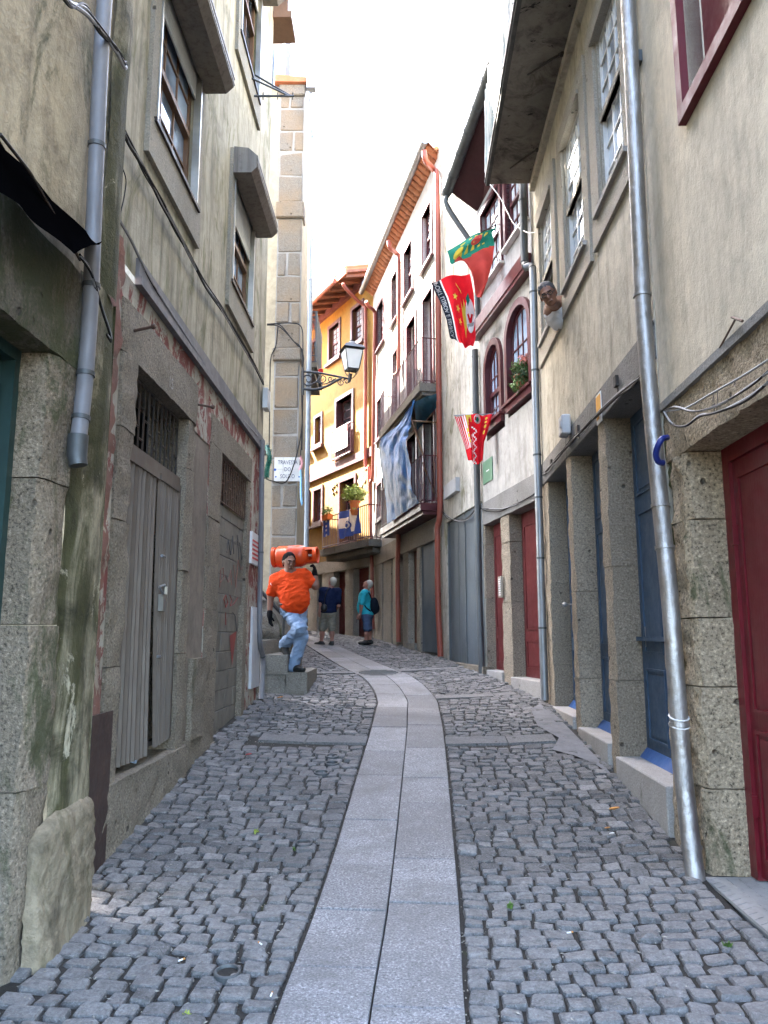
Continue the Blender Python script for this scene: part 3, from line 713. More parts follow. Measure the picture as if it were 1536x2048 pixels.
# ---------------------------------------------------------------- left side
def cable_run(name, pts, r, mat, label, n=6, cat='cable', sag=0.0):
    P = [np.array(p) for p in pts]; out = catmull3(P)
    m = MB(); m.tube(out, r, n); return tag(m.build(name, mat, None, True, base=out[0]), label, cat)
def catmull3(P, n=6):
    P = [np.array(p, float) for p in P]; P = [2 * P[0] - P[1]] + P + [2 * P[-1] - P[-2]]; out = []
    for i in range(1, len(P) - 2):
        a, b, c, d = P[i - 1:i + 3]
        for k in range(n):
            t = k / n; out.append(Vector(.5 * ((2 * b) + (c - a) * t + (2 * a - 5 * b + 4 * c - d) * t * t + (3 * b - a - 3 * c + d) * t ** 3)))
    out.append(Vector(P[-2])); return out
def fpath(F, pts, o=.03): return [F.pt(*F.uz(x, y, q[0] if q else o), (q[0] if q else o)) for x, y, *q in pts]
def window(parent, F, u0, u1, z0, z1, frame, glassm, cols=2, rows=2, rec=.12, fw=.05, mw=.018, panes=True, sill=None, meet=True, curtain=None, opened=False):
    """sash window set in its opening: frame, muntins, each pane"""
    m = MB(); o1 = -rec + .05; o0 = -rec
    for b in ((u0, u0 + fw, z0, z1), (u1 - fw, u1, z0, z1), (u0 + fw, u1 - fw, z0, z0 + fw), (u0 + fw, u1 - fw, z1 - fw, z1)): m.box(F, *b, o0, o1)
    zm = (z0 + z1) / 2; segs = [(z0 + fw, z1 - fw, 0)]
    if meet:
        m.box(F, u0 + fw, u1 - fw, zm - fw * .5, zm + fw * .5, o0, o1 + .015); segs = [(z0 + fw, zm - fw * .5, -.012), (zm + fw * .5, z1 - fw, .008)]
    wu0, wu1 = u0 + fw, u1 - fw; pl = []
    for a, b, dd in segs:
        r = rows if not meet else max(1, rows // 2)
        if opened and dd < 0: continue
        for i in range(1, cols):
            x = wu0 + (wu1 - wu0) * i / cols; m.box(F, x - mw / 2, x + mw / 2, a, b, o0 + .008 + dd, o1 - .012 + dd)
        for j in range(1, r):
            y = a + (b - a) * j / r; m.box(F, wu0, wu1, y - mw / 2, y + mw / 2, o0 + .009 + dd, o1 - .011 + dd)
        for i in range(cols):
            for j in range(r):
                pl.append((wu0 + (wu1 - wu0) * i / cols, wu0 + (wu1 - wu0) * (i + 1) / cols, a + (b - a) * j / r, a + (b - a) * (j + 1) / r, dd))
    wo = m.build('window', frame, parent)
    if panes:
        for (a, b, c, d, dd) in pl: part('pane', glassm, wo, F, (a, b, c, d, o0 + .016 + dd, o0 + .022 + dd))
    else:
        g = MB()
        for (a, b, c, d, dd) in pl: g.box(F, a, b, c, d, o0 + .016 + dd, o0 + .022 + dd)
        g.build('glazing', glassm, wo)
    back = MB(); back.quad(F.pt(u0, z0, o0 - .06), F.pt(u1, z0, o0 - .06), F.pt(u1, z1, o0 - .06), F.pt(u0, z1, o0 - .06)); back.build('curtain', curtain or 'interior', wo)  # without curtain cloth, a near-black sheet painted as the unlit room
    if sill: part('sill', sill, wo, F, (u0 - .04, u1 + .04, z0 - .05, z0, -rec + .02, .06))
    return wo
def panel_door(parent, F, u0, u1, z0, z1, o, mat, panels, name='door', th=.05, leaf=1):
    m = MB(); m.box(F, u0, u1, z0, z1, o - th, o)
    for (a, b, c, d) in panels:
        A, B, Cc, Dd = u0 + (u1 - u0) * a, u0 + (u1 - u0) * b, z0 + (z1 - z0) * c, z0 + (z1 - z0) * d; w_ = .022
        for bb in ((A, A + w_, Cc, Dd), (B - w_, B, Cc, Dd), (A + w_, B - w_, Cc, Cc + w_), (A + w_, B - w_, Dd - w_, Dd)): m.box(F, *bb, o, o + .014)
        m.box(F, A + w_ * 2.2, B - w_ * 2.2, Cc + w_ * 2.2, Dd - w_ * 2.2, o, o + .008)
    return m.build(name, mat, parent)
def pipe(name, label, pts, r, mat, n=12, bands=(), bandmat=None, cat='pipe', parent=None, smooth_path=True):
    t = thing(name, label, cat, pts[-1]) if parent is None else parent
    P = catmull3(pts, 6) if smooth_path else pts
    m = MB(); m.tube(P, r, n); m.build('tube', mat, t, True)
    tot = len(P) - 1
    for f in bands:
        i = min(tot - 1, int(f * tot)); a, b = P[i], P[i + 1]; q = a.lerp(b, f * tot - i); d = (b - a).normalized()
        mm = MB(); mm.tube([q - d * .012, q + d * .012], r * 1.14, n); mm.build('bracket', bandmat or mat, t, True)
    return t
# ---- nearest house on the left: green door, granite jambs, stained render
b = thing('house', 'stained ochre house with dark green door, nearest on the left', 'house', L1.pt(2.6, 0))
ud0, ud1, zl = .6, 2.42, 2.93
zc = 3.45
m = MB(); holed(m, L1, -1.5, 3.16, zc, 9.5, [], o=0)
for i in range(0): pass
m.quad(L1.pt(3.16, -.2), L1.pt(3.16, 9.5), L1.pt(3.16, 9.5, -3), L1.pt(3.16, -.2, -3)); m.quad(L1.pt(-1.5, 9.5), L1.pt(3.16, 9.5), L1.pt(3.16, 9.5, -4), L1.pt(-1.5, 9.5, -4))
m.build('wall', 'L1_plaster', b)
m = MB(); rough_box(m, L1, -1.4, 2.80, zl, zc, -.3, .035, .07, .02, 3); m.build('lintel', 'L_granite_dark', b, True)
zz = -.1; k = 0
for h in (.95, .75, .7, .63):
    m = MB(); rough_box(m, L1, ud1, 2.72 + .02 * (k % 2), zz, min(zl, zz + h) - .006, -.3, .02 + .006 * (k % 2), .05, .022, 11 + k, .03); m.build('stone', 'L_granite', b, True); zz += h; k += 1
# lumpy strip of mossy render between granite and the next house
m = MB()
def lump(a, c):
    u = 2.70 + .47 * a; z = -.1 + 3.6 * c; q = L1.pt(u, z, .012 + .035 * math.sin(a * 3.1) + mnoise.noise(Vector((u * 4, z * 1.6, 2))) * .025 + mnoise.noise(Vector((u * 14, z * 6, 5))) * .008 + (.04 * max(0, 1 - z / .9))); return q
m.grid(lump, 14, 70); m.quad(L1.pt(3.17, -.1, .03), L1.pt(3.17, 3.5, .03), L1.pt(3.17, 3.5, -.3), L1.pt(3.17, -.1, -.3)); m.build('mossy_strip', 'L1_moss', b, True, angle=None)
m = MB()
def lump2(a, c):
    u = 2.92 + .24 * a; z = 3.5 + 6 * c; return L1.pt(u, z, .03 + .02 * math.sin(a * 3.1) + mnoise.noise(Vector((u * 6, z * 2, 9))) * .02)
m.grid(lump2, 6, 60); m.build('mossy_corner', 'L1_moss', b, True, angle=None)
panel_door(b, L1, ud0, ud1, -.05, zl - .06, -.2, 'green_paint', [(.52, .96, .06, .96), (.04, .48, .06, .96)])
part('door_frame', 'green_paint', b, L1, (ud0, ud1, zl - .06, zl, -.26, -.13), (ud1 - .05, ud1, -.05, zl - .06, -.26, -.13))
# worn render guard stone at the foot
gp = at_ground(150, 1830)
m = MB()
def guard(a, c):
    # hump that leans on the wall: a around, c up
    th = math.pi * a; u = 2.86 - .33 * math.cos(th); z = gz(4.2, -1.5) - .05 + (.62 + .10 * a) * c
    out = (.10 * math.sin(th) ** .3) * (1 - .3 * c) * (1 if c < .88 else max(0, 1 - ((c - .88) / .12) ** 2) ** .5)
    q = L1.pt(u, z - .09 * (1 - math.sin(th)) * c, .02 + out); k = q * 7
    return q + Vector((1, 0, 0)) * (mnoise.noise(k * .6) * .02 + mnoise.noise(k * 3) * .009 + mnoise.noise(k * 9) * .006) + Vector((0, 1, .5)) * mnoise.noise(k * 2.3) * .012
m.grid(guard, 40, 40); tag(m.build('guard_stone', 'L1_base', None, True, base=gp, angle=None), 'rounded grey-brown guard stone leaning on the wall beside rusty plate', 'guard stone')
# black tarpaulin awning
t = thing('awning', 'torn black tarpaulin awning over the green door', 'awning', L1.pt(2.3, 3.6))
m = MB(); top = [(0, 250), (30, 300), (75, 340), (120, 400), (165, 440), (202, 476)]
def aw(a, c):
    i = min(4, int(a * 5)); f = a * 5 - i; x = top[i][0] * (1 - f) + top[i + 1][0] * f; y = top[i][1] * (1 - f) + top[i + 1][1] * f
    u, z = L1.uz(x, y, .10); u2 = min(u, 2.95); sag = .03 * math.sin(a * 9)
    x2 = np.interp(a, (0, .2, .42, .62, .75, 1), (0, 40, 85, 125, 150, 203)); y2 = np.interp(a, (0, .2, .42, .62, .75, 1), (385, 415, 455, 492, 508, 482)); u3, z3 = L1.uz(x2, y2, .24)
    A_, B_ = L1.pt(u, z, .06), L1.pt(u3, z3, .24); return A_.lerp(B_, c) + Vector((.012 * math.sin(a * 13) * c, 0, -.03 * math.sin(c * 3.14)))
m.grid(aw, 40, 10); m.build('sheet', 'black_cloth', t, True, angle=None)
m = MB(); m.tube([L1.pt(*L1.uz(0, 268, .14), .14), L1.pt(*L1.uz(60, 345, .12), .12), L1.pt(*L1.uz(160, 520, .06), .06)], .008, 6); m.build('rod', 'iron', t, True)
# rain pipe on that corner
pp = fpath(L1, [(222, -160), (205, 60), (193, 300), (186, 480), (180, 620), (170, 760), (160, 850), (155, 893)], .085)
pipe('rain_pipe', 'grey rain pipe ending above the moss between the two left houses', pp, .042, 'pvc', 14, (.28, .52, .70, .83, .95), 'zinc_dark')
m = MB(); m.tube([pp[-1] + Vector((0, 0, .06)), pp[-1] + Vector((0, 0, -.05)), pp[-1] + Vector((.01, 0, -.1))], [.052, .050, .046], 14); o = m.build('pipe_collar', 'zinc_dark', bpy.data.objects['rain_pipe'], True)
# ---- second house on the left
b = thing('house', 'grey-beige house with corrugated metal door and shuttered windows on the left', 'house', L2.pt(3, 0)); H2 = b
UE = 5.85
dr = L2.rect([(268, 728), (375, 838), (233, 1550), (355, 1493)]); du0, du1 = .70, 2.08; dz0, dz1 = .64, 3.44
nw = L2.rect([(443, 905), (497, 955), (443, 1015), (494, 1045)])
nu0, nu1, nz0, nz1 = nw
nz1 = L2.uz(443, 905)[1]; nz0 = L2.uz(494, 1042)[1]
wins = []
W = {}
for key, pts in (('a', [(316, 30), (388, 170), (302, 246), (385, 421)]), ('b', [(462, 470), (500, 560), (458, 571), (498, 650)])):
    W[key] = L2.rect(pts)
wa = (.80, 1.96, 5.40, 6.72); wb = (3.50, 4.66, 5.42, 6.74); wc = (.9, 2.0, 8.9, 10.6); wd = (3.55, 4.7, 8.55, 10.4)
m = MB(); holed(m, L2, 0, UE, 4.05, 15.6, [wa, wb, wc, wd], .14); m.build('upper_wall', 'L2_upper', b)
m = MB(); P = L2.pt
m.quad(P(UE, -.2), P(UE, 15.6), P(UE, 15.6, -6), P(UE, -.2, -6)); m.quad(P(0, 15.6), P(UE, 15.6), P(UE, 15.6, -6), P(0, 15.6, -6)); m.quad(P(0, 4.0), P(0, 15.6), P(0, 15.6, -6), P(0, 4.0, -6)); m.build('side_wall', 'L2_side', b)
part('roof', 'tile_old', b, L2, (-.1, UE + .25, 15.6, 15.75, -6.1, .45))
# ground floor: faded pink render, pier, block infill
pin = (2.98, 4.42, .3, 3.0)
m = MB(); holed(m, L2, 0.30, UE, -.2, 4.0, [(du0 - .28, du1 + .24, -.2, 3.80), (nu0 - .2, nu1 + .16, -.2, nz1 + .28), (2.34, 2.92, -.2, 3.4)], .05); m.build('pink_render', 'L2_pink', b)
part('pier', 'L2_pier', b, L2, (2.34, 2.92, -.1, 3.4, -.3, -.008))
part('band', 'L2_band', b, L2, (.62, UE + .01, 4.0, 4.06, 0, .05), (.62, UE + .01, 4.06, 4.20, 0, .03))
def stones(F, u0, u1, z0, z1, o0, o1, hs, mat, parent, amp=.014, seed=0, res=.06):
    z = z0; k = 0
    while z < z1 - .03:
        h = hs[k % len(hs)]; e = min(z1, z + h)
        if z1 - e < .15: e = z1
        mm = MB(); rough_box(mm, F, u0 + random.uniform(-.012, .012), u1 + random.uniform(-.012, .012), z, e - .007, o0, o1 + random.uniform(-.006, .008), res, amp, seed + k * 3.1, .018); mm.build('stone', mat, parent, True); z = e; k += 1
m = MB(); rough_box(m, L2, .02, .40, .75, 4.2, -.3, .01, .05, .03, 31, .02); m.build('red_strip', 'L2_red', b, True)
stones(L2, .42, du0, .55, dz1, -.34, .03, (.8, .95, .62, .9), 'L2_granite', b, .02, 1, .045)
stones(L2, du1, du1 + .25, .30, dz1, -.34, .02, (1.1, .7, .9, .8), 'L2_granite', b, .016, 5)
m = MB(); rough_box(m, L2, .40, du1 + .27, dz1, 3.81, -.34, .03, .07, .012, 8); m.build('lintel', 'L2_granite', b, True)
m = MB(); rough_box(m, L2, .36, 2.36, .1, .62, -.34, .05, .06, .02, 9); m.build('threshold', 'L2_granite', b, True)
m = MB(); rough_box(m, L2, 2.36, 3.0, .1, .62 + .02, -.3, .03, .06, .02, 12); m.build('plinth', 'L2_granite', b, True)
m = MB(); rough_box(m, L2, 2.46, 2.92, .64, 1.34, -.3, .05, .06, .014, 14); m.build('plinth_stone', 'L2_granite', b, True)
stones(L2, 2.92, nu0, .5, nz1, -.3, .012, (1.3, .9, .7), 'L2_granite', b, .012, 16)
stones(L2, nu1, nu1 + .17, .5, nz1, -.3, .012, (1.2, .8, .7), 'L2_granite', b, .012, 19)
m = MB(); rough_box(m, L2, 2.94, nu1 + .18, nz1, nz1 + .29, -.3, .016, .07, .01, 22); m.build('lintel', 'L2_granite', b, True)
# block infill under the grille, one object for each block
zr = .35; r_ = 0
while zr < nz0 - .02:
    h = min(.205, nz0 - zr); u = nu0 - (0 if r_ % 2 else .12)
    while u < nu1:
        a, c = max(u, nu0), min(u + .40, nu1)
        if c - a > .03: mm = MB(); mm.fbox(L2, a + .003, c - .003, zr + .003, zr + h - .003, -.25, -.045 + random.uniform(-.004, .004), .006); mm.build('block', 'L2_block', b)
        u += .40
    zr += h; r_ += 1
part('mortar', 'cement', b, L2, (nu0, nu1, .3, nz0, -.2, -.053))
m = MB(); rough_box(m, L2, 2.9, UE, .0, .5, -.3, .03, .08, .018, 25); m.build('plinth', 'L2_granite', b, True)
# window grille over the infill
def bars(F, u0, u1, z0, z1, o, n, r, rowz, mat, parent, name='grille', stag=True):
    mm = MB(); 
    for i in range(n + 1):
        x = u0 + (u1 - u0) * i / n; mm.tube([F.pt(x, z0, o), F.pt(x, z1, o)], r, 5)
    for j, zf in enumerate(rowz):
        for i in range(n):
            if stag and (i + j) % 3 == 0 or not stag:
                a = u0 + (u1 - u0) * i / n; c = u0 + (u1 - u0) * (i + 1) / n; z = z0 + (z1 - z0) * zf; mm.tube([F.pt(a, z, o), F.pt(c, z, o)], r * .9, 5)
    for z in (z0, z1): mm.tube([F.pt(u0, z, o), F.pt(u1, z, o)], r, 5)
    return mm.build(name, mat, parent)
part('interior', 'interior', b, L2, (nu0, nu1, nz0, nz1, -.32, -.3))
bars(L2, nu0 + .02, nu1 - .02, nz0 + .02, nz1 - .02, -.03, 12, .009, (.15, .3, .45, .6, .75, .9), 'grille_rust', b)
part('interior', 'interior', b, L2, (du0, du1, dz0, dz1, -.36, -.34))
zg = 2.86
bars(L2, du0 + .03, du1 - .03, zg + .05, dz1 - .02, -.075, 12, .009, (.18, .34, .5, .66, .82), 'iron', b)
part('transom', 'corrugated', b, L2, (du0, du1, zg - .03, zg + .04, -.12, -.035))
# corrugated double door, left leaf sagging inwards at the foot
def corr(u0, u1, z0, z1, o, sag, side, name):
    mm = MB(); n = 60; nz = 10; e = []
    def f(a, c):
        u = u0 + (u1 - u0) * a; z = z0 + (z1 - z0) * c; w_ = (a if side > 0 else 1 - a); ph = (a * 9) % 1
        rib = .022 * (1 if .18 < ph < .5 else (max(0, 1 - abs(ph - .34) / .24) ** .6 if .08 < ph < .6 else 0))
        return L2.pt(u + sag * w_ * (1 - c) ** 1.5 * (-1 if side > 0 else .5), z + .0 * w_, o + rib + .05 * w_ * (1 - c) ** 2 * (1 if sag else 0))
    mm.grid(f, n, nz); d = mm.build(name, 'corrugated', b, True, angle=.5)
    fr = MB(); fr.box(L2, u0, u1, z1 - .05, z1 + .005, o - .03, o + .03); fr.box(L2, u0, u0 + .035, z0, z1 - .05, o - .03, o + .028) if side > 0 else fr.box(L2, u1 - .035, u1, z0, z1 - .05, o - .03, o + .028)
    fr.box(L2, u0, u1 - (.12 if side > 0 else 0), z0, z0 + .04, o - .03, o + .01); fr.build('door_frame', 'corrugated', d)
    return d
dl = corr(du0 + .02, 1.47, dz0 + .03, zg - .04, -.055, .06, 1, 'door_leaf'); dr_ = corr(1.50, du1 - .02, dz0 + .07, zg - .04, -.05, .03, -1, 'door_leaf')
part('post', 'rust_plate', b, L2, (1.50, 1.545, dz0, zg - .05, -.12, -.075))
uk, zk = L2.uz(316, 1180, -.01)
m = MB(); m.tube([L2.pt(uk - .07, zk + .02, +.02), L2.pt(uk, zk + .04, +.04), L2.pt(uk + .07, zk + .01, +.02), L2.pt(uk, zk - .03, +.03), L2.pt(uk - .07, zk + .02, +.02)], .009, 6)
m.build('chain', 'zinc', b, True)
m = MB(); m.hexa([L2.pt(uk + .03 + a, zk - .03 + z, o) for z in (-.13, 0) for (a, o) in ((.02, +.02), (.08, +.02), (.08, -.02), (.02, -.02))]); m.tube([L2.pt(uk + .035, zk - .03, +.035), L2.pt(uk + .035, zk + .03, +.035), L2.pt(uk + .075, zk + .03, +.035), L2.pt(uk + .075, zk - .03, +.035)], .006, 6); m.build('padlock', 'alu', b, True)
for (hx, hy) in ((301, 1112), (292, 1313)):
    uh, zh = L2.uz(hx, hy, -.1); m = MB(); m.tube([L2.pt(uh - .03, zh, +.0), L2.pt(uh + .03, zh, +.0)], .012, 6); m.build('hinge', 'zinc', b, True)
# rusty plate leaning at the foot
p0 = L2.pt(.22, L2.g(.3) - .02, .06); m = MB(); m.box(L2, .12, .50, L2.g(.3) - .03, L2.g(.3) + .92, .045, .055)
tag(m.build('metal_plate', 'rust_plate', None, base=p0), 'dark rusty sheet metal plate standing against granite jamb', 'metal plate')
# bottle caught under the door
q = L2.pt(1.36, .62, -.09); m = MB(); m.lathe(q, (0.1, .3, .8), [(0, .022), (.004, .026), (.07, .026), (.09, .016), (.1, .010), (.12, .010)], 12)
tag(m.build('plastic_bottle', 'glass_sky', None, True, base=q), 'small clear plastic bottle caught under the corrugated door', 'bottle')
# upper windows with frames and shutter boxes
def surround(F, u0, u1, z0, z1, parent, mat, w_=.16, ap=.3, o=.035):
    s = part('surround', mat, parent, F, (u0 - w_, u0, z0 - .02, z1, 0, o), (u1, u1 + w_, z0 - .02, z1, 0, o), (u0 - w_, u1 + w_, z0 - ap, z0 - .02, 0, o + .004), (u0 - w_, u1 + w_, z1, z1 + .2, 0, o + .002))
    return s
for wi, (w4, closed) in enumerate(((wa, .2), (wb, .39), (wc, 0), (wd, .3))):
    surround(L2, *w4, b, 'stone_frame', .15, .34)
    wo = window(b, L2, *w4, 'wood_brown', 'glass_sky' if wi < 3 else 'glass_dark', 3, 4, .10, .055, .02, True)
    part('sill', 'wood_dark', wo, L2, (w4[0] - .06, w4[1] + .06, w4[2] - .035, w4[2], -.06, .06))
    for g_ in (0, 1): part('guide', 'alu', wo, L2, (w4[g_] - .012, w4[g_] + .012, w4[2], w4[3], -.02, .048))
    if wi < 2 or wi == 3:
        zb = w4[3] - (.26 if wi == 0 else .0)
        bx = MB(); prof = [(0, 0), (.20, 0), (.27, .07), (.27, .20), (.16, .30), (0, .32)]
        zb = 6.65 if wi < 2 else 10.1
        vs = [L2.pt(u, zb + z, .036 + o) for u in (w4[0] - .12, w4[1] + .16) for (o, z) in prof]; n = len(prof)
        bx.add(vs, [(k, (k + 1) % n, n + (k + 1) % n, n + k) for k in range(n)] + [tuple(range(n))[::-1], tuple(range(n, 2 * n))])
        so = bx.build('shutter_box', 'shutter_box' if wi != 1 else ['shutter_box'], b)
        part('box_rib', 'shutter_box', so, L2, (w4[0] - .13, w4[1] + .17, zb + .09, zb + .10, .3, .312), (w4[0] - .13, w4[1] + .17, zb + .15, zb + .16, .3, .312))
        if closed:
            hs = (w4[3] - w4[2]) * closed; n = max(6, int(hs / .05))
            sh = MB()
            for k in range(n): sh.box(L2, w4[0] + .014, w4[1] - .014, w4[3] - hs * (k + 1) / n + .004, w4[3] - hs * k / n, -.02, -.004 if k % 1 == 0 else 0)
            sh.build('roller_shutter', 'shutter_white', so)
# small wooden bay high on the far corner
m = MB(); m.box(L2, UE - .05, UE + .40, 10.85, 12.5, -.6, .22); m.box(L2, UE - .08, UE + .45, 10.75, 10.85, -.6, .28); m.build('bay', 'wood_brown', b)
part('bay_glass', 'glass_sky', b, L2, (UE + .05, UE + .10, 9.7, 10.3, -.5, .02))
# washing-line bracket
q = [L2.pt(*L2.uz(500, 155, .02), .02), L2.pt(*L2.uz(510, 150, .02), .02), L2.pt(*L2.uz(505, 192, .02), .02)]
tip = at_y(588, 192, q[2].y + .25)
t = thing('clothes_line_bracket', 'black iron clothes-line bracket jutting from the upper left house', 'bracket', q[2])
m = MB(); m.tube([q[0], tip - Vector((.06, 0, 0))], .012, 6); m.tube([q[1], tip - Vector((.04, 0, 0))], .012, 6); m.tube([q[2], tip], .014, 6)
for f in (.25, .6, .97): e = q[2].lerp(tip, f); m.tube([e - Vector((0, 0, .05)), e + Vector((0, 0, .05))], .008, 6)
m.build('bracket_arm', 'black_iron', t, True)
# nails / pegs above the door
for i, (a, c, lb) in enumerate((((259, 664), (306, 653), 'rusty iron peg over the corrugated door'), ((389, 808), (425, 814), 'rusty eyed iron peg right of the door lintel'))):
    u, z = L2.uz(*a); q = L2.pt(u, z, 0); e = at_y(c[0], c[1], q.y - .02 if i == 0 else q.y); m = MB(); m.tube([q, e], .011, 8); m.lathe(e, e - q, [(-.01, .017), (.012, .02), (.02, .012)], 8)
    tag(m.build('iron_peg', 'rust_bar', None, True, base=q), lb, 'peg', 'pegs above the door')
# cables along the left houses
def bundle(F, pts, n, r, o, label, spread=.012):
    t = thing('cable_bundle', label, 'cable', F.pt(*F.uz(*pts[-1][:2]), 0)); P = fpath(F, pts, o)
    for k in range(n):
        jit = [Vector((random.uniform(-.2, .3) * spread, random.uniform(-1, 1) * spread, random.uniform(-1.6, 1.6) * spread)) for _ in P]
        m = MB(); m.tube(catmull3([p + j for p, j in zip(P, jit)], 5), r * random.uniform(.7, 1.1), 6); m.build('cable', 'cable' if k % 4 else 'cable_grey', t, True)
    return t
bundle(L2, [(243, 255), (262, 290), (285, 335), (320, 400), (350, 455), (385, 520), (410, 570), (445, 620), (470, 665), (505, 725), (527, 768)], 6, .009, .05, 'thick bundle of black cables running down the left house wall', .018)
bundle(L2, [(238, 440), (262, 480), (300, 560), (340, 625), (400, 715), (450, 795), (495, 850), (515, 872)], 2, .011, .03, 'single sagging black cable above the grey band', .004)
bundle(L1, [(118, -20), (140, 10), (172, 20), (200, 55), (228, 95), (245, 122), (250, 130)], 5, .011, .13, 'black cables crossing the top of the left rain pipe', .016)
bundle(L1, [(160, 510), (180, 540), (192, 575), (205, 620), (218, 660), (222, 680), (214, 668)], 3, .008, .12, 'loop of cut cables dangling beside the left rain pipe', .008)
m = MB(); u, z = L2.uz(531, 800, .05); m.box(L2, u - .12, u + .1, z - .14, z + .14, .03, .1); tag(m.build('junction_box', 'box_white', None, base=L2.pt(u, z, .03)), 'small pale junction box at the corner of the left house', 'junction box')
# drain pipe at the far corner, meter door, notices
pipe('rain_pipe', 'thin grey rain pipe down the far corner of the left house', fpath(L2, [(524, 880), (523, 1000), (521, 1130), (519, 1240), (520, 1290), (526, 1320), (523, 1398)], .06), .035, 'pvc', 10, (.3, .8), 'zinc_dark')
a = L2.rect([(500, 1215), (518, 1215), (497, 1392), (512, 1390)])
t = tag(part('meter_door', 'box_white', None, L2, (a[0], a[1], a[2] + .1, a[3], -.01, .035)), 'tall narrow white meter cabinet door on the left house', 'cabinet')
a = L2.rect([(500, 1062), (518, 1075), (498, 1122), (516, 1138)])
t = thing('notice_board', 'white notice with red lines fixed above the meter cabinet', 'sign', L2.pt(a[0], a[2], 0)); part('board', 'sign_white', t, L2, (a[0], a[1], a[2], a[3], .0, .03))
mm = MB()
for k in range(5): mm.box(L2, a[0] + .04, a[1] - .05 - .03 * (k % 2), a[2] + .06 + k * .055, a[2] + .085 + k * .055, .03, .033)
mm.build('print', 'sign_red', t)
part('pink_patch', 'L2_red', H2, L2, (5.2, 5.6, 1.45, 1.9, 0, .006)); part('drain_frame', 'L2_granite', H2, L2, (4.75, 4.9, .4, 1.9, -.1, .02))
# ---------------------------------------------------------------- right side
def text_mesh(txt, size, fn, depth=.002, align='CENTER', res=2):
    """letters as flat mesh mapped by fn(x, y) -> world point"""
    cu = bpy.data.curves.new('txt', 'FONT'); cu.body = txt; cu.size = size; cu.align_x = align; cu.align_y = 'CENTER'; cu.resolution_u = res
    o = bpy.data.objects.new('txt', cu); COL.objects.link(o); dg = bpy.context.evaluated_depsgraph_get(); me = bpy.data.meshes.new_from_object(o.evaluated_get(dg))
    m = MB(); m.add([fn(v.co.x, v.co.y) for v in me.vertices], [tuple(p.vertices) for p in me.polygons])
    bpy.data.objects.remove(o); bpy.data.curves.remove(cu); bpy.data.meshes.remove(me); return m
def shell(parent, F, u0, u1, z0, z1, mat, depth=5.0, roofm='tile_old', roof=True, eave=.3, end0=True, end1=True):
    m = MB(); P = F.pt
    if end0: m.quad(P(u0, z0), P(u0, z0, -depth), P(u0, z1, -depth), P(u0, z1))
    if end1: m.quad(P(u1, z0), P(u1, z1), P(u1, z1, -depth), P(u1, z0, -depth))
    m.quad(P(u0, z0, -depth), P(u1, z0, -depth), P(u1, z1, -depth), P(u0, z1, -depth)); m.build('side_wall', mat, parent)
    if roof: part('roof', roofm, parent, F, (u0, u1, z1 - .002, z1 + .12, -depth, eave))
# ---- nearest house on the right: beige render, red door 47
b = thing('house', 'beige rendered house with dark red door and granite surround, nearest on the right', 'house', R1.pt(2.5, 0)); E = 3.26
zl, uj, zc = 2.72, 2.83, 3.13
rw = (.3, 2.30, 4.80, 6.8)
m = MB(); holed(m, R1, -3, E, zc, 11, [rw], .3); m.quad(R1.pt(-3, zc, .012), R1.pt(E, zc, .012), R1.pt(E, zc), R1.pt(-3, zc)); m.build('wall', 'R1_plaster', b)
shell(b, R1, -3, E, zc, 11, 'R1_plaster', end1=False)
part('drip', 'R2_lintel', b, R1, (-3, E - .02, zc - .045, zc + .01, -.2, .012))
m = MB(); rough_box(m, R1, -.5, E - .03, zl, zc - .045, -.30, -.015, .05, .018, 3, .02, 8); m.build('lintel', 'R1_granite', b, True)
zz = .12; k = 0
for h in (.52, .60, .42, .62, .5):
    e = min(zl, zz + h); m = MB(); rough_box(m, R1, uj, E - .12, zz, e - .008, -.30, -.015 + .006 * (k % 2), .04, .028, 40 + k * 2, .035, 9); m.build('stone', 'R1_granite', b, True); zz = e; k += 1
m = MB(); rough_box(m, R1, E - .13, E - .01, -.05, zl + .25, -.3, -.03, .045, .035, 77, .03, 8); m.build('mossy_edge', 'R1_moss', b, True)
part('door_frame', 'red_paint', b, R1, (uj - .10, uj, .15, zl, -.31, -.245), (-.4, uj - .10, zl - .10, zl, -.31, -.245))
dd_ = panel_door(b, R1, .9, uj - .10, .17, zl - .10, -.27, 'red_paint', [(.52, .96, .04, .34), (.52, .96, .38, .96), (.04, .48, .04, .34), (.04, .48, .38, .96)]); part('hinge', 'red_paint', dd_, R1, (uj - .12, uj - .07, .5, .62, -.27, -.235)); part('hinge', 'red_paint', dd_, R1, (uj - .12, uj - .07, 2.1, 2.22, -.27, -.235))
part('step', 'cement', b, R1, (-.5, uj + .01, -.2, .125, -.32, .02))
t = part('tread_plate', 'tread', b, R1, (-.5, uj - .01, .125, .142, -.30, .035)); m = MB()
for i in range(46):
    u = -.4 + i * .07; m.hexa([R1.pt(u + a, .142 + z, o) for z in (0, .004) for (a, o) in ((0, .03), (.008, .03), (.05, -.03), (.042, -.03))])
    for r in range(3): m.box(R1, u, u + .035, .142, .1455, -.09 - r * .07, -.085 - r * .07)
tag(m.build('tread_ribs', 'tread', t), kind='stuff')
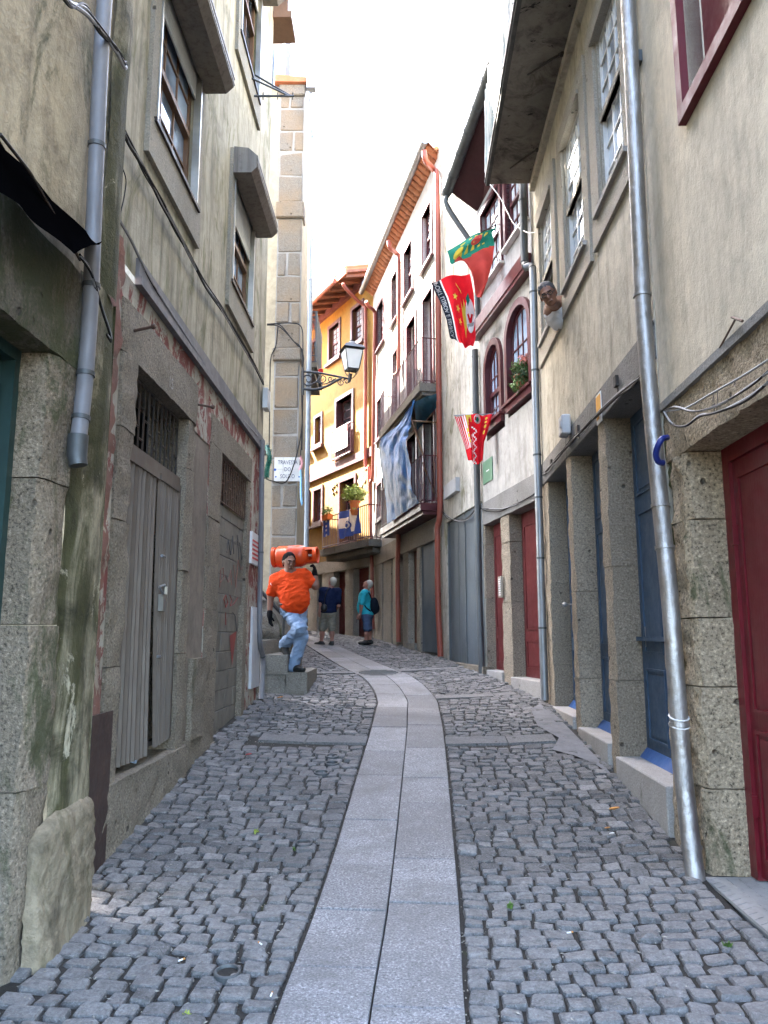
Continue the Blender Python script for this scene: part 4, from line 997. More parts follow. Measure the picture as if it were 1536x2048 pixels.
# red window with shutter and curtain
for nm, bx in (('frame', [(rw[0], rw[1] + .09, rw[2] - .09, rw[2], -.1, .05), (rw[1], rw[1] + .09, rw[2], rw[3], -.1, .05)]),):
    part('window_frame', 'red_window', b, R1, *bx)
wo = part('window', 'red_window', b, R1, (rw[1] - .42, rw[1], rw[2], rw[3], -.16, -.11), (rw[0], rw[1] - .42, rw[2], rw[2] + .06, -.16, -.11), (rw[1] - .48, rw[1] - .42, rw[2], rw[3], -.2, -.09))
m = MB(); m.grid(lambda a, c: R1.pt(rw[0] + 1.6 * a, rw[2] + .03 + 1.9 * c, -.24 + .018 * math.sin(a * 62)), 90, 2); m.build('curtain', 'curtain', wo, True)
part('pane', 'glass_dark', wo, R1, (rw[0], rw[1] - .48, rw[2] + .06, rw[3], -.275, -.27))
u, z = R1.uz(1431, 806, 0); mm = text_mesh('47', .15, lambda x, y: R1.pt(u - x * .8, z + y * 1.2, .002 + .0)); mm.build('house_number', 'ink_black', b)
# ---- steel rain pipe on the joint
sp = fpath(R1, [(1248, -140), (1256, 0), (1270, 280), (1283, 560), (1297, 760), (1320, 1000), (1338, 1180), (1350, 1330), (1358, 1440), (1366, 1540), (1380, 1670), (1393, 1768)], .085)
pt_ = pipe('rain_pipe', 'shiny dented steel rain pipe between the beige and grey houses', sp, .056, 'steel', 18, (.285, .46, .50, .735, .93), 'steel')
m = MB(); zt = 0
for f in (.80,):
    q = sp[8]
    for dz in (.02, -.03): m.tube([q + Vector((math.cos(a) * .06, math.sin(a) * .06, dz + .02 * math.sin(a))) for a in np.linspace(0, 6.28, 14)], .005, 5, False)
m.build('cable_tie', 'white_paint', pt_, True)
m = MB(); m.tube(catmull3(fpath(R1, [(1334, 875, .1), (1322, 880, .16), (1312, 905, .18), (1316, 922, .16), (1326, 926, .12)]), 5), .02, 10); tag(m.build('drain_hose', 'hose_blue', None, True, base=R1.pt(*R1.uz(1320, 900), .1)), 'short dark blue hose looping out beside the steel pipe', 'hose')
# ---- grey house with three blue doors
b = thing('house', 'pale grey house with three blue doors between granite pillars', 'house', R2.pt(2.5, 0)); H = b; E = 5.0
D1, D2, D3 = (.22, 1.54), (1.80, 3.02), (3.26, 4.48); zl, zlt = 3.49, 3.78
ws = [(.40, 1.22, 5.34, 7.05), (1.82, 2.74, 5.32, 7.0), (3.42, 4.30, 5.30, 6.95)]
m = MB(); holed(m, R2, 0, E, zlt, 8.0, ws, .22); holed(m, R2, 0, E, 8.0, 13.5, [(.9, 1.9, 8.1, 10.5), (3, 4, 8.1, 10.5)], .25); m.build('wall', 'R2_plaster', b)
shell(b, R2, 0, E, -.1, 13.5, 'R2_plaster')
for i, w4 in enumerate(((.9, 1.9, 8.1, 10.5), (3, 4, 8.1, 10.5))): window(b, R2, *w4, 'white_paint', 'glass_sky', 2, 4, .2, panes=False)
zthr = [.54, .61, .69]
us = [0] + list(D1) + list(D2) + list(D3) + [E]
for i, (a, c) in enumerate(((0, D1[0]), (D1[1], D2[0]), (D2[1], D3[0]), (D3[1], E - .05))):
    z = R2.g((a + c) / 2) - .1; k = 0; cut = random.uniform(2.0, 2.4); zs = [z, cut * .45 + .2, cut, zl]
    if i == 0: zs = [z, zl]
    for j in range(len(zs) - 1):
        mm = MB(); rough_box(mm, R2, a + .004, c - .004, zs[j], zs[j + 1] - .005, -.32, .0 + random.uniform(-.004, .006), .055, .014, 50 + i * 7 + j, .022, 7); mm.build('pillar_stone', 'R2_granite', b, True)
for i, (a, c) in enumerate(((-0.0, (D1[1] + D2[0]) / 2), ((D1[1] + D2[0]) / 2, (D2[1] + D3[0]) / 2), ((D2[1] + D3[0]) / 2, E - .02))):
    mm = MB(); mm.fbox(R2, a + .003, c - .003, zl, zlt + .0, -.30, .008 + .002 * i, .008); mm.build('lintel', 'R2_lintel', b)
for i, (a, c) in enumerate((D1, D2, D3)):
    mm = MB(); mm.fbox(R2, a + .012, c - .012, R2.g(a) - .15, zthr[i], -.31, .03 - .004 * i, .008); mm.build('threshold', 'pale_sill', b)
    pan = [(.10, .90, .30, .74), (.10, .90, .04, .27)] if i < 2 else [(.1, .9, .55, .95), (.1, .9, .06, .5)]
    d = panel_door(b, R2, a + .01, c - .01, zthr[i], zl - .01, -.24, 'blue_paint', [(.08, .46, .05, .25), (.54, .92, .05, .25), (.08, .46, .29, .70), (.54, .92, .29, .70), (.08, .92, .75, .97)])
    kk = MB(); kk.hexa([R2.pt(u, zthr[i] + z, o) for z, o2 in ((.0, .07), (.075, .008)) for (u, o) in ((a + .02, -.24), (c - .02, -.24), (c - .02, -.24 + o2), (a + .02, -.24 + o2))]); kk.build('weather_bar', 'blue_light', d)
    if i == 0: part('lock_plate', 'alu', d, R2, (c - .16, c - .11, 1.45, 1.62, -.24, -.232)); part('bar', 'blue_paint', d, R2, (a + .02, c - .02, 1.50, 1.535, -.24, -.19))
    if i == 2:
        uh, zh = R2.uz(1133, 1209, -.12); hm = MB(); hm.tube([R2.pt(uh, zh, -.24), R2.pt(uh, zh, -.13)], .01, 8); hm.lathe(R2.pt(uh, zh, -.13), (R2.n[0], R2.n[1], 0), [(0, .012), (.02, .03), (.045, .03), (.06, .012)], 12); hm.build('knob', 'steel', d, True)
# vents in the lintels
for i, (x, y, lb) in enumerate(((1237, 763, 'near'), (1160, 860, 'mid'), (1106, 927, 'far'))):
    u, z = R2.uz(x, y); m = MB(); m.box(R2, u - .035, u + .035, z - .045, z + .045, .0, .035); m.box(R2, u - .02, u + .02, z - .09, z - .045, .0, .012); o = m.build('vent', 'iron', b)
# first-floor windows in granite surrounds, rounded glazing bars in the top sash
for i, w4 in enumerate(ws):
    u0, u1, z0, z1 = w4; a0, a1 = (u0 - .22, min(E - .12, u1 + .22)) if i else (u0 - .24, u1 + .26)
    surr = part('surround', 'R2_frame_stone', b, R2, (a0, u0, z0 - .03, z1, 0, .03), (u1, a1, z0 - .03, z1, 0, .03), (a0, a1, z0 - .28, z0 - .03, 0, .034), (a0, a1, z1, z1 + .22, 0, .032))
    wo = window(b, R2, u0, u1, z0, z1, 'white_paint', 'glass_white', 3, 6, .075, .06, .02, True, None, True, 'white_curtain' if i < 2 else 'interior', i == 2)
    part('sill', 'pale_sill', wo, R2, (u0 - .1, u1 + .1, z0 - .045, z0, -.1, .07))
    part('meeting_rail', 'R2_frame_stone', wo, R2, (u0, u1, (z0 + z1) / 2 - .03, (z0 + z1) / 2 + .03, -.05, .0))
    mm = MB(); zt = z1 - .06; zm = zt - .42; wd3 = (u1 - u0 - .12) / 3
    for k in range(3):
        cx = u0 + .06 + wd3 * (k + .5)
        for s_ in (-1, 1):
            mm.tube([R2.pt(cx + s_ * wd3 / 2 * math.cos(a), zm + .40 * math.sin(a), -.04) for a in np.linspace(0, 1.57, 8)], .008, 5)
    mm.build('tracery', 'white_paint', wo, True)
    part('moulding', 'R2_frame_stone', wo, R2, (u0 + .001, u0 + .05, z0, z1 - .001, -.03, -.002), (u1 - .05, u1 - .001, z0, z1 - .001, -.03, -.002))
    part('head', 'R2_frame_stone', wo, R2, (u0 - .02, u1 + .02, z1 - .05, z1 - .004, -.12, .055))
# balcony slab over the windows
zb0 = 7.74; BO = .62
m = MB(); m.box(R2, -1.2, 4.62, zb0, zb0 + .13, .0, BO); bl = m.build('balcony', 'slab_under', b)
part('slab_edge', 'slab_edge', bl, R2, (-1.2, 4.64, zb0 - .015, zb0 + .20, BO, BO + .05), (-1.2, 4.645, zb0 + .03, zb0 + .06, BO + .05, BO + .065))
part('slab_band', 'white_paint', bl, R2, (-1.2, 4.65, zb0 + .12, zb0 + .135, BO + .05, BO + .058))
for (x0, y0, x1, y1) in ((1075, 300, 1020, 337), (1125, 108, 1055, 150)):
    d0 = ray(x0, y0); k0 = (zb0 - .01 - CAMZ) / d0[2]; d1 = ray(x1, y1); k1 = (zb0 - .06 - CAMZ) / d1[2]
    m = MB(); m.tube([Vector(d0 * k0) + Vector((0, 0, CAMZ + .02)), Vector(d1 * k1) + Vector((0, 0, CAMZ))], [.016, .009], 8); m.lathe(Vector(d0 * k0) + Vector((0, 0, CAMZ)), (0, 0, 1), [(-.01, .03), (.012, .03)], 10); m.build('drain_spike', 'iron', bl, True)
part('cornice', 'R2_plaster', bl, R2, (-1.2, 4.66, zb0 - .10, zb0, 0, .07))
rl = MB()
for i in range(60):
    u = -1.15 + i * .098; rl.tube([R2.pt(u, zb0 + .2, BO + .02), R2.pt(u, zb0 + 1.25, BO + .02)], .008, 5)
rl.tube([R2.pt(-1.2, zb0 + 1.25, BO + .02), R2.pt(4.62, zb0 + 1.25, BO + .02)], .018, 8); ro = rl.build('railing', 'black_iron', bl, True)
m = MB(); m.grid(lambda a, c: R2.pt(-1.2 + 5.82 * a, zb0 + .16 + 1.1 * c, BO + .045 + .012 * math.sin(a * 330) + .01 * math.sin(a * 90 + c * 4)), 260, 3); m.build('privacy_net', 'net_blue', bl, True)
# service bits on the grey house
u, z = R2.uz(1133, 852, .05); m = MB(); m.fbox(R2, u - .10, u + .10, z - .11, z + .11, .02, .12, .015); m.fbox(R2, u - .07, u - .02, z - .03, z + .04, .12, .13, .004); tag(m.build('alarm_box', 'box_white', None, base=R2.pt(u, z, .02)), 'pale alarm box on grey wall above the middle blue door', 'alarm box')
u, z = R2.uz(1196, 818, .02); t = thing('address_sign', 'small orange and white sign at the lintel joint', 'sign', R2.pt(u, z, .02)); part('board', 'sign_white', t, R2, (u - .11, u + .07, z - .14, z + .14, .012, .02)); part('print', 'sign_orange', t, R2, (u - .10, u + .06, z - .02, z + .12, .02, .022), (u - .03, u + .06, z - .10, z - .06, .02, .022))
bundle(R2, [(1284, 752), (1262, 770), (1235, 790), (1200, 825), (1170, 858), (1140, 885), (1115, 915), (1095, 940), (1085, 948)], 5, .010, .04, 'black cable bundle sagging along the lintels of the grey house', .016)
bundle(R1, [(1540, 718), (1480, 755), (1420, 790), (1370, 815), (1328, 824)], 1, .006, .04, 'thin dark cable slanting across the granite lintel', .003)
bundle(R1, [(1540, 742), (1500, 770), (1440, 808), (1390, 824), (1350, 815), (1328, 824)], 2, .007, .045, 'grey cable drooping under the house number', .006)
bundle(R1, [(1540, 764), (1490, 800), (1430, 826), (1400, 830), (1372, 852), (1345, 846), (1328, 826)], 2, .008, .05, 'black looped cable drooping lowest over the red door', .005)
u, z = R1.uz(1470, 640, 0); m = MB(); m.tube(fpath(R1, [(1440, 695, .01), (1470, 640, .03)]), .006, 6); m.tube(fpath(R1, [(1464, 634, .04), (1485, 642, .04)]), .008, 6); tag(m.build('wire_stub', 'rust_bar', None, True, base=R1.pt(u, z, 0)), 'stray rusty wire poking from the beige wall', 'wire')
q = fpath(R1, [(1278, 118, .02)])[0]
m = MB(); m.box(R1, R1.uz(1281, 118)[0] - .05, R1.uz(1281, 118)[0] + .04, R1.uz(1281, 118)[1] - .05, R1.uz(1281, 118)[1] + .04, .0, .05); tag(m.build('wall_clip', 'zinc_dark', None, base=q), 'small metal wall clip high beside the steel pipe', 'clip')
# grey down pipes at the joint with the red-windowed house
pipe('rain_pipe', 'grey down pipe from the balcony end to the red cornice', fpath(R2, [(1045, 355), (1047, 430), (1049, 520), (1052, 532)], .12), .055, 'zinc_dark', 12, (.2, .7), 'zinc_dark')
pg = fpath(R3, [(1048, 536, .18), (1062, 534, .10), (1066, 560, .10), (1069, 700, .10), (1074, 900, .10), (1079, 1050, .10), (1083, 1200, .10), (1090, 1400, .10)])
pipe('rain_pipe', 'grey down pipe left of the blue doors, nearer of two grey pipes', pg, .05, 'zinc', 12, (.2, .32, .46, .58, .66, .78, .9), 'zinc_dark')
# ---- house with red arched windows
b = thing('house', 'pale house with dark red arched windows and two red doors', 'house', R3.pt(1.2, 0)); E = R3.L
wA, wB = (1.42, 2.10, 4.92, 6.05), (.10, 1.02, 4.98, 6.22)
u1_ = [(.12, .95, 7.55, 8.75), (1.25, 2.25, 7.45, 8.75)]
dA, dB = (1.66, 2.50), (.05, 1.25)
m = MB(); holed(m, R3, -.05, E, 3.38, 6.62, [(1.30, 2.24, 4.72, 6.32), (-.05, 1.14, 4.80, 6.46)], .1); m.build('wall', 'R3_plaster', b)
m = MB(); holed(m, R3, -.05, E, 6.62, 9.0, u1_, .12); m.build('upper_wall', 'R3_upper', b)
shell(b, R3, 0, E, 0, 9.3, 'R3_upper', end0=True, eave=.05)
part('cornice', 'maroon', b, R3, (-.02, E + .05, 6.60, 6.90, 0, .12), (-.02, E + .05, 6.66, 6.86, .12, .135))
def arch_win(u0, u1, z0, zs, rise, o, openb):
    """segmental-arched sash window: jambs, arched head, bars, panes"""
    uc, hw = (u0 + u1) / 2, (u1 - u0) / 2; n = 14
    def top(u, h=0): return zs + rise * math.sqrt(max(0, 1 - ((u - uc) / (hw + 1e-6)) ** 2)) + h
    mm = MB(); w_ = .11
    mm.box(R3, u0 - w_, u0, z0 - .02, zs, -.1, .05); mm.box(R3, u1, u1 + w_, z0 - .02, zs, -.1, .05); mm.box(R3, u0 - w_, u1 + w_, z0 - .16, z0 - .02, -.1, .06)
    for k in range(n):
        a0, a1 = math.pi * k / n, math.pi * (k + 1) / n
        Q = []
        for a in (a0, a1):
            for rr in (0, 1): Q.append((uc - (hw + w_ * rr) * math.cos(a), zs + (rise + w_ * rr) * math.sin(a)))
        i0, o0, i1, o1_ = Q
        mm.hexa([R3.pt(*p_, oo) for oo in (-.1, .05) for p_ in (i0, i1, o1_, o0)])
        # spandrel above the arch, render in the wall plane
    wo = mm.build('window_frame', 'maroon', b); fr = MB(); zm = z0 + (zs - z0) * .52
    for k in range(n):   # plaster spandrels
        a0, a1 = math.pi * k / n, math.pi * (k + 1) / n; pa = (uc - (hw + w_) * math.cos(a0), zs + (rise + w_) * math.sin(a0)); pb = (uc - (hw + w_) * math.cos(a1), zs + (rise + w_) * math.sin(a1))
        fr.quad(R3.pt(*pa, .0), R3.pt(*pb, .0), R3.pt(pb[0], zs + rise + w_ + .12, .0), R3.pt(pa[0], zs + rise + w_ + .12, .0))
    fr.build('spandrel', 'R3_plaster', b)
    sa = MB(); f = .045
    sa.box(R3, u0, u0 + f, zm if openb else z0, zs + rise * .3, -.09, -.04); sa.box(R3, u1 - f, u1, zm if openb else z0, zs + rise * .3, -.09, -.04); sa.box(R3, u0 + f, u1 - f, zm - .03, zm + .04, -.09, -.025)
    if not openb: sa.box(R3, u0 + f, u1 - f, z0, z0 + .05, -.11, -.06)
    for k in range(n):
        a0, a1 = math.pi * k / n, math.pi * (k + 1) / n; Q = []
        for a in (a0, a1):
            for rr in (0, 1): Q.append((uc - (hw - f * (1 - rr)) * math.cos(a), zs + (rise - f * (1 - rr)) * math.sin(a)))
        i0, o0, i1, o1_ = Q; sa.hexa([R3.pt(*p_, oo) for oo in (-.09, -.04) for p_ in (i0, i1, o1_, o0)])
    nc = 4
    for k in range(1, nc):
        x = u0 + f + (u1 - u0 - 2 * f) * k / nc; sa.box(R3, x - .011, x + .011, zm + .04, top(x) - .03, -.08, -.045)
        if not openb: sa.box(R3, x - .011, x + .011, z0 + .05, zm - .03, -.10, -.065)
    zh = (zm + zs) / 2 + .06; sa.box(R3, u0 + f, u1 - f, zh - .01, zh + .01, -.079, -.046)
    if not openb: sa.box(R3, u0 + f, u1 - f, (z0 + zm) / 2 - .01, (z0 + zm) / 2 + .01, -.099, -.066)
    so = sa.build('window', 'maroon', b)
    for k in range(nc):
        xa, xb = u0 + f + (u1 - u0 - 2 * f) * k / nc, u0 + f + (u1 - u0 - 2 * f) * (k + 1) / nc
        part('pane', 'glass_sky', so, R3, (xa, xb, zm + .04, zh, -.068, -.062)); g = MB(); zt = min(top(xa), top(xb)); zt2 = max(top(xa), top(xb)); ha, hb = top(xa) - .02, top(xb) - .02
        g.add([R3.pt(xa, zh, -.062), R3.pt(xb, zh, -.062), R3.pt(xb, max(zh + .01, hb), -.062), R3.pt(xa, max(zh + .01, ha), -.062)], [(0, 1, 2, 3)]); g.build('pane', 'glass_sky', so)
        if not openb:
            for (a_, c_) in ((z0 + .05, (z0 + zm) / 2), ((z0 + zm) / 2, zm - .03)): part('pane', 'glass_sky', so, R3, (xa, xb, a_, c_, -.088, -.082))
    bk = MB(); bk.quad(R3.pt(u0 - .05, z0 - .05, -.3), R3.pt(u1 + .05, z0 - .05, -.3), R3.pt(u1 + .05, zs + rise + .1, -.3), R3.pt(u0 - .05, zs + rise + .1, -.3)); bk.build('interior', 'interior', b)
    part('sill', 'maroon', wo, R3, (u0 - w_ - .03, u1 + w_ + .03, z0 - .06, z0 - .02, -.1, .10))
arch_win(1.42, 2.12, 4.98, 5.86, .34, 0, False); arch_win(.10, 1.02, 5.02, 5.95, .38, 0, True)
for w4 in u1_:
    part('surround', 'maroon', b, R3, (w4[0] - .09, w4[0], w4[2] - .09, w4[3] + .09, -.05, .04), (w4[1], w4[1] + .09, w4[2] - .09, w4[3] + .09, -.05, .04), (w4[0], w4[1], w4[2] - .09, w4[2], -.05, .045), (w4[0], w4[1], w4[3], w4[3] + .09, -.05, .04))
    window(b, R3, *w4, 'maroon', 'glass_white', 4, 4, .1, .05, .02, True)
    part('sill', 'white_paint', b, R3, (w4[0] - .12, w4[1] + .12, w4[2] - .12, w4[2] - .085, 0, .09))
# eave and gutter
zE = 9.35
G0, G1 = at_y(985, 130, 9.9), at_y(893, 388, 12.55)
m = MB(); m.hexa([R3.pt(-.3, 9.0, -.1), R3.pt(E + .05, 8.98, -.1), Vector((G1.x + .05, G1.y, G1.z + .05)), Vector((G0.x + .05, G0.y, G0.z + .05)), R3.pt(-.3, 9.5, -.1), R3.pt(E + .05, 9.48, -.1), Vector((G1.x + .05, G1.y, G1.z + .13)), Vector((G0.x + .05, G0.y, G0.z + .13))]); m.build('eave', 'soffit_red', b)
tg = thing('gutter', 'dark zinc gutter along the eave above the flags', 'gutter', G1)
m = MB(); m.tube([G0 + (G0 - G1) * .25, G0, G0.lerp(G1, .5), G1], .085, 14); m.build('trough', 'zinc_dark', tg, True)
for f in (.1, .28, .46, .64, .82, .97): q = G0.lerp(G1, f); d = (G1 - G0).normalized(); m = MB(); m.tube([q - d * .02, q + d * .02], .093, 14); m.build('joint', 'zinc_dark', tg, True)
e1 = R3.pt(E - .1, 7.9, .06)
pipe('rain_pipe', 'grey down pipe elbowing from the eave gutter behind the flags', [G1 + Vector((0, -.05, -.05)), G1 + Vector((.02, -.03, -.28)), e1 + Vector((-.05, -.05, .35)), e1 + Vector((0, 0, .15)), e1 + Vector((0, 0, -.8)), e1 + Vector((0, 0, -1.2))], .045, 'zinc_dark', 12, (.5, .8), 'zinc_dark')
pipe('rain_pipe', 'dark grey down pipe between the red doors and the grey garage', fpath(R3, [(950, 700), (951, 760), (953, 900), (956, 1050), (959, 1200), (964, 1353)], .08), .055, 'zinc_dark', 12, (.05, .3, .55, .75, .9), 'zinc_dark')
# granite ground floor and red doors
for i, (a, c, mt) in enumerate(((-.02, dB[0], 'R2_granite'), (dB[1], dA[0], 'R2_granite'), (1.42, dA[0], 'R2_granite'), (dA[1], E, 'R2_granite'))):
    if i == 2: continue
    c2 = dA[0] if i == 1 else c
    stones(R3, a + .003, c2 - .003, R3.g(a) - .1, 3.35, -.3, .0, (1.3, .9, 1.2), mt, b, .01, 90 + i * 5)
m = MB(); rough_box(m, R3, -.02, E, 3.35, 3.72, -.3, .02, .09, .012, 99); m.build('lintel', 'R2_lintel', b, True)
for i, (d, zt) in enumerate(((dB, .95), (dA, 1.00))):
    mm = MB(); mm.fbox(R3, d[0], d[1], R3.g(d[0]) - .15, zt, -.3, .03, .01); mm.build('threshold', 'pale_sill', b)
    d3 = panel_door(b, R3, d[0], d[1], zt, 3.35, -.2 if i == 0 else -.16, 'maroon_door', [(.1, .9, .05, .22), (.1, .9, .28, .92)]); o3 = -.2 if i == 0 else -.16; part('lock_plate', 'alu', d3, R3, (d[0] + .06, d[0] + .11, zt + .95, zt + 1.15, o3, o3 + .012)); part('handle', 'alu', d3, R3, (d[0] + .07, d[0] + .2, zt + 1.06, zt + 1.08, o3 + .03, o3 + .045))
u, z = R3.uz(1003, 1174, .02); t = thing('intercom', 'metal intercom panel on granite between the red doors', 'intercom', R3.pt(u, z, .02)); part('plate', 'alu', t, R3, (u - .08, u + .07, z - .16, z + .16, .02, .05)); mm = MB()
for k in range(8): mm.box(R3, u - .05, u + .04, z - .13 + k * .034, z - .112 + k * .034, .05, .055)
mm.build('buttons', 'sign_white', t)
a = R3.rect([(968, 925), (986, 913), (968, 974), (986, 955)]); t = thing('plaque', 'green enamel plaque on pale wall under the lowest flag', 'sign', R3.pt(a[0], a[2], 0)); part('board', 'sign_green', t, R3, (a[0], a[1], a[2], a[3], .004, .02)); part('print', 'sign_white', t, R3, (a[0] + .15, a[0] + .2, a[2] + .18, a[2] + .2, .02, .0215), (a[0] + .22, a[0] + .3, a[2] + .18, a[2] + .2, .02, .0215))
bundle(R3, [(1070, 985), (1045, 1003), (1020, 1015), (1000, 1020), (975, 1020), (958, 1018)], 3, .010, .04, 'black cables running over the red doors to the garage', .014)
# ---- whitewashed gable wall with grey garage door
b = thing('house', 'weathered whitewashed house with tall grey metal garage door', 'house', R4.pt(1.5, 0)); E = R4.L
gd = (.05, 2.62, R4.g(1.4) - .02, 3.78)
m = MB(); P = R4.pt; holed(m, R4, 0, E + .05, .6, 8.5, [gd], .12); m.quad(P(0, 8.5), P(E + .05, 8.5), P(E + .05, 12.72), P(0, 10.2)); m.quad(P(0, 8.5), P(0, 10.2), P(0, 10.2, -5), P(0, 8.5, -5)); m.quad(P(0, 10.2), P(E + .05, 12.72), P(E + .05, 12.72, -5), P(0, 10.2, -5)); m.build('wall', 'R4_plaster', b)
shell(b, R4, 0, E, .5, 8.5, 'R4_plaster', roof=False)
m = MB(); m.hexa([P(-.02, 10.2, -.2), P(E + .08, 12.72, -.2), P(E + .08, 12.72, .05), P(-.02, 10.2, .05), P(-.02, 10.27, -.2), P(E + .08, 12.79, -.2), P(E + .08, 12.79, .05), P(-.02, 10.27, .05)]); m.build('coping', 'maroon', b)
m = MB(); m.grid(lambda a, c: R4.pt(gd[0] + (gd[1] - gd[0]) * a, gd[2] + (gd[3] - gd[2]) * c, -.05 + (.012 if int(a * 76) % 2 else 0)), 152, 1); dg_ = m.build('garage_door', 'grey_door', b)
part('door_frame', 'grey_door', dg_, R4, ((gd[0] + gd[1]) / 2 - .02, (gd[0] + gd[1]) / 2 + .02, gd[2], gd[3], -.05, -.02), (gd[1] - .05, gd[1], gd[2], gd[3], -.08, -.015))
mm = MB(); rough_box(mm, R4, -.1, E, .5, gd[2] + .04, -.1, .10, .1, .02, 5); mm.build('plinth', 'L2_granite', b, True)
a = R4.rect([(896, 963), (920, 965), (896, 990), (920, 992)]); tag(part('meter_box', 'box_white', None, R4, (a[0], a[1] , a[2], a[3], .005, .09)), 'white meter box on the whitewashed wall', 'meter box')
bundle(R4, [(953, 1018), (935, 1036), (915, 1042), (895, 1035), (884, 1022)], 3, .010, .05, 'tangle of black cables over the grey garage door', .02)
# ---------------------------------------------------------------- the corner house, steps and lamp
b = thing('house', 'corner house with granite quoins, cream render and street name tiles', 'house', L3.pt(.5, 0)); HC = b
zt = L3.uz(600, 172)[1]; Zb = [L3.uz(580, y)[1] for y in (437, 405, 722, 697, 193, 172)]
m = MB(); holed(m, L3, .03, 7, 0, zt, [], o=-.02); m.quad(L3.pt(.03, 0, -.02), L3.pt(.03, zt, -.02), L3.pt(.03, zt, -1.2), L3.pt(.03, 0, -1.2)); m.build('wall', 'L3_plaster', b)
part('mortar', 'L3_mortar', b, L3, (.032, .50, .5, zt, -.5, -.008))
part('sun_block', 'L3_plaster', b, L3, (1.0, 7, zt - .02, 16.2, -6, -.4))  # unseen block added above the eave to keep sun off the houses opposite
part('core', 'L3_plaster', b, L3, (.1, 7, 0, zt - .03, -1.0, -.03))
z = .55; k = 0
while z < zt - .1:
    nb = [q for q in (Zb[0], Zb[2], Zb[4], zt) if q > z + .05]; h = random.uniform(.36, .62); e = z + h
    for lo, hi in ((Zb[0], Zb[1]), (Zb[2], Zb[3]), (Zb[4], Zb[5])):
        if z < lo < e + .15: e = lo
    if zt - e < .15: e = zt
    cuts = [(.032, .50)] if k % 3 == 0 else ([(.032, .30), (.31, .50)] if k % 3 == 1 else [(.032, .22), (.23, .50)])
    if e - z > .48: cuts = [(.032, .50)]
    for a, c in cuts:
        m = MB(); m.fbox(L3, a + .012, c - .014, z + .012, e - .014, -.3, .004 + random.uniform(-.004, .006), .016, .012); m.build('quoin_stone', 'L3_stone', b)
    z = e; k += 1
    for lo, hi in ((Zb[0], Zb[1]), (Zb[2], Zb[3]), (Zb[4], Zb[5])):
        if abs(z - lo) < 1e-6:
            m = MB(); m.fbox(L3, .0, .53, lo, hi, -.3, .06, .02); m.build('moulding', 'L3_stone', b); z = hi
m = MB(); m.hexa([L3.pt(-.10, zt, .12), L3.pt(1.0, zt + .02, .12), L3.pt(1.4, zt + .02, -6), L3.pt(1.0, zt, -6), L3.pt(-.10, zt + .1, .12), L3.pt(1.0, zt + .2, .12), L3.pt(1.4, zt + .2, -6), L3.pt(1.0, zt + .1, -6)]); m.build('roof', 'terracotta', b)
q0, q1 = at_y(576, 134, 13.9), at_y(576, 25, 13.9); m = MB(); m.wbox(q0.x - .05, q0.x + .05, 13.85, 13.95, q0.z - .3, q1.z + 1); m.build('flue', 'pvc', b)
m = MB(); g0 = L3.pt(-.10, zt + .04, .14); m.tube([g0, g0 + Vector((-.95, 5, .0))], .07, 10); m.build('gutter', 'zinc_light', b, True)
m = MB(); m.fbox(L3, -.2, -.02, zt - .16, zt + .1, .0, .16, .01); m.build('hopper', 'zinc_light', b)
pl = [at_y(x, y, 13.5) for x, y in ((616, 185), (613, 215), (611, 300), (609, 500), (607, 700), (604, 900), (602, 1095))]
pl = [Vector((p.x if i else p.x, 13.52, p.z)) for i, p in enumerate(pl)]; xm = -1.375
pl = [Vector((xm if i > 1 else p.x, 13.5, p.z)) for i, p in enumerate(pl)]
pipe('rain_pipe', 'light zinc rain pipe on the quoined corner house', pl, .045, 'zinc_light', 12, (.3, .55, .8), 'zinc')
# name tiles
a = [at_y(548, 963, 13.58), at_y(603, 915, 13.58)]; cx, cz = (a[0].x + a[1].x) / 2, (a[0].z + a[1].z) / 2; hw, hh = (a[1].x - a[0].x) / 2, (a[1].z - a[0].z) / 2
t = thing('street_sign', 'white tile street sign reading TRAVESSA DO SOUTO on the quoins', 'street sign', Vector((cx, 13.57, cz - hh)))
for i in range(3):
    for j in range(2):
        m = MB(); m.wbox(cx - hw + 2 * hw * i / 3 + .002, cx - hw + 2 * hw * (i + 1) / 3 - .002, 13.555, 13.59, cz - hh + hh * j + .002, cz - hh + hh * (j + 1) - .002); m.build('tile', 'tile_sign', t)
for k, wd_ in enumerate(('TRAVESSA', 'DO', 'SOUTO')): text_mesh(wd_, .098, lambda x, y: Vector((cx + x * .80, 13.552, cz + hh * .55 - k * hh * .58 + y * 1.1))).build('lettering', 'ink_blue', t)
m = MB()
for s_ in (-1, 1): m.lathe(Vector((cx + s_ * hw * .93, 13.554, cz - .01)), (0, 1, 0), [(-.001, .025), (.001, .025)], 8); m.lathe(Vector((cx + s_ * hw * .86, 13.554, cz - .14)), (0, 1, 0), [(-.001, .016), (.001, .016)], 8)
m.build('ornament', 'sign_blue', t)
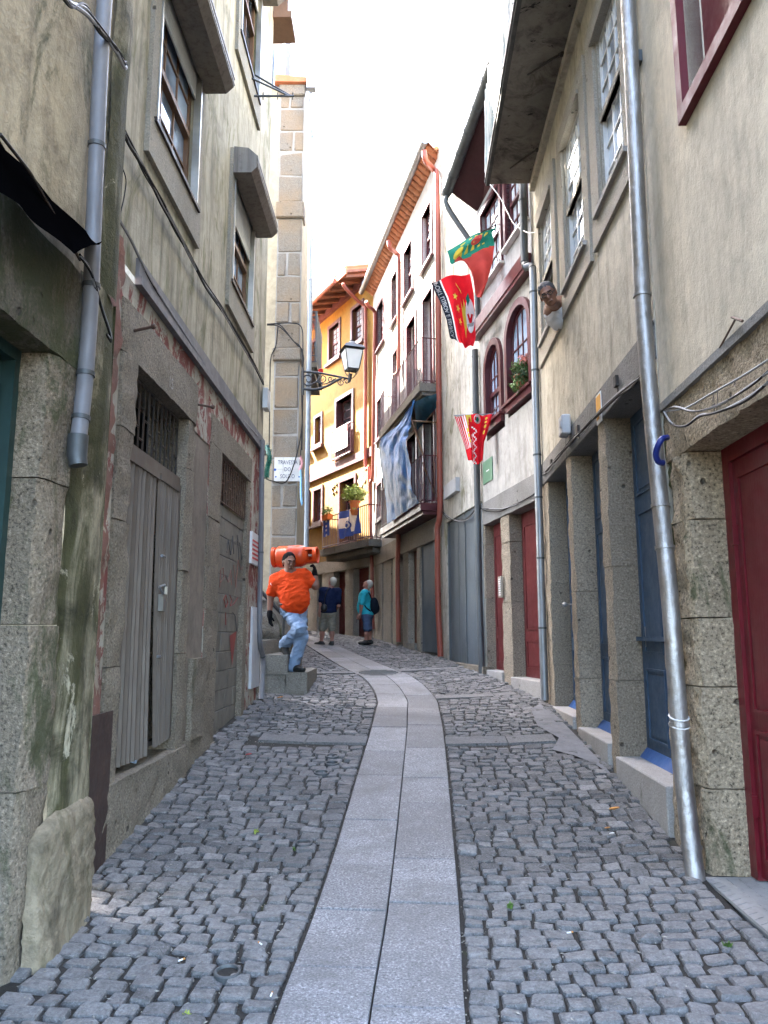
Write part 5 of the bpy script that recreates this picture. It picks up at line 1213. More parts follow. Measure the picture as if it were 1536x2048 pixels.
# street lamp on scrolled bracket
YL = 13.42
def lp(x, y, dy=0): return at_y(x, y, YL + dy)
t = thing('street_lamp', 'black iron wall lantern on a scrolled bracket at the corner', 'street lamp', lp(607, 775))
m = MB(); m.tube([lp(604, 743), lp(640, 746), lp(700, 758)], [.022, .02, .018], 8); m.tube(catmull3([lp(606, 778), lp(630, 779), lp(652, 773), lp(672, 762), lp(684, 756)]), .024, 8)
def scroll(cx_, cy_, r, turns, st, dirn=1, th=.012):
    pts = []
    for i in range(22):
        f = i / 21; rr = r * (1 - .8 * f); an = st + dirn * f * turns * 6.283; pts.append(lp(cx_ + math.cos(an) * rr, cy_ + math.sin(an) * rr))
    m.tube(pts, [th * (1 - .3 * i / 21) for i in range(22)], 6)
scroll(616, 759, 13, 1.4, 1.0, 1, .016); scroll(645, 757, 9, 1.5, 3.0, -1); scroll(661, 758, 6, 1.4, 0, 1); scroll(682, 765, 7, 1.5, 4.5, -1); scroll(693, 763, 6, 1.3, 3.4, 1)
m.tube(catmull3([lp(612, 772), lp(624, 768), lp(634, 762), lp(640, 750)]), .012, 6); m.tube(catmull3([lp(634, 764), lp(648, 768), lp(660, 764), lp(672, 757)]), .012, 6); m.tube([lp(606, 735), lp(606, 790)], .022, 8); m.tube([lp(698, 764), lp(701, 748)], [.03, .035], 8)
m.build('bracket', 'black_iron', t, True)
lc = lp(702, 0); X0 = lp(704, 700).x
def ring4(y, hw_): c = lp(704, y); return [Vector((X0 + sx * hw_, YL + sy * hw_, c.z)) for sx, sy in ((-1, -1), (1, -1), (1, 1), (-1, 1))]
rot = .32
def ring4(y, hw_):
    c = lp(704, y); return [Vector((X0 + hw_ * 1.414 * math.cos(rot + math.pi * (.25 + .5 * k)), YL + hw_ * 1.414 * math.sin(rot + math.pi * (.25 + .5 * k)), c.z)) for k in (2, 3, 0, 1)]
rt, rb = ring4(703, .165), ring4(740, .105)
fr = MB()
for k in range(4): fr.tube([rt[k], rb[k]], .010, 6); fr.tube([rb[k], rb[(k + 1) % 4]], .010, 6); fr.tube([rt[k], rt[(k + 1) % 4]], .010, 6); fr.tube(catmull3([rb[k], Vector((X0, YL, 0)).lerp(rb[k], .9) * Vector((1, 1, 0)).x if False else rb[k].lerp(Vector((X0, YL, lp(704, 750).z)), .25) + Vector((0, 0, -.05)), Vector((X0, YL, lp(704, 757).z))]), .008, 6)
e0, e1, e2 = ring4(700, .20), ring4(693, .15), ring4(684, .07)
fr.add(e0 + e1, [(k, (k + 1) % 4, 4 + (k + 1) % 4, 4 + k) for k in range(4)] + [(3, 2, 1, 0)])
fr.lathe(Vector((X0, YL, lp(704, 696).z)), (0, 0, 1), [(0, .14), (.05, .12), (.09, .085), (.11, .06), (.115, .045), (.135, .045), (.14, .02)], 16); fr.build('lantern_frame', 'black_iron', t, True)
for k in range(4):
    g = MB(); A, B, Cc, Dd = rt[k], rt[(k + 1) % 4], rb[(k + 1) % 4], rb[k]; g.quad(A, B, Cc, Dd); g.build('pane', 'lamp_glass', t)
# tinsel garlands
def tinsel(name, label, pts, r, mat, n=260):
    P = catmull3(pts, 8); m = MB()
    for _ in range(n):
        f = random.uniform(0, len(P) - 1.01); i = int(f); q = P[i].lerp(P[i + 1], f - i); d = Vector((random.gauss(0, 1), random.gauss(0, 1), random.gauss(0, 1))).normalized() * r * random.uniform(.6, 1); sd_ = d.cross(Vector((0, 0, 1))).normalized() * .009
        m.add([q - sd_, q + sd_, q + d], [(0, 1, 2)])
    m.tube(P, r * .35, 6); tag(m.build(name, mat, None, base=P[0]), label, 'garland')
tinsel('tinsel_garland', 'bunch of green tinsel on the far corner of the left house', [at_y(533, 893, 10.5), at_y(539, 915, 10.4), at_y(535, 935, 10.4), at_y(533, 955, 10.4)], .10, 'tinsel_green', 420)
tinsel('tinsel_garland', 'pink tinsel wound round the zinc pipe', [at_y(601, 915, 13.4), at_y(604, 928, 13.4), at_y(599, 940, 13.4)], .06, 'tinsel_pink', 160)
tinsel('tinsel_garland', 'pale blue tinsel hanging down the zinc pipe', [at_y(601, 940, 13.4), at_y(602, 965, 13.4), at_y(602, 990, 13.4), at_y(604, 1008, 13.4)], .055, 'tinsel_blue', 260)
m = MB(); P_ = [at_y(521, 880, 10.4), at_y(529, 912, 10.35), at_y(519, 914, 10.4)]; m.add(P_ + [p + Vector((0, .01, 0)) for p in P_], [(0, 1, 2), (5, 4, 3)]); tag(m.build('rag', 'shirt_white', None, base=P_[0]), 'small white rag pinned at the left house corner', 'rag')
t = thing('cable_bundle', 'black cables looping over the quoins and down the zinc pipe', 'cable', at_y(606, 800, 13.45))
for i, pts in enumerate(([(534, 650), (556, 652), (575, 668), (592, 688), (606, 705), (606, 760), (604, 900)], [(534, 648), (560, 650), (585, 680), (604, 705), (605, 800), (600, 880), (575, 960), (545, 962), (527, 955)], [(556, 653), (552, 690), (542, 715), (540, 760), (539, 850), (538, 910)], [(534, 649), (580, 646), (603, 655), (606, 700)], [(606, 700), (603, 760), (604, 850), (600, 930)])):
    m = MB(); m.tube(catmull3([at_y(x, y, 13.53) for x, y in pts]), .011, 6); m.build('cable', 'cable', t, True)
# steps up to the side lane
t = thing('stone_steps', 'worn granite steps climbing left into the side lane', 'steps', at_ground(590, 1388)); YS = 10.85
A = at_y(570, 1388, YS); B = at_y(614, 1345, YS)
m = MB(); rough_box(m, Facade((B.x, YS), (A.x, YS), 1), 0, B.x - A.x, A.z - .2, B.z, -1.6, 0, .07, .014, 4, .02); m.build('step', 'step', t, True)
X1 = at_y(527, 1310, YS).x - .4; z2 = at_y(550, 1310, YS).z; zm = at_y(550, 1350, YS).z
F_ = Facade((A.x - .004, YS), (X1, YS), 1)
m = MB(); rough_box(m, F_, 0, A.x - X1, A.z - .2, zm, -1.9, 0, .07, .014, 7, .02); m.build('step_base', 'step', t, True)
m = MB(); rough_box(m, F_, -.03, A.x - X1, zm + .006, z2, -1.9, .02, .07, .014, 9, .02); m.build('step', 'step', t, True)
for k in range(1, 7):
    F2 = Facade((A.x - .34 * k, YS), (A.x - .34 * k - .36, YS), 1); m = MB(); rough_box(m, F2, 0, .36, A.z - .2, z2 + .2 * k, -1.9, 0, .1, .014, 20 + k, .02); m.build('step', 'step', t, True)
m = MB(); Rk = [(516, 1196), (540, 1207), (556, 1240), (572, 1285), (580, 1338)]
def rockf(a, c):
    i = min(3, int(a * 4)); f = a * 4 - i; x = Rk[i][0] * (1 - f) + Rk[i + 1][0] * f; y = Rk[i][1] * (1 - f) + Rk[i + 1][1] * f; p = at_y(x, y, 12.75); z = p.z * (1 - c) + .75 * c
    k = Vector((p.x * 3, z * 3, 4)); return Vector((p.x + mnoise.noise(k) * .05, 12.75 - .25 * c * 0 + mnoise.noise(k * 1.7) * .12 - .12 * c + mnoise.noise(k * 5) * .03, z + mnoise.noise(k * 2) * .05 * (1 - c)))
m.grid(rockf, 24, 20); m.grid(lambda a, c: rockf(a, 0) + Vector((0, .85 * c, .05 * c)), 24, 4); tag(m.build('rock_outcrop', 'rock', None, True, base=at_y(550, 1330, 12.8), angle=None), 'mossy rough stone base at the foot of the corner house', 'rock')
hr = thing('handrail', 'black handrail sloping down behind the man with the gas bottle', 'handrail', at_y(567, 1300, 12.3)); m = MB(); m.tube([at_y(500, 1160, 12.3), at_y(524, 1185, 12.3), at_y(562, 1226, 12.3)], .03, 8); m.build('rail', 'black_iron', hr, True); m = MB(); m.tube([at_y(567, 1228, 12.3), at_y(566, 1300, 12.3)], .025, 8); m.build('post', 'zinc_dark', hr, True)
# ---- houses further along the left, mostly hidden; heights set for the shade they cast
L4 = Facade((-2.0, 14.4), (-2.25, 20.2), -1)
L5 = Facade((-2.3, 20.3), (-3.2, 24.6), -1)  # unseen; height chosen to shape the shadow edge on the white house
L6 = Facade((-3.5, 25.1), (-6.6, 32.0), -1)  # unseen; added to shade the lower yellow house
for F, h, lb in ((L4, 14.5, 'grey plastered house just beyond the corner house with an iron balcony'), (L5, 12.3, 'unseen lower plastered house further up on the left, sized for its shadow'), (L6, 9.9, 'unseen low cream house added past the bend to shade the yellow house')):
    b = thing('house', lb, 'house', F.pt(2, 0)); w4 = [(1.7, 2.7, 6.6, 8.9), (3.6, 4.5, 6.6, 8.9)] if F is L4 else [(1, 2, 5.5, 7.5)]
    if F is L4:
        part('sun_block', 'L3_plaster', b, F, (.6, F.L, 11.9, 15.8, -6, -.95)); h = 12.0  # unseen set-back block added to cast shade on the white house
    m = MB(); holed(m, F, 0, F.L, 0, h, w4, .2); m.build('wall', 'L3_plaster', b); shell(b, F, 0, F.L, 0, h, 'L3_plaster', 6, eave=.05)
    for q in w4: window(b, F, *q, 'wood_brown', 'glass_dark', 2, 4, .15, panes=False)
    if F is L4:
        by = 16.0; z0, z1 = at_y(622, 722, by).z, at_y(622, 622, by).z; xo = at_y(634, 722, by).x
        sb = MB(); sb.wbox(-2.05, xo, by, by + 1.6, z0 - .14, z0 - .03); sb.wbox(-2.05, xo - .06, by + .05, by + 1.55, z0 - .28, z0 - .14); bo = sb.build('balcony', 'balcony_stone', b)
        im = MB()
        for x in (xo - .03,): im.wbox(x - .02, x + .02, by + .02, by + .06, z0 - .03, z1)
        for z in (z0, z0 + .14, z1 - .12, z1): im.tube([(-2.05, by + .04, z), (xo, by + .04, z)], .012, 6); im.tube([(xo - .03, by + .04, z), (xo - .03, by + 1.55, z)], .012, 6)
        for k in range(6):
            x = -1.98 + (xo + 1.96) * k / 5.5; im.tube([(x, by + .04, z0), (x, by + .04, z1)], .006, 5)
        for k in range(14): im.tube([(xo - .03, by + .1 + k * .105, z0), (xo - .03, by + .1 + k * .105, z1)], .007, 5)
        cxx = (xo - 1.95) / 2 - .05
        for r in (.10, .17): im.tube([Vector((xo - .16 + math.cos(a) * r * .7, by + .03, (z0 + z1) / 2 + math.sin(a) * r * 2.6)) for a in np.linspace(0, 6.283, 20)], .007, 5)
        im.build('balcony_rail', 'zinc_dark', bo, True)
        fl = MB()
        for _ in range(40): q = at_y(641 + random.uniform(-3, 3), 744 + random.uniform(-4, 3), by + .2); fl.lathe(q, (0, 0, 1), [(0, .015), (.02, .03), (.035, .005)], 5)
        tag(fl.build('flower', 'petal_red', None, base=at_y(640, 746, by + .2)), 'spray of red flowers under the far iron balcony', 'flower')
# ---------------------------------------------------------------- white house with the blue sheet
b = thing('house', 'white house with red pipes, two balconies and a blue sheet', 'house', R5.pt(3, 0)); HW = b; E = R5.L
def so(pa, pb):
    u0 = R5.uz(*pa)[0]; lo, hi = 0, 1.5
    for _ in range(40):
        mdd = (lo + hi) / 2
        if R5.uz(*pb, mdd)[0] > u0: lo = mdd
        else: hi = mdd
    return lo
zt = R5.uz(865, 338)[1]
WT = [R5.rect(p) for p in ([(865, 375), (866, 502), (842, 422), (845, 542)], [(827, 460), (827, 577), (807, 495), (809, 607)], [(796, 540), (797, 628), (782, 565), (784, 657)], [(769, 595), (769, 690), (754, 625), (755, 710)])]
z0 = sum(w_[2] for w_ in WT) / 4; z1 = sum(w_[3] for w_ in WT) / 4; WT = [(w_[0], w_[1], z0, z1) for w_ in WT]
zu, zlw = R5.uz(873, 772)[1], R5.uz(874, 1010)[1]
WM = [(.42, 1.42, zu + .12, 9.35), (1.95, 3.0, zu + .12, 9.35), (3.75, 4.6, 7.3, 9.2), R5.rect([(767.5, 779.5), (767.5, 866), (754.6, 802), (754.6, 889)])]
WL = [(.42, 1.42, zlw + .12, 6.4), (1.95, 3.0, zlw + .12, 6.4), R5.rect([(765, 952), (766, 1037), (754, 971), (753, 1047)])]
inn = [(w_[0] + .1, w_[1] - .1, w_[2] + (.1 if i not in (4, 5, 8, 9) else 0), w_[3] - .1) for i, w_ in enumerate(WT + WM + WL)]
zg = 4.0
m = MB(); holed(m, R5, 0, E, zg, zt, inn, .22); m.build('wall', 'R5_plaster', b)
shell(b, R5, 0, E, 0, zt, 'R5_plaster', roof=False)
for i, w_ in enumerate(WT + WM + WL):
    isd = i in (4, 5, 8, 9); f = .1
    bx = [(w_[0], w_[0] + f, w_[2], w_[3], -.1, .03), (w_[1] - f, w_[1], w_[2], w_[3], -.1, .03), (w_[0] + f, w_[1] - f, w_[3] - f, w_[3], -.1, .03)]
    if not isd: bx += [(w_[0] + f, w_[1] - f, w_[2], w_[2] + f, -.1, .03)]
    so_ = part('surround', 'maroon', b, R5, *bx)
    if not isd: part('sill', 'maroon', so_, R5, (w_[0] - .06, w_[1] + .06, w_[2] - .05, w_[2] + .0, 0, .09))
    window(b, R5, *inn[i], 'maroon', 'glass_white' if not isd else 'glass_dark', 3 if not isd else 2, 6 if not isd else 4, .14 if not isd else .2, .06, .025, False, None, True)
part('blue_return', 'blue_wall', b, R5, (.12, 3.3, zlw + .05, zu - .02, 0, .012)) if False else None
# balconies
def balcony(zf, o, ua, ub, slabm, lip, pickets, lab):
    m = MB(); m.box(R5, ua, ub, zf - lip, zf, 0, o); m.box(R5, ua + .04, ub - .04, zf - lip - .08, zf - lip, 0, o - .06); bo = m.build('balcony', slabm, b)
    rm = MB(); h = 1.02; n = int((ub - ua) / .115)
    for k in range(n + 1): u = ua + .03 + (ub - ua - .06) * k / n; rm.tube([R5.pt(u, zf, o - .04), R5.pt(u, zf + h, o - .04)], .009, 5)
    for k in range(1, 5):
        for u in (ua + .03, ub - .03): rm.tube([R5.pt(u, zf, (o - .04) * k / 4.5), R5.pt(u, zf + h, (o - .04) * k / 4.5)], .009, 5)
    for z in (zf + .06, zf + h): rm.tube([R5.pt(ua + .03, z, 0), R5.pt(ua + .03, z, o - .04), R5.pt(ub - .03, z, o - .04), R5.pt(ub - .03, z, 0)], .014, 6)
    rm.build('railing', 'maroon', bo); return bo
oU, oL = .42, .42
bU = balcony(zu, oU, .15, 4.4, 'balcony_stone', .18, 1, ''); bL = balcony(zlw, oL, .15, 4.3, 'maroon', .16, 1, '')
# ground floor in granite
pil = [(E - .25, E), (7.0 - .35, 7.0 - .05), (5.9, 6.2), (5.0, 5.25), (4.15, 4.4), (3.2, 3.55), (2.2, 2.6), (.0, .22)]
pil = []
for xa, xb in ((747, 763), (766, 781), (785, 792), (805, 816), (833, 840), (873, 884)):
    ua, ub = sorted((R5.uz(xa, 1200)[0], R5.uz(xb, 1200)[0])); pil.append((ua, ub))
zlin = 3.55
for i, (a, c) in enumerate(pil): stones(R5, max(0, a), min(E, c), R5.g(a) - .2, zlin, -.3, .0, (1.3, 1.0, 1.4), 'R5_granite', b, .01, 130 + i * 4, .12)
m = MB(); rough_box(m, R5, 0, E, zlin, zg, -.3, .02, .15, .012, 7); m.build('lintel', 'R5_granite', b, True)
ps = sorted(pil)
for i in range(len(ps) - 1):
    a, c = ps[i][1], ps[i + 1][0]
    if c - a < .1: continue
    if i == 0:
        m = MB(); m.grid(lambda s_, q: R5.pt(a + (c - a) * s_, R5.g(a) + .05 + (zlin - R5.g(a) - .05) * q, -.06 + (.012 if int(s_ * 60) % 2 else 0)), 120, 1); m.build('garage_door', 'grey_door', b)
    elif i == 1: panel_door(b, R5, a, c, R5.g(a) + .15, zlin, -.16, 'ye_wood', [(.1, .9, .05, .3), (.1, .9, .35, .7)]); part('step', 'step', b, R5, (a, c, R5.g(a) - .2, R5.g(a) + .15, -.3, .05))
    else: panel_door(b, R5, a, c, R5.g(a), zlin, -.22, 'wood_dark', [(.1, .9, .05, .4), (.1, .9, .45, .9)])
# eave of tiles and zinc gutter
lo_, hi_ = 0.0, 1.5
for _ in range(40):
    og = (lo_ + hi_) / 2
    if R5.uz(848, 297, og)[0] > -.05: lo_ = og
    else: hi_ = og
og -= .06; zG = R5.uz(848, 297, og)[1]; print('R5 gutter', og, zG, R5.uz(734, 600, og), zt)
n = 34
tm = MB(); nseg = 6
for k in range(nseg + 1):
    th = math.pi * k / nseg
    for (o, z) in ((og + .02, zG + .02), (-.05, zt - .02)): tm.v.append(Vector((math.cos(th) * .105, o, z + math.sin(th) * .075)))
for k in range(nseg): tm.f.append((2 * k, 2 * k + 1, 2 * k + 3, 2 * k + 2)); tm.m.append(0)
for i in range(n):
    u = -.1 + (E + .1) * (i + .5) / n; m = MB(); m.v = [R5.pt(u + p.x, p.z + random.uniform(-.012, .012) * 0 + .012 * math.sin(i * 2.3), p.y) for p in tm.v]; m.f = list(tm.f); m.m = list(tm.m); m.build('tile', 'tile_old', b, True)
    m = MB(); m.v = [R5.pt(u + .105 + p.x * .9, 2 * zt - .02 - (p.z - .0) + (zG - zt) * 2 * ((p.y + .05) / (og + .07)) + .05, p.y - .03) for p in tm.v]; m.f = list(tm.f); m.m = list(tm.m); m.build('tile', 'tile_old', b, True)
part('roof', 'tile_old', b, R5, (-.1, E, zt + .12, zt + .2, -4.5, .1))
tg = thing('gutter', 'grey zinc gutter under the tiled eave of white house', 'gutter', R5.pt(4, zG, og)); m = MB(); m.tube([R5.pt(-.12, zG, og + .06), R5.pt(E + .3, zG - .02, og + .06)], .085, 12); m.build('trough', 'zinc', tg, True)
for k in range(12): u = E * (k + .5) / 12; m = MB(); m.tube([R5.pt(u - .015, zG, og + .06), R5.pt(u + .015, zG, og + .06)], .092, 12); m.build('joint', 'zinc_light', tg, True)
def p5(x, y, o): return R5.pt(*R5.uz(x, y, o), o)
pipe('rain_pipe', 'brick red rain pipe down the near end of white house', [p5(848, 302, .45), p5(852, 322, .4), p5(868, 340, .12), p5(874, 360, .09), p5(876, 500, .09), p5(877, 700, .09), p5(879, 900, .09), p5(880, 1020, .09), p5(875, 1055, .12), p5(875, 1080, .12), p5(876, 1200, .11), p5(881, 1313, .09)], .06, 'red_pipe', 12, (.45, .6, .7, .9), 'red_pipe')
pipe('rain_pipe', 'brick red rain pipe ending at the upper balcony', [p5(777, 482, .45), p5(781, 497, .4), p5(793, 507, .15), p5(798, 525, .09), p5(798, 640, .09), p5(797, 738, .09), p5(788, 752, .2)], .055, 'red_pipe', 12, (.5, .8), 'red_pipe')
pipe('rain_pipe', 'brick red rain pipe beside the yellow house, right of two', [p5(732, 603, .45), p5(737, 612, .35), p5(748, 622, .12), p5(750, 640, .08), p5(748, 760, .08), p5(746, 940, .08), p5(741, 965, .1), p5(741, 1000, .1), p5(743, 1100, .1), p5(746, 1258, .1)], .055, 'red_pipe', 12, (.5, .7), 'red_pipe')
pipe('rain_pipe', 'short maroon pipe under the lower balcony of white house', [p5(797, 1068, .12), p5(795, 1150, .1), p5(797, 1284, .1)], .06, 'red_pipe', 12, (.3, .6), 'red_pipe')
# blue sheet hung over both balconies
t = thing('tarpaulin', 'crumpled blue sheet hung from the upper balcony over lower one', 'tarpaulin', R5.pt(2, zlw, oL + .1))
Lc = [(829, 806), (800, 848), (777, 875), (768, 905), (770, 985), (776, 1048)]; Rc = [(830, 800), (825, 850), (823, 880), (831, 935), (832, 975), (836, 1005)]
def cv(Pp, f): i = min(len(Pp) - 2, int(f * (len(Pp) - 1))); g = f * (len(Pp) - 1) - i; return Pp[i][0] * (1 - g) + Pp[i + 1][0] * g, Pp[i][1] * (1 - g) + Pp[i + 1][1] * g
m = MB()
def tf(a, c):
    x0, y0 = cv(Lc, c); x1, y1 = cv(Rc, c); x, y = x0 + (x1 - x0) * a, y0 + (y1 - y0) * a
    o = oU + .06 + .10 * math.sin(3.1 * c) + .010 * math.sin(a * 15 + c * 5) * (.3 + c) + mnoise.noise(Vector((a * 3 + c * 2.5, c * 3 - a, 1))) * .10 + abs(mnoise.noise(Vector((a * 5 + c * 4, c * 5 - a * 3, 3)))) * .07 + mnoise.noise(Vector((a * 16, c * 16, 3))) * .012
    u, z = R5.uz(x, y, oU + .06); return R5.pt(u, z, o)
m.grid(tf, 36, 60); m.build('sheet', 'tarp', t, True, angle=None)
m = MB()
q4 = [p5(829, 803, .40), p5(873, 786, .30), p5(873, 815, .03), p5(834, 862, .06)]
m.grid(lambda a, c: (q4[0].lerp(q4[1], a)).lerp(q4[3].lerp(q4[2], a), c) + Vector((0, .04 * math.sin(a * 9 + c * 4), 0)), 14, 10); m.build('inner_fold', 'blue_wall', t, True, angle=None)
m = MB(); m.tube([p5(820, 832, oU), p5(848, 915, .3)], .02, 6); m.tube([p5(826, 842, .4), p5(874, 845, .02)], .02, 6); m.tube([p5(845, 925, .3), p5(874, 1000, .02)], .015, 6); m.build('prop_pole', 'wood_brown', t)
# ---------------------------------------------------------------- yellow house across the bend
b = thing('house', 'yellow house with purple-brown window frames closing the bend', 'house', YE.pt(3, 0)); E = YE.L
ztop = YE.uz(682, 610)[1]
zw = (10.92, 12.25)
def yr(*p): return YE.rect(p)
Wt = [(.62, 1.56, 10.9, 12.3), (2.34, 3.38, 10.9, 12.3), (3.95, 4.9, 10.9, 12.3), (5.9, 6.9, 10.9, 12.3)]
dm = yr((670.6, 800), (708, 776), (708, 906), (671, 921)); wm1 = yr((630, 834), (645, 822), (647, 886), (627.5, 900)); u6 = YE.uz(619, 870)[0]
Wm = [(dm[0], dm[1], dm[2], dm[3]), (wm1[0], wm1[1], wm1[2], wm1[3]), (u6, u6 + .95, wm1[2], wm1[3]), (7.2, 8.2, wm1[2], wm1[3])]
wf1 = yr((626, 977), (647, 969), (646, 1047), (626, 1052)); zbal = YE.uz(700, 1083, .0)[1]; df = yr((677.5, 962), (713, 944), (713, 1060), (677.5, 1075)); u7 = YE.uz(620, 1000)[0]
zfl = 4.35
Wf = [(df[0], df[1], zfl, df[3]), (wf1[0], wf1[1], wf1[2], wf1[3]), (u7, u7 + .95, wf1[2], wf1[3])]
allw = Wt + Wm + Wf; f = .12
inn = [(w_[0] + f, w_[1] - f, w_[2] + f, w_[3] - f) for w_ in allw]
zg = 4.0
m = MB(); holed(m, YE, 0, E, zg, ztop + .2, inn, .3); m.build('wall', 'ye_plaster', b); shell(b, YE, 0, E, 0, ztop + .2, 'ye_plaster', roof=False)
for i, w_ in enumerate(allw):
    so_ = part('surround', 'ye_trim', b, YE, (w_[0], w_[0] + f, w_[2], w_[3], -.28, .04), (w_[1] - f, w_[1], w_[2], w_[3], -.28, .04), (w_[0] + f, w_[1] - f, w_[3] - f, w_[3], -.28, .04), (w_[0] + f, w_[1] - f, w_[2], w_[2] + f, -.28, .045))
    if i not in (4, 8): part('sill', 'ye_trim', so_, YE, (w_[0] - .08, w_[1] + .08, w_[2] - .1, w_[2], 0, .12))
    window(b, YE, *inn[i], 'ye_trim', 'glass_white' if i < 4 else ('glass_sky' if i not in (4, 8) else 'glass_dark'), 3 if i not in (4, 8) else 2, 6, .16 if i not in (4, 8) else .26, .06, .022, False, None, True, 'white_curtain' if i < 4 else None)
zb = (YE.uz(609, 965)[1] + YE.uz(736, 905)[1]) / 2
part('band', 'ye_trim', b, YE, (0, E, zb - .14, zb + .16, 0, .06)); part('cornice', 'ye_trim', b, YE, (0, E, ztop - .05, ztop + .2, 0, .12))
# projecting eave with rafters, tiles and red gutter
oe = .95; za, zbv = YE.uz(618, 617, oe), YE.uz(684, 558, oe); zE = (za[1] + zbv[1]) / 2 + .02
m = MB(); m.hexa([YE.pt(u, z, o) for (o, zz) in ((0, (ztop + .22, ztop + .30)), (oe, (zE + .02, zE + .10))) for z in zz for u in (0,)] * 0 or [YE.pt(-.05, ztop + .22, 0), YE.pt(E, ztop + .22, 0), YE.pt(E, zE + .04, oe), YE.pt(-.05, zE + .04, oe), YE.pt(-.05, ztop + .30, 0), YE.pt(E, ztop + .30, 0), YE.pt(E, zE + .12, oe), YE.pt(-.05, zE + .12, oe)]); ev = m.build('eave', 'ye_wood', b)
for k in range(15):
    u = .1 + k * .55; m = MB(); m.hexa([YE.pt(u, ztop + .10, 0), YE.pt(u + .09, ztop + .10, 0), YE.pt(u + .09, zE - .05, oe - .05), YE.pt(u, zE - .05, oe - .05), YE.pt(u, ztop + .219, 0), YE.pt(u + .09, ztop + .219, 0), YE.pt(u + .09, zE + .039, oe - .05), YE.pt(u, zE + .039, oe - .05)]); m.build('rafter', 'ye_wood', ev)
part('fascia', 'terracotta', ev, YE, (-.05, .7, zE - .02, zE + .16, oe, oe + .05)); m = MB(); m.tube([YE.pt(.65, zE + .03, oe + .08), YE.pt(E, zE + .0, oe + .08)], .08, 10); m.build('gutter', 'red_gutter', ev, True)
m = MB(); m.hexa([YE.pt(-.05, zE + .12, oe), YE.pt(E, zE + .12, oe), YE.pt(E, zE + 1.6, -4), YE.pt(-.05, zE + 1.6, -4), YE.pt(-.05, zE + .2, oe), YE.pt(E, zE + .2, oe), YE.pt(E, zE + 1.7, -4), YE.pt(-.05, zE + 1.7, -4)]); ro = m.build('roof', 'terracotta', b)
for k in range(34): u = .0 + k * .25; m = MB(); m.tube([YE.pt(u, zE + .2, oe + .03), YE.pt(u, zE + .95, -1.3)], .07, 7); m.build('tile', 'terracotta', ro, True)
def py_(x, y, o): return YE.pt(*YE.uz(x, y, o), o)
pipe('rain_pipe', 'brick red rain pipe on the yellow house by the inner corner', [py_(686, 566, .95), py_(690, 575, .85), py_(712, 598, .35), py_(728, 612, .08), py_(731, 630, .08), py_(731, 760, .08), py_(731, 925, .08), py_(738, 940, .1), py_(739, 1010, .1)], .055, 'red_pipe', 12, (.6, .85), 'red_pipe')
# balconette railing with agent's board
z0, z1 = dm[2], dm[2] + 1.0; m = MB(); n = 12
for k in range(n + 1): u = dm[0] + (dm[1] - dm[0]) * k / n; m.tube([YE.pt(u, z0, .12), YE.pt(u, z1, .12)], .012, 5)
for z in (z0 + .02, z1): m.tube([YE.pt(dm[0], z, .0), YE.pt(dm[0], z, .12), YE.pt(dm[1], z, .12), YE.pt(dm[1], z, .0)], .02, 6)
m.build('balconette', 'maroon', b)
ua, ub = dm[0] + .18, dm[1] - .12; t = thing('estate_board', 'red white and blue sale board tied to the balconette', 'sign', YE.pt(ua, z0 + .3, .15)); h0, h1 = z0 + .22, z1 - .03
part('board', 'sign_white', t, YE, (ua, ub, h0, h1, .14, .16)); wdt = ub - ua; q = .163
part('red_band', 'sign_red', t, YE, (ua, ub - wdt * .35, h1 - .22, h1, .16, q), (ub - wdt * .35, ub, h1 - .07, h1, .16, q)); part('blue_band', 'sign_blue', t, YE, (ua + .05, ub - .05, h0 + .18, h0 + .24, .16, q), (ua + .05, ub - .1, h0 + .05, h0 + .12, .16, q))
part('white_box', 'sign_white', t, YE, (ua + .08, ub - wdt * .45, h1 - .17, h1 - .05, q, q + .002))
m = MB(); uc = ub - wdt * .22; zc_ = h0 + .46; m.add([YE.pt(uc + math.cos(a) * .12, zc_ + .06 + math.sin(a) * .09, q) for a in np.linspace(0, 3.1416, 9)] + [YE.pt(uc - .03, zc_ - .14, q), YE.pt(uc + .03, zc_ - .14, q)][::1], [tuple(range(11))]); m.build('balloon', 'sign_blue', t)
m = MB(); m.add([YE.pt(uc + math.cos(a) * .12, zc_ + .12 + math.sin(a) * .12, q + .001) for a in np.linspace(0.3, 2.84, 8)], [tuple(range(8))]); m.build('balloon_top', 'sign_red', t)
# balcony with pots and club flag
ob = .75; ua, ub = YE.uz(737, 1015, ob)[0], YE.uz(646, 1036, ob)[0]; zr = (YE.uz(737, 1012, ob)[1] + YE.uz(646, 1034, ob)[1]) / 2; zf = zr - 1.0
m = MB(); rough_box(m, YE, ua - .1, ub + .12, zf - .2, zf, 0, ob + .05, .15, .02, 3); rough_box(m, YE, ua, ub, zf - .36, zf - .2, 0, ob - .12, .15, .02, 5); bo = m.build('balcony', 'balcony_stone', b, True)
rm = MB(); n = 26
for k in range(n + 1): u = ua + (ub - ua) * k / n; rm.tube([YE.pt(u, zf, ob), YE.pt(u, zr, ob)], .012, 5)
for z in (zf + .08, zr): rm.tube([YE.pt(ua, z, 0), YE.pt(ua, z, ob), YE.pt(ub, z, ob), YE.pt(ub, z, 0)], .018, 6)
for k in range(1, 6): rm.tube([YE.pt(ua, zf, ob * k / 6), YE.pt(ua, zr, ob * k / 6)], .012, 5)
rm.build('railing', 'maroon', bo)
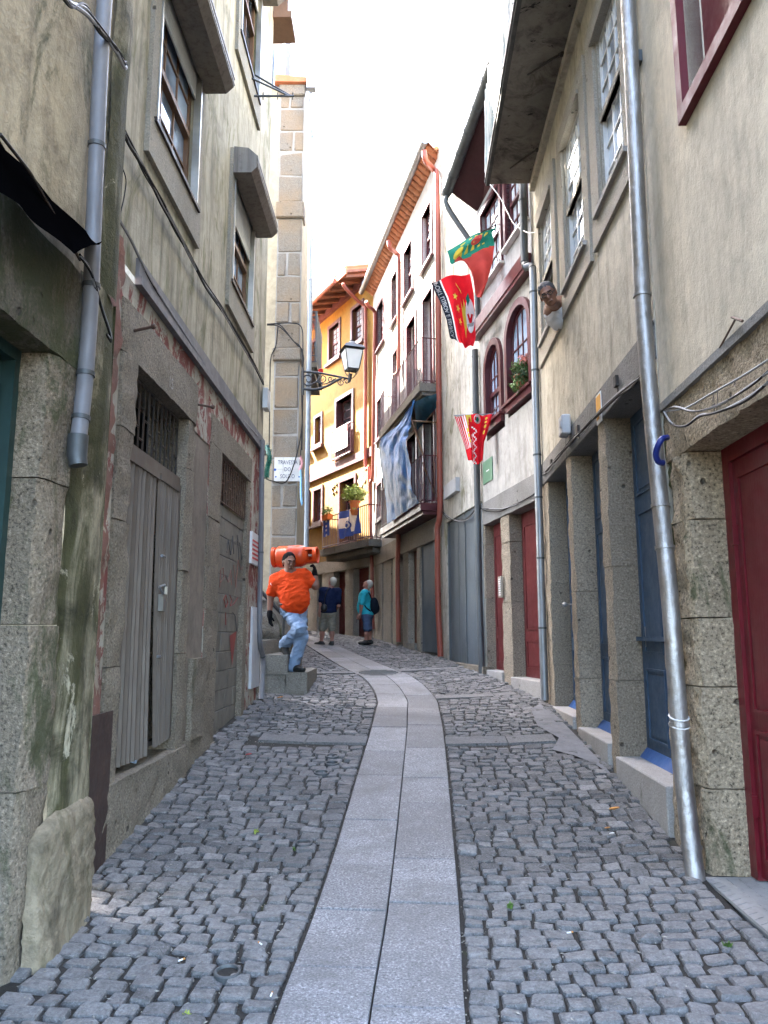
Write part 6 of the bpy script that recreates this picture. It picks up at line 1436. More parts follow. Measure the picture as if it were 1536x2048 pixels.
def leafball(name, c, r, n, mat, parent, ls=.06, squash=.8):
    m = MB()
    for _ in range(n):
        d = Vector((random.gauss(0, 1), random.gauss(0, 1), random.gauss(0, .8))).normalized(); q = c + Vector((d.x * r, d.y * r, d.z * r * squash)) * random.uniform(.35, 1) ** .6; a = Vector((random.gauss(0, 1), random.gauss(0, 1), random.gauss(.4, 1))).normalized(); s_ = a.cross(d).normalized() if a.cross(d).length > .01 else Vector((1, 0, 0)); L_ = ls * random.uniform(.6, 1.2)
        m.add([q, q + a * L_ * .5 + s_ * L_ * .3, q + a * L_, q + a * L_ * .5 - s_ * L_ * .3], [(0, 1, 2, 3)])
    return m.build(name, mat, parent)
def pot(name, label, F, x, y, o, w_, h, leafm, r, n, cat='plant', ls=.06, trough=False):
    u, z = F.uz(x, y, o); p = F.pt(u, z, o); t = thing(name, label, cat, p, None); m = MB()
    if trough: m.hexa([F.pt(u + a, z + zz, o + c) for zz, k in ((0, .85), (h, 1)) for (a, c) in ((-w_ * k, -.09 * k), (w_ * k, -.09 * k), (w_ * k, .09 * k), (-w_ * k, .09 * k))])
    else: m.lathe(p, (0, 0, 1), [(0, w_ * .7), (h * .85, w_ * .95), (h * .86, w_ * 1.1), (h, w_ * 1.1), (h * .98, w_ * .9)], 14)
    m.build('pot', 'orange_pot', t, not trough); leafball('foliage', p + Vector((0, 0, h + r * .6)), r, n, leafm, t, ls); return t
pot('potted_plant', 'terracotta pot with bright yellow-green grass on the balcony rail', YE, 709, 1020, ob + .1, .16, .26, 'leaf_pale', .33, 420, ls=.14)
pot('potted_plant', 'orange trough of green herbs at left end of balcony rail', YE, 654, 1040, ob + .1, .24, .16, 'leaf', .2, 300, trough=True)
pot('potted_plant', 'small orange pot hung below the bright grass pot', YE, 709, 1030, ob + .18, .13, .14, 'leaf_pale', .06, 20)
# wall ornaments
for i, (x, y, lb) in enumerate(((665, 978, 'upper left'), (668, 973, 'upper'), (673, 969, 'top'), (672, 983, 'lower right'), (667, 987, 'lowest'))):
    u, z = YE.uz(x, y); m = MB(); m.lathe(YE.pt(u, z, .0), (YE.n[0], YE.n[1], 0), [(0, .03), (.02, .05), (.03, .01)], 6); m.tube([YE.pt(u - .08, z + .03, .015), YE.pt(u, z, .02), YE.pt(u + .08, z + .03, .015)], .012, 4); tag(m.build('wall_ornament', 'black_iron', None, base=YE.pt(u, z, 0)), lb + ' black iron swallow in the cluster on the yellow wall', 'ornament', 'iron swallows on the yellow wall')
for i, (x, y, lb) in enumerate(((719, 962, 'left'), (724, 955, 'top'), (729, 960, 'right'), (723, 969, 'lowest'))):
    u, z = YE.uz(x, y); m = MB(); m.lathe(YE.pt(u, z, 0), (YE.n[0], YE.n[1], 0), [(0, .09), (.02, .08), (.025, .02)], 12); tag(m.build('wall_plate', 'white_paint', None, True, base=YE.pt(u, z, 0)), lb + ' of four pale plates right of the balcony door', 'plate', 'plates on the yellow wall')
# granite ground floor with dark red doors
pil = []
for xa, xb in ((616, 634), (643, 667), (690, 706), (737, 745)):
    ua_, ub_ = sorted((YE.uz(xa, 1180)[0], YE.uz(xb, 1180)[0])); pil.append((max(0, ua_), ub_))
zlin = 3.6
for i, (a, c) in enumerate(pil): stones(YE, a, c, YE.g(a) - .3, zlin, -.3, 0, (1.2, 1.3), 'R5_granite', b, .012, 160 + i * 4, .15)
m = MB(); rough_box(m, YE, 0, E, zlin, zg, -.3, .02, .2, .015, 7); m.build('lintel', 'R5_granite', b, True); ps = sorted(pil) + [(pil[0][1] + 1.3, E)]
ps = sorted(ps)
stones(YE, ps[-1][0], E, 1.2, zlin, -.3, 0, (1.2, 1.3), 'R5_granite', b, .012, 190, .2)
for i in range(len(ps) - 1):
    a, c = ps[i][1], ps[i + 1][0]
    if c - a > .1: panel_door(b, YE, a, c, YE.g(a) - .05, zlin, -.22, 'maroon_door' if i < 2 else 'wood_dark', [(.06, .46, .05, .32), (.54, .94, .05, .32), (.06, .46, .37, .75), (.54, .94, .37, .75), (.06, .94, .8, .97)])
YEH = b
# ---------------------------------------------------------------- people: smooth bodies from blended limbs
def V3(*a): return np.array(a, float)
def nrm(v): v = np.array(v, float); return v / (np.linalg.norm(v) + 1e-9)
def cone(a, b, ra, rb, k=.03): return ('c', np.array(a, float), np.array(b, float), ra, rb, k)
def ell(c, r, ax=None, k=.03): return ('e', np.array(c, float), np.array(r, float), np.eye(3) if ax is None else np.array([nrm(x) for x in ax]), k)
def blob_mesh(prims, res=.009):
    lo = np.full(3, 1e9); hi = np.full(3, -1e9); bb = []
    for p in prims:
        if p[0] == 'c': l = np.minimum(p[1] - p[3], p[2] - p[4]); h = np.maximum(p[1] + p[3], p[2] + p[4])
        else: R_ = max(p[2]); l = p[1] - R_; h = p[1] + R_
        bb.append((l - .06, h + .06)); lo = np.minimum(lo, l); hi = np.maximum(hi, h)
    lo -= res * 3; hi += res * 3; n = np.ceil((hi - lo) / res).astype(int) + 1; D_ = np.full(n, .5, np.float32)
    for p, (l, h) in zip(prims, bb):
        i0 = np.maximum(0, ((l - lo) / res).astype(int)); i1 = np.minimum(n, np.ceil((h - lo) / res).astype(int) + 1); sl = tuple(slice(a, b_) for a, b_ in zip(i0, i1))
        g = np.stack(np.meshgrid(*[lo[d] + res * np.arange(i0[d], i1[d]) for d in range(3)], indexing='ij'), -1)
        if p[0] == 'c':
            ba = p[2] - p[1]; pa = g - p[1]; t = np.clip((pa @ ba) / (ba @ ba + 1e-9), 0, 1); d = np.linalg.norm(pa - t[..., None] * ba, axis=-1) - (p[3] + (p[4] - p[3]) * t)
        else:
            q = (g - p[1]) @ p[3].T; k0 = np.linalg.norm(q / p[2], axis=-1); k1 = np.linalg.norm(q / (p[2] ** 2), axis=-1); d = k0 * (k0 - 1) / (k1 + 1e-9)
        k = p[-1]; o = D_[sl]; hh = np.maximum(k - np.abs(o - d), 0) / k; D_[sl] = np.minimum(o, d) - hh * hh * k * .25
    s = D_ < 0; nc = n - 1; cnt = np.zeros(nc); acc = np.zeros((*nc, 3))
    def cs(dx, dy, dz): return tuple(slice(a, a + m_) for a, m_ in zip((dx, dy, dz), nc))
    cor = [(x, y, z) for x in (0, 1) for y in (0, 1) for z in (0, 1)]
    for a in cor:
        for ax in range(3):
            if a[ax]: continue
            b_ = list(a); b_[ax] = 1; da, db = D_[cs(*a)], D_[cs(*b_)]; m = (da < 0) != (db < 0); t = np.where(m, da / (da - db + 1e-12), 0)
            for d in range(3): acc[..., d] += np.where(m, a[d] + (t if d == ax else 0), 0)
            cnt += m
    on = cnt > 0; idx = np.full(nc, -1); idx[on] = np.arange(on.sum()); base = np.argwhere(on); vs = lo + res * (base + acc[on] / cnt[on][:, None]); fs = []
    for ax in range(3):
        o1, o2 = [(1, 2), (2, 0), (0, 1)][ax]; sl0 = [slice(1, m_) for m_ in nc]; sl0[ax] = slice(0, nc[ax]); A = s[tuple(sl0)]; sl1 = list(sl0); sl1[ax] = slice(1, nc[ax] + 1); B = s[tuple(sl1)]
        e = np.argwhere(A != B); off = np.array([1 if d != ax else 0 for d in range(3)]); e2 = e + off; flip = A[tuple(e.T)]
        u1 = np.zeros(3, int); u1[o1] = 1; u2 = np.zeros(3, int); u2[o2] = 1
        q = [idx[tuple((e2 - a).T)] for a in (u1 * 0, u1, u1 + u2, u2)]; q = np.stack(q, 1)
        q = np.where(flip[:, None], q, q[:, ::-1]); fs.append(q[(q >= 0).all(1)])
    return vs, np.concatenate(fs)
def blob(name, prims, mat, parent=None, res=.009, base=None, wr=0.0):
    vs, fs = blob_mesh(prims, res); me = bpy.data.meshes.new(name); off = np.array(root_loc(parent)) if parent is not None else np.array(base)
    if wr:   # creases: ridged noise along the surface normal
        e1, e2 = vs[fs[:, 2]] - vs[fs[:, 0]], vs[fs[:, 3]] - vs[fs[:, 1]]; fn_ = np.cross(e1, e2); vn = np.zeros_like(vs)
        for k in range(4): np.add.at(vn, fs[:, k], fn_)
        vn /= np.linalg.norm(vn, axis=1)[:, None] + 1e-9
        for i, v in enumerate(vs):
            q = Vector((v[0] * 7 + v[2] * 4, v[1] * 7, v[2] * 13 - v[0] * 5)); vs[i] = v + vn[i] * wr * (1.2 - 3.2 * abs(mnoise.noise(q)) + .8 * mnoise.noise(q * 2.6))
    me.from_pydata((vs - off).tolist(), [], fs.tolist()); me.materials.append(M(mat)); me.shade_smooth(); me.update()
    o = bpy.data.objects.new(name, me); COL.objects.link(o)
    if parent is not None: o.parent = parent
    else: o.location = base
    return o
def head_prims(c, f, up, s=1.0, hair='short', bald=.0):
    """c centre of skull, f facing, up; returns prims for each class"""
    c = np.array(c, float); f = nrm(f); up = nrm(np.array(up) - f * (np.array(up) @ f)); r = np.cross(f, up); ax = [r, f, up]
    P = lambda a, b_, d: c + s * (r * a + f * b_ + up * d)
    sk = [ell(P(0, -.012, .025), s * V3(.077, .096, .092), ax, .02), ell(P(0, .022, -.04), s * V3(.060, .072, .078), ax, .03), ell(P(0, .055, -.092), s * V3(.034, .03, .026), ax, .03),
          cone(P(0, .093, .012), P(0, .114, -.030), s * .010, s * .015, .012), ell(P(-.022, .088, -.002), s * V3(.02, .012, .009), ax, .012), ell(P(.022, .088, -.002), s * V3(.02, .012, .009), ax, .012), ell(P(0, .084, .030), s * V3(.05, .016, .012), ax, .02),
          ell(P(-.078, -.01, -.012), s * V3(.010, .020, .034), ax, .008), ell(P(.078, -.01, -.012), s * V3(.010, .020, .034), ax, .008), ell(P(0, .088, -.066), s * V3(.026, .014, .012), ax, .012)]
    h = [ell(P(0, -.022, .040), s * V3(.084, .096, .088), ax, .02), ell(P(0, -.05, -.01), s * V3(.078, .066, .08), ax, .03)]
    ey = [ell(P(-.030, .090, .006), s * V3(.010, .007, .004), ax, .004), ell(P(.030, .090, .006), s * V3(.010, .007, .004), ax, .004)]
    br = [cone(P(-.048, .088, .026), P(-.014, .100, .030), s * .0042, s * .0042, .004), cone(P(.048, .088, .026), P(.014, .100, .030), s * .0042, s * .0042, .004)]
    mo = [cone(P(-.022, .099, -.064), P(.022, .099, -.064), s * .006, s * .006, .004)]
    # clip hair to a cap: keep it off the face
    cut = (c + s * (f * .045 + up * .045), nrm(f * 1.0 - up * .75))
    return sk, h, ey, br, mo, cut
def hair_mesh(name, prims, cut, mat, parent, res=.008):
    vs, fs = blob_mesh(prims, res); d = (vs - cut[0]) @ cut[1]; over = d > 0
    vs = vs - np.where(over, d, 0)[:, None] * cut[1] * 1.0
    keep = ~over[fs].all(1); fs = fs[keep]; n = vs.shape[0]
    vs = vs + .004 * np.stack([[mnoise.noise(Vector(v) * 60), mnoise.noise(Vector(v) * 60 + Vector((5, 0, 0))), mnoise.noise(Vector(v) * 60 + Vector((0, 5, 0)))] for v in vs])
    me = bpy.data.meshes.new(name); me.from_pydata((vs - np.array(root_loc(parent))).tolist(), [], fs.tolist()); me.materials.append(M(mat)); me.shade_smooth(); me.update(); o = bpy.data.objects.new(name, me); COL.objects.link(o); o.parent = parent; return o
def hand_prims(w, d, pn, curl=.4, s=1.0, side=1, th=.006):
    """w wrist, d pointing direction, pn palm normal, side puts the thumb"""
    w = np.array(w, float); d = nrm(d); pn = nrm(np.array(pn) - d * (np.array(pn) @ d)); r = np.cross(d, pn) * side; out = [cone(w, w + d * .03 * s, .026 * s, .03 * s, .02), ell(w + d * .055 * s, s * V3(.042, .05, .019), [r, d, pn], .02)]
    for i, (a, L_) in enumerate(((.030, .068), (.010, .078), (-.010, .073), (-.030, .058))):
        p0 = w + s * (d * .088 + r * a); d1 = nrm(d * math.cos(curl * .6) + pn * math.sin(curl * .6) + r * a * .9); p1 = p0 + d1 * L_ * .5 * s; d2 = nrm(d * math.cos(curl * 1.8) + pn * math.sin(curl * 1.8)); p2 = p1 + d2 * L_ * .5 * s
        out += [cone(p0 - d * .02 * s, p1, .0092 * s + th * .2, .0085 * s + th * .2, th), cone(p1, p2, .0085 * s + th * .2, .007 * s + th * .2, th)]
    t0 = w + s * (d * .03 + r * .030); t1 = t0 + s * .04 * nrm(r * .8 + d * .7 + pn * .3); t2 = t1 + s * .03 * nrm(d * .9 + r * .2 + pn * .5)
    return out + [cone(t0, t1, .013 * s, .011 * s, th * 1.5), cone(t1, t2, .0105 * s, .008 * s, th)]
def foot_prims(an, d, s=1.0, up=(0, 0, 1)):
    an = np.array(an, float); d = nrm(d); up = nrm(up); r = np.cross(d, up)
    return [cone(an, an + d * .03 * s - up * .03 * s, .05 * s, .055 * s, .03), cone(an - d * .05 * s - up * .045 * s, an + d * .15 * s - up * .05 * s, .038 * s, .036 * s, .03), ell(an + d * .10 * s - up * .048 * s, s * V3(.05, .09, .034), [r, d, up], .03)]
def arr(p): return np.array([p.x, p.y, p.z])
# ---- man in orange with the gas bottle
YM = 11.05
def J(x, y, dy=0.0): return arr(at_y(x, y, YM + dy))
ft = at_y(590, 1342, YM); Pman = Vector((ft.x, YM, ft.z))
hc = J(578.5, 1124, -.05); fh = nrm((.45, -1, -.22)); sk, hr_, ey, br, mo, cut = head_prims(hc, fh, (.06, -.05, 1), 1.12)
sh_r, el_r, wr_r = J(553, 1160, -.02), J(541.5, 1192, .0), J(539.5, 1229, -.06)
sh_l, el_l, wr_l = J(608, 1151, .02), J(631, 1172, -.02), J(629.5, 1147, .02)
hip_r, kn_r, an_r = J(577, 1222, .0), J(600, 1256, -.22), J(570, 1287, .12)
hip_l, kn_l, an_l = J(598, 1224, .03), J(604, 1272, -.06), J(588, 1328, .0)
neck0, chest, belly, pelv = J(576, 1148, .0), J(580, 1168, .02), J(592, 1200, -.07), J(587, 1217, .01)
tq = nrm((.42, -.9, 0)); tr = np.cross(tq, (0, 0, 1))
torso = [ell(chest, V3(.21, .14, .20), [tr, tq, (0, 0, 1)], .08), ell(belly, V3(.18, .17, .20), [tr, tq, (0, 0, 1)], .14), ell((chest + belly) / 2 + V3(0, .01, 0), V3(.17, .15, .26), [tr, tq, (0, 0, 1)], .12), ell(pelv, V3(.19, .15, .12), [tr, tq, (0, 0, 1)], .06), cone(sh_r, sh_l, .085, .085, .08)]
arms = [cone(sh_r, el_r, .062, .050, .03), cone(el_r, wr_r, .050, .033, .03), cone(sh_l, el_l, .064, .054, .03), cone(el_l, wr_l, .054, .036, .03)]
legs = [cone(hip_r, kn_r, .095, .066, .04), cone(kn_r, an_r, .062, .045, .03), cone(hip_l, kn_l, .095, .066, .04), cone(kn_l, an_l, .062, .045, .03)]
hand_r = hand_prims(wr_r, (.08, -.15, -1), (.9, -.3, 0), .35, 1.05, -1); hand_l = hand_prims(wr_l, (-.05, .02, 1), (-.8, -.2, .2), 1.1, 1.05, 1)
person = blob('person', sk + [cone(neck0, hc + V3(0, .02, -.08), .066, .062, .03)] + torso + arms + legs + hand_r + hand_l, 'skin_tan', None, .009, Pman)
tag(person, 'man in orange polo shirt and jeans carrying an orange gas bottle down steps', 'person')
infl = lambda pr, a: [(p[0], p[1], p[2], p[3] + a, p[4] + a, p[5]) if p[0] == 'c' else (p[0], p[1], p[2] + a, p[3], p[4]) for p in pr]
sle = [cone(sh_r, sh_r * .22 + el_r * .78, .085, .078, .05), cone(sh_l, sh_l * .38 + el_l * .62, .088, .080, .05)]
blob('shirt', infl([torso[0], torso[1], torso[2], torso[4]], .012) + [ell(pelv + V3(0, 0, .03), V3(.18, .155, .08), [tr, tq, (0, 0, 1)], .06), cone(neck0 + V3(0, 0, -.05), neck0 + V3(.0, 0, .0), .10, .082, .04)] + sle, 'shirt_orange', person, .008, wr=.0055)
blob('collar', [cone(neck0 + V3(-.05, -.05, .02), neck0 + V3(.02, -.09, -.03), .018, .016, .01), cone(neck0 + V3(.075, -.05, .02), neck0 + V3(.03, -.09, -.03), .018, .016, .01)], 'shirt_orange', person, .007)
blob('trousers', infl([torso[3]], -.008) + infl(legs, .016) + [cone(kn_r, an_r + (an_r - kn_r) * .06, .08, .075, .03), cone(kn_l, an_l + (an_l - kn_l) * .10, .082, .078, .03)], 'jeans', person, .008, wr=.008)
blob('gloves', infl(hand_r, .003) + infl(hand_l, .003) + [cone(wr_r, wr_r + (el_r - wr_r) * .12, .038, .042, .02), cone(wr_l, wr_l + (el_l - wr_l) * .12, .040, .045, .02)], 'glove', person, .007)
blob('shoe', infl(foot_prims(an_l + V3(.0, 0, -.01), (.75, -.6, -.05), 1.1), .003), 'shoe', person, .009); blob('shoe', infl(foot_prims(an_r, (.45, -.45, -.75), 1.1, (.5, -.4, .75)), .003), 'shoe', person, .009)
bp = pelv + V3(0, 0, .055); mb = MB(); mb.tube([Vector(bp + tr * math.cos(a) * .205 + tq * math.sin(a) * .168) for a in np.linspace(0, 6.283, 24)], .02, 6, False); mb.build('belt', 'belt', person, True)
hair_mesh('hair', hr_, cut, 'hair_dark', person); blob('eyes', ey, 'belt', person, .004); blob('eyebrows', br, 'hair_dark', person, .004); blob('mouth', mo, 'skin', person, .004)
q = J(543, 1167.5, -.10); mb = MB(); mb.lathe(Vector(q), (-.3, -1, 0), [(0, .019), (.004, .019)], 14); mb.build('sleeve_badge', 'sign_white', person)
# gas bottle on his shoulder
g0, g1 = Vector(J(546, 1115, .16)), Vector(J(634, 1110, .06)); ax = (g1 - g0); Lg = ax.length; ax.normalize(); t = thing('gas_bottle', 'orange gas bottle lying across the shoulder of the man in orange', 'gas bottle', g0); rg = .158
m = MB(); m.lathe(g0, ax, [(0, rg * .86), (.002, rg * .93), (.05, rg * .93), (.052, rg * .80), (.07, rg * .88), (.10, rg), (Lg * .36, rg), (Lg * .365, rg * 1.012), (Lg * .385, rg * 1.012), (Lg * .39, rg), (Lg * .62, rg), (Lg * .70, rg * .93), (Lg * .76, rg * .78), (Lg * .80, rg * .5), (Lg * .81, .02)], 32); m.build('body', 'gas_orange', t, True)
up_ = Vector((0, 0, 1)); s1 = ax.cross(up_).normalized(); s2 = s1.cross(ax); m = MB(); n = 28
def guard_(a0, a1, l0, l1, r0, th=.006):
    for rr in (r0, r0 - th):
        m.grid(lambda a, c: g0 + ax * (l0 + (l1 - l0) * c) + (s1 * math.cos(a0 + (a1 - a0) * a) + s2 * math.sin(a0 + (a1 - a0) * a)) * rr, n, 2)
guard_(0, 6.283, Lg * .93, Lg, .118); guard_(.75, 5.6, Lg * .72, Lg * .93, .118); m.tube([g0 + ax * Lg + (s1 * math.cos(a) + s2 * math.sin(a)) * .112 for a in np.linspace(0, 6.283, 28)], .012, 6, False); m.build('guard_ring', 'gas_orange', t, True)
m = MB(); m.tube([g0 + ax * Lg * .8, g0 + ax * Lg * .92], [.022, .018], 10); m.tube([g0 + ax * Lg * .87 - s1 * .04, g0 + ax * Lg * .87 + s1 * .03], .012, 8); m.build('valve', 'alu', t, True)
m = MB(); m.lathe(g0 + ax * Lg * .785, ax, [(0, .088), (.004, .088)], 20); m.build('label_disc', 'sign_white', t, True)
m = MB(); 
for k, (dx, dz) in enumerate(((.20, .5), (.25, .62), (.24, .4), (.30, .55), (.22, -.1), (.26, -.25))):
    a = dz; q = g0 + ax * dx + (s1 * math.sin(-1.57 + a * .9) * 1 + s2 * math.cos(-1.57 + a * .9)) * 0; th = math.pi * .5 + dz; nn = -s1 * math.sin(th) * 0
m.lathe(g0 + ax * .022, ax, [(0, rg * .935), (.012, rg * .935)], 32); m.build('foot_band', 'gas_orange', t, True)
# ---- tourists
def tourist(label, Y, head, hf, hup, sh, el, wr, hip, kn, an, ff, shirt, shorts, hairm, sock, skin, bust=0.0, Yd=None, hsc=1.0, facing=(0, 1, 0), shortend=.95):
    Q = lambda p: arr(at_y(p[0], p[1], Y + (p[2] if len(p) > 2 else 0)))
    hc = Q(head); sk, h, ey, br, mo, cut = head_prims(hc, hf, hup, hsc); S = [Q(p) for p in sh]; El = [Q(p) for p in el]; Wr = [Q(p) for p in wr]; Hp = [Q(p) for p in hip]; Kn = [Q(p) for p in kn]; An = [Q(p) for p in an]
    nb = (S[0] + S[1]) / 2 + V3(0, 0, .03); pv = (Hp[0] + Hp[1]) / 2; fw = nrm(facing); rr = np.cross(fw, (0, 0, 1)); ch = nb * .72 + pv * .28 + fw * bust * .3; be = nb * .35 + pv * .65 + fw * bust * .5; W_ = np.linalg.norm(S[0] - S[1]) / 2 if abs(fw[0]) < .5 else .19
    base = (An[0] + An[1]) / 2 - V3(0, 0, .09)
    torso = [ell(ch, V3(W_ * .92, .125 + bust * .2, .2), [rr, fw, (0, 0, 1)], .07), ell(be, V3(W_ * .95, .14 + bust * .3, .2), [rr, fw, (0, 0, 1)], .08), ell(pv, V3(W_ * .95, .15, .13), [rr, fw, (0, 0, 1)], .06), cone(S[0], S[1], .075, .075, .07)]
    arms = []; hands = []
    for i in (0, 1):
        arms += [cone(S[i], El[i], .055, .043, .03), cone(El[i], Wr[i], .043, .03, .03)]; hands += hand_prims(Wr[i], Wr[i] - El[i] + fw * .05, fw * .6 + rr * (1 if i == 0 else -1), .6, 1.0, 1 if i else -1)
    legs = []
    for i in (0, 1): legs += [cone(Hp[i], Kn[i], .09, .06, .04), cone(Kn[i], Kn[i] * .6 + An[i] * .4, .055, .06, .03), cone(Kn[i] * .6 + An[i] * .4, An[i], .06, .038, .03)]
    p = blob('person', sk + [cone(nb, hc - nrm(hup) * .06, .062, .058, .03)] + torso + arms + hands + legs + [q for i in (0, 1) for q in foot_prims(An[i], ff[i], .95)], skin, None, .010, Vector(base)); tag(p, label, 'person')
    blob('shirt', infl([torso[0], torso[1], torso[3]], .012) + [ell(pv + V3(0, 0, .06), V3(W_ * 1.0 + .01, .17, .10), [rr, fw, (0, 0, 1)], .06)] + [cone(S[i], S[i] * .25 + El[i] * .75, .078, .075, .05) for i in (0, 1)], shirt, p, .011, wr=.005)
    blob('shorts', infl([torso[2]], .004) + [cone(Hp[i], Hp[i] * (1 - shortend) + Kn[i] * shortend, .108, .098, .05) for i in (0, 1)], shorts, p, .011, wr=.008)
    for i in (0, 1):
        blob('shoe', infl(foot_prims(An[i], ff[i], 1.0), .004), 'shoe', p, .010); blob('sock', [cone(An[i] + V3(0, 0, .0), An[i] + (Kn[i] - An[i]) * .22, .046, .044, .02)], sock, p, .010)
    hair_mesh('hair', h, cut, hairm, p); return p
YT = 19.25
p1 = tourist('white-haired man in navy shirt and khaki shorts looking up, back turned', YT, (664.5, 1163.5), (-.65, .55, .45), (.25, -.30, 1), [(646, 1181), (676, 1183)], [(641.5, 1207), (677, 1211)], [(639.5, 1223, -.05), (671, 1222, .2)], [(650, 1228), (664, 1228)], [(645, 1257), (664, 1257)], [(643, 1284), (664, 1284)], [(-.8, .3, 0), (-.3, .9, 0)], 'shirt_navy', 'shorts_khaki', 'hair_white', 'sock', 'skin_pink', .02, facing=(-.25, 1, 0), hsc=1.02)
YW = 19.6
p2 = tourist('grey-haired woman in turquoise top and denim shorts looking up', YW, (736, 1169), (-.85, .1, .5), (.45, 0, 1), [(729, 1186, -.17), (733, 1186, .17)], [(722.5, 1212, -.2), (730, 1210, .2)], [(720.5, 1229, -.18), (722, 1228, .2)], [(733, 1232, -.09), (735, 1232, .09)], [(734, 1258, -.09), (737, 1258, .09)], [(732, 1282, -.09), (740, 1281, .09)], [(-1, -.1, 0), (-1, .1, 0)], 'shirt_teal', 'shorts_denim', 'hair_white', 'sock_white', 'skin_pink', .12, facing=(-1, .1, 0), hsc=1.02)
# her backpack, his bag
c = arr(at_y(748, 1212, YW)); t = thing('backpack', 'dark navy backpack on the woman in turquoise', 'backpack', Vector(c - V3(0, 0, .22)))
blob('pack_body', [ell(c, V3(.12, .15, .22), None, .03), ell(c + V3(.05, 0, -.06), V3(.09, .14, .13), None, .03)], 'pack_navy', t, .012)
m = MB()
for dy in (-.15, .13): m.tube(catmull3([Vector(c + V3(-.06, dy, .18)), at_y(737, 1188, YW + dy * 1.15) + Vector((.0, 0, .03)), at_y(727, 1193, YW + dy * 1.2), at_y(730, 1212, YW + dy * 1.2), Vector(c + V3(-.08, dy, -.14))]), .018, 6)
m.build('strap', 'pack_navy', t, True)
c = arr(at_y(648, 1216, YT - .17)); t = thing('camera_bag', 'black camera bag at the hip of the man in navy', 'bag', Vector(c - V3(0, 0, .1))); blob('bag_body', [ell(c, V3(.085, .06, .10), None, .02)], 'belt', t, .012)
m = MB(); m.tube(catmull3([Vector(c + V3(0, 0, .08)), at_y(650, 1195, YT - .17), at_y(656, 1178, YT - .14), at_y(664, 1177, YT + .05)]), .012, 6); m.build('strap', 'belt', t, True)
# ---- man leaning out of the window
uw, zw_ = R2.uz(1096, 588, .22); hc = arr(R2.pt(uw, zw_, .22)); hup = nrm((-.42, -.2, .85)); fdir = nrm((-.25, -.85, -.5))
sk, h, ey, br, mo, cut = head_prims(hc, fdir, hup, 1.12)
ub_, zb_ = R2.uz(1106, 622, .08); bc = arr(R2.pt(ub_ - .02, zb_ - .01, .03)); ti = arr(R2.pt(ub_ - .15, 5.15, -.45))
person = blob('person', sk + [cone(hc - hup * .08, bc + V3(0, 0, .05), .058, .07, .03), ell(bc, V3(.13, .18, .15), None, .06), cone(bc, ti, .15, .17, .08)], 'skin', None, .008, Vector(ti)); tag(person, 'man with glasses leaning his head out of the grey house window', 'person')
blob('shirt', [ell(bc + V3(.02, 0, -.02), V3(.145, .19, .165), None, .06), cone(bc + V3(.03, 0, -.05), ti, .165, .19, .08), cone(bc + V3(-.01, 0, .05), bc + V3(0, 0, 0), .085, .10, .03)], 'shirt_white', person, .008, wr=.0055)
hair_mesh('hair', h, cut, 'hair_grey', person); blob('eyes', ey, 'belt', person, .004); blob('eyebrows', br, 'hair_dark', person, .004); blob('mouth', mo, 'skin_tan', person, .004)
r_ = np.cross(fdir, hup); m = MB()
for s_ in (-1, 1):
    cc = hc + 1.12 * (r_ * .032 * s_ + fdir * .104 + hup * .006); m.tube([Vector(cc + r_ * .026 * math.cos(a) + hup * .018 * math.sin(a)) for a in np.linspace(0, 6.283, 14)], .0042, 5, False); m.tube([Vector(cc + r_ * .026 * s_), Vector(hc + 1.12 * (r_ * .08 * s_ + fdir * .0 + hup * .008))], .004, 5)
m.tube([Vector(hc + 1.12 * (fdir * .108 + hup * .01 - r_ * .008)), Vector(hc + 1.12 * (fdir * .108 + hup * .01 + r_ * .008))], .004, 5); m.build('glasses', 'belt', person, True)
# ---------------------------------------------------------------- flags
def patch_surface(rows, Y, fold):
    """rows: list of pixel polylines (top to bottom); returns f(u,v)->point"""
    def f(u, v):
        r = v * (len(rows) - 1); i = min(len(rows) - 2, int(r)); g = r - i
        def pl(P): k = u * (len(P) - 1); j = min(len(P) - 2, int(k)); q = k - j; return P[j][0] * (1 - q) + P[j + 1][0] * q, P[j][1] * (1 - q) + P[j + 1][1] * q
        a, c = pl(rows[i]), pl(rows[i + 1]); x, y = a[0] * (1 - g) + c[0] * g, a[1] * (1 - g) + c[1] * g
        return at_y(x, y, Y) + Vector((0, fold(u, v), 0))
    return f
def on(f, off): return lambda u, v: f(min(1, max(0, u)), min(1, max(0, v))) + Vector((0, -off, 0))
def shape(f, pts, off, name, mat, parent):
    """flat printed shape: polygon in flag coordinates, fanned from its centre"""
    g = on(f, off); n = len(pts); c = (sum(p[0] for p in pts) / n, sum(p[1] for p in pts) / n); m = MB(); m.add([g(*p) for p in pts] + [g(*c)], [(i, (i + 1) % n, n) for i in range(n)]); return m.build(name, mat, parent)
def star(cx, cy, r, k=.42, n=5, asp=1.0, rot=0): return [(cx + math.sin(rot + math.pi * i / n) * r * (1 if i % 2 == 0 else k), cy - math.cos(rot + math.pi * i / n) * r * asp * (1 if i % 2 == 0 else k)) for i in range(2 * n)]
def oval(cx, cy, rx, ry, n=20, a0=0, a1=6.2832): return [(cx + math.cos(a0 + (a1 - a0) * i / n) * rx, cy + math.sin(a0 + (a1 - a0) * i / n) * ry) for i in range(n)]
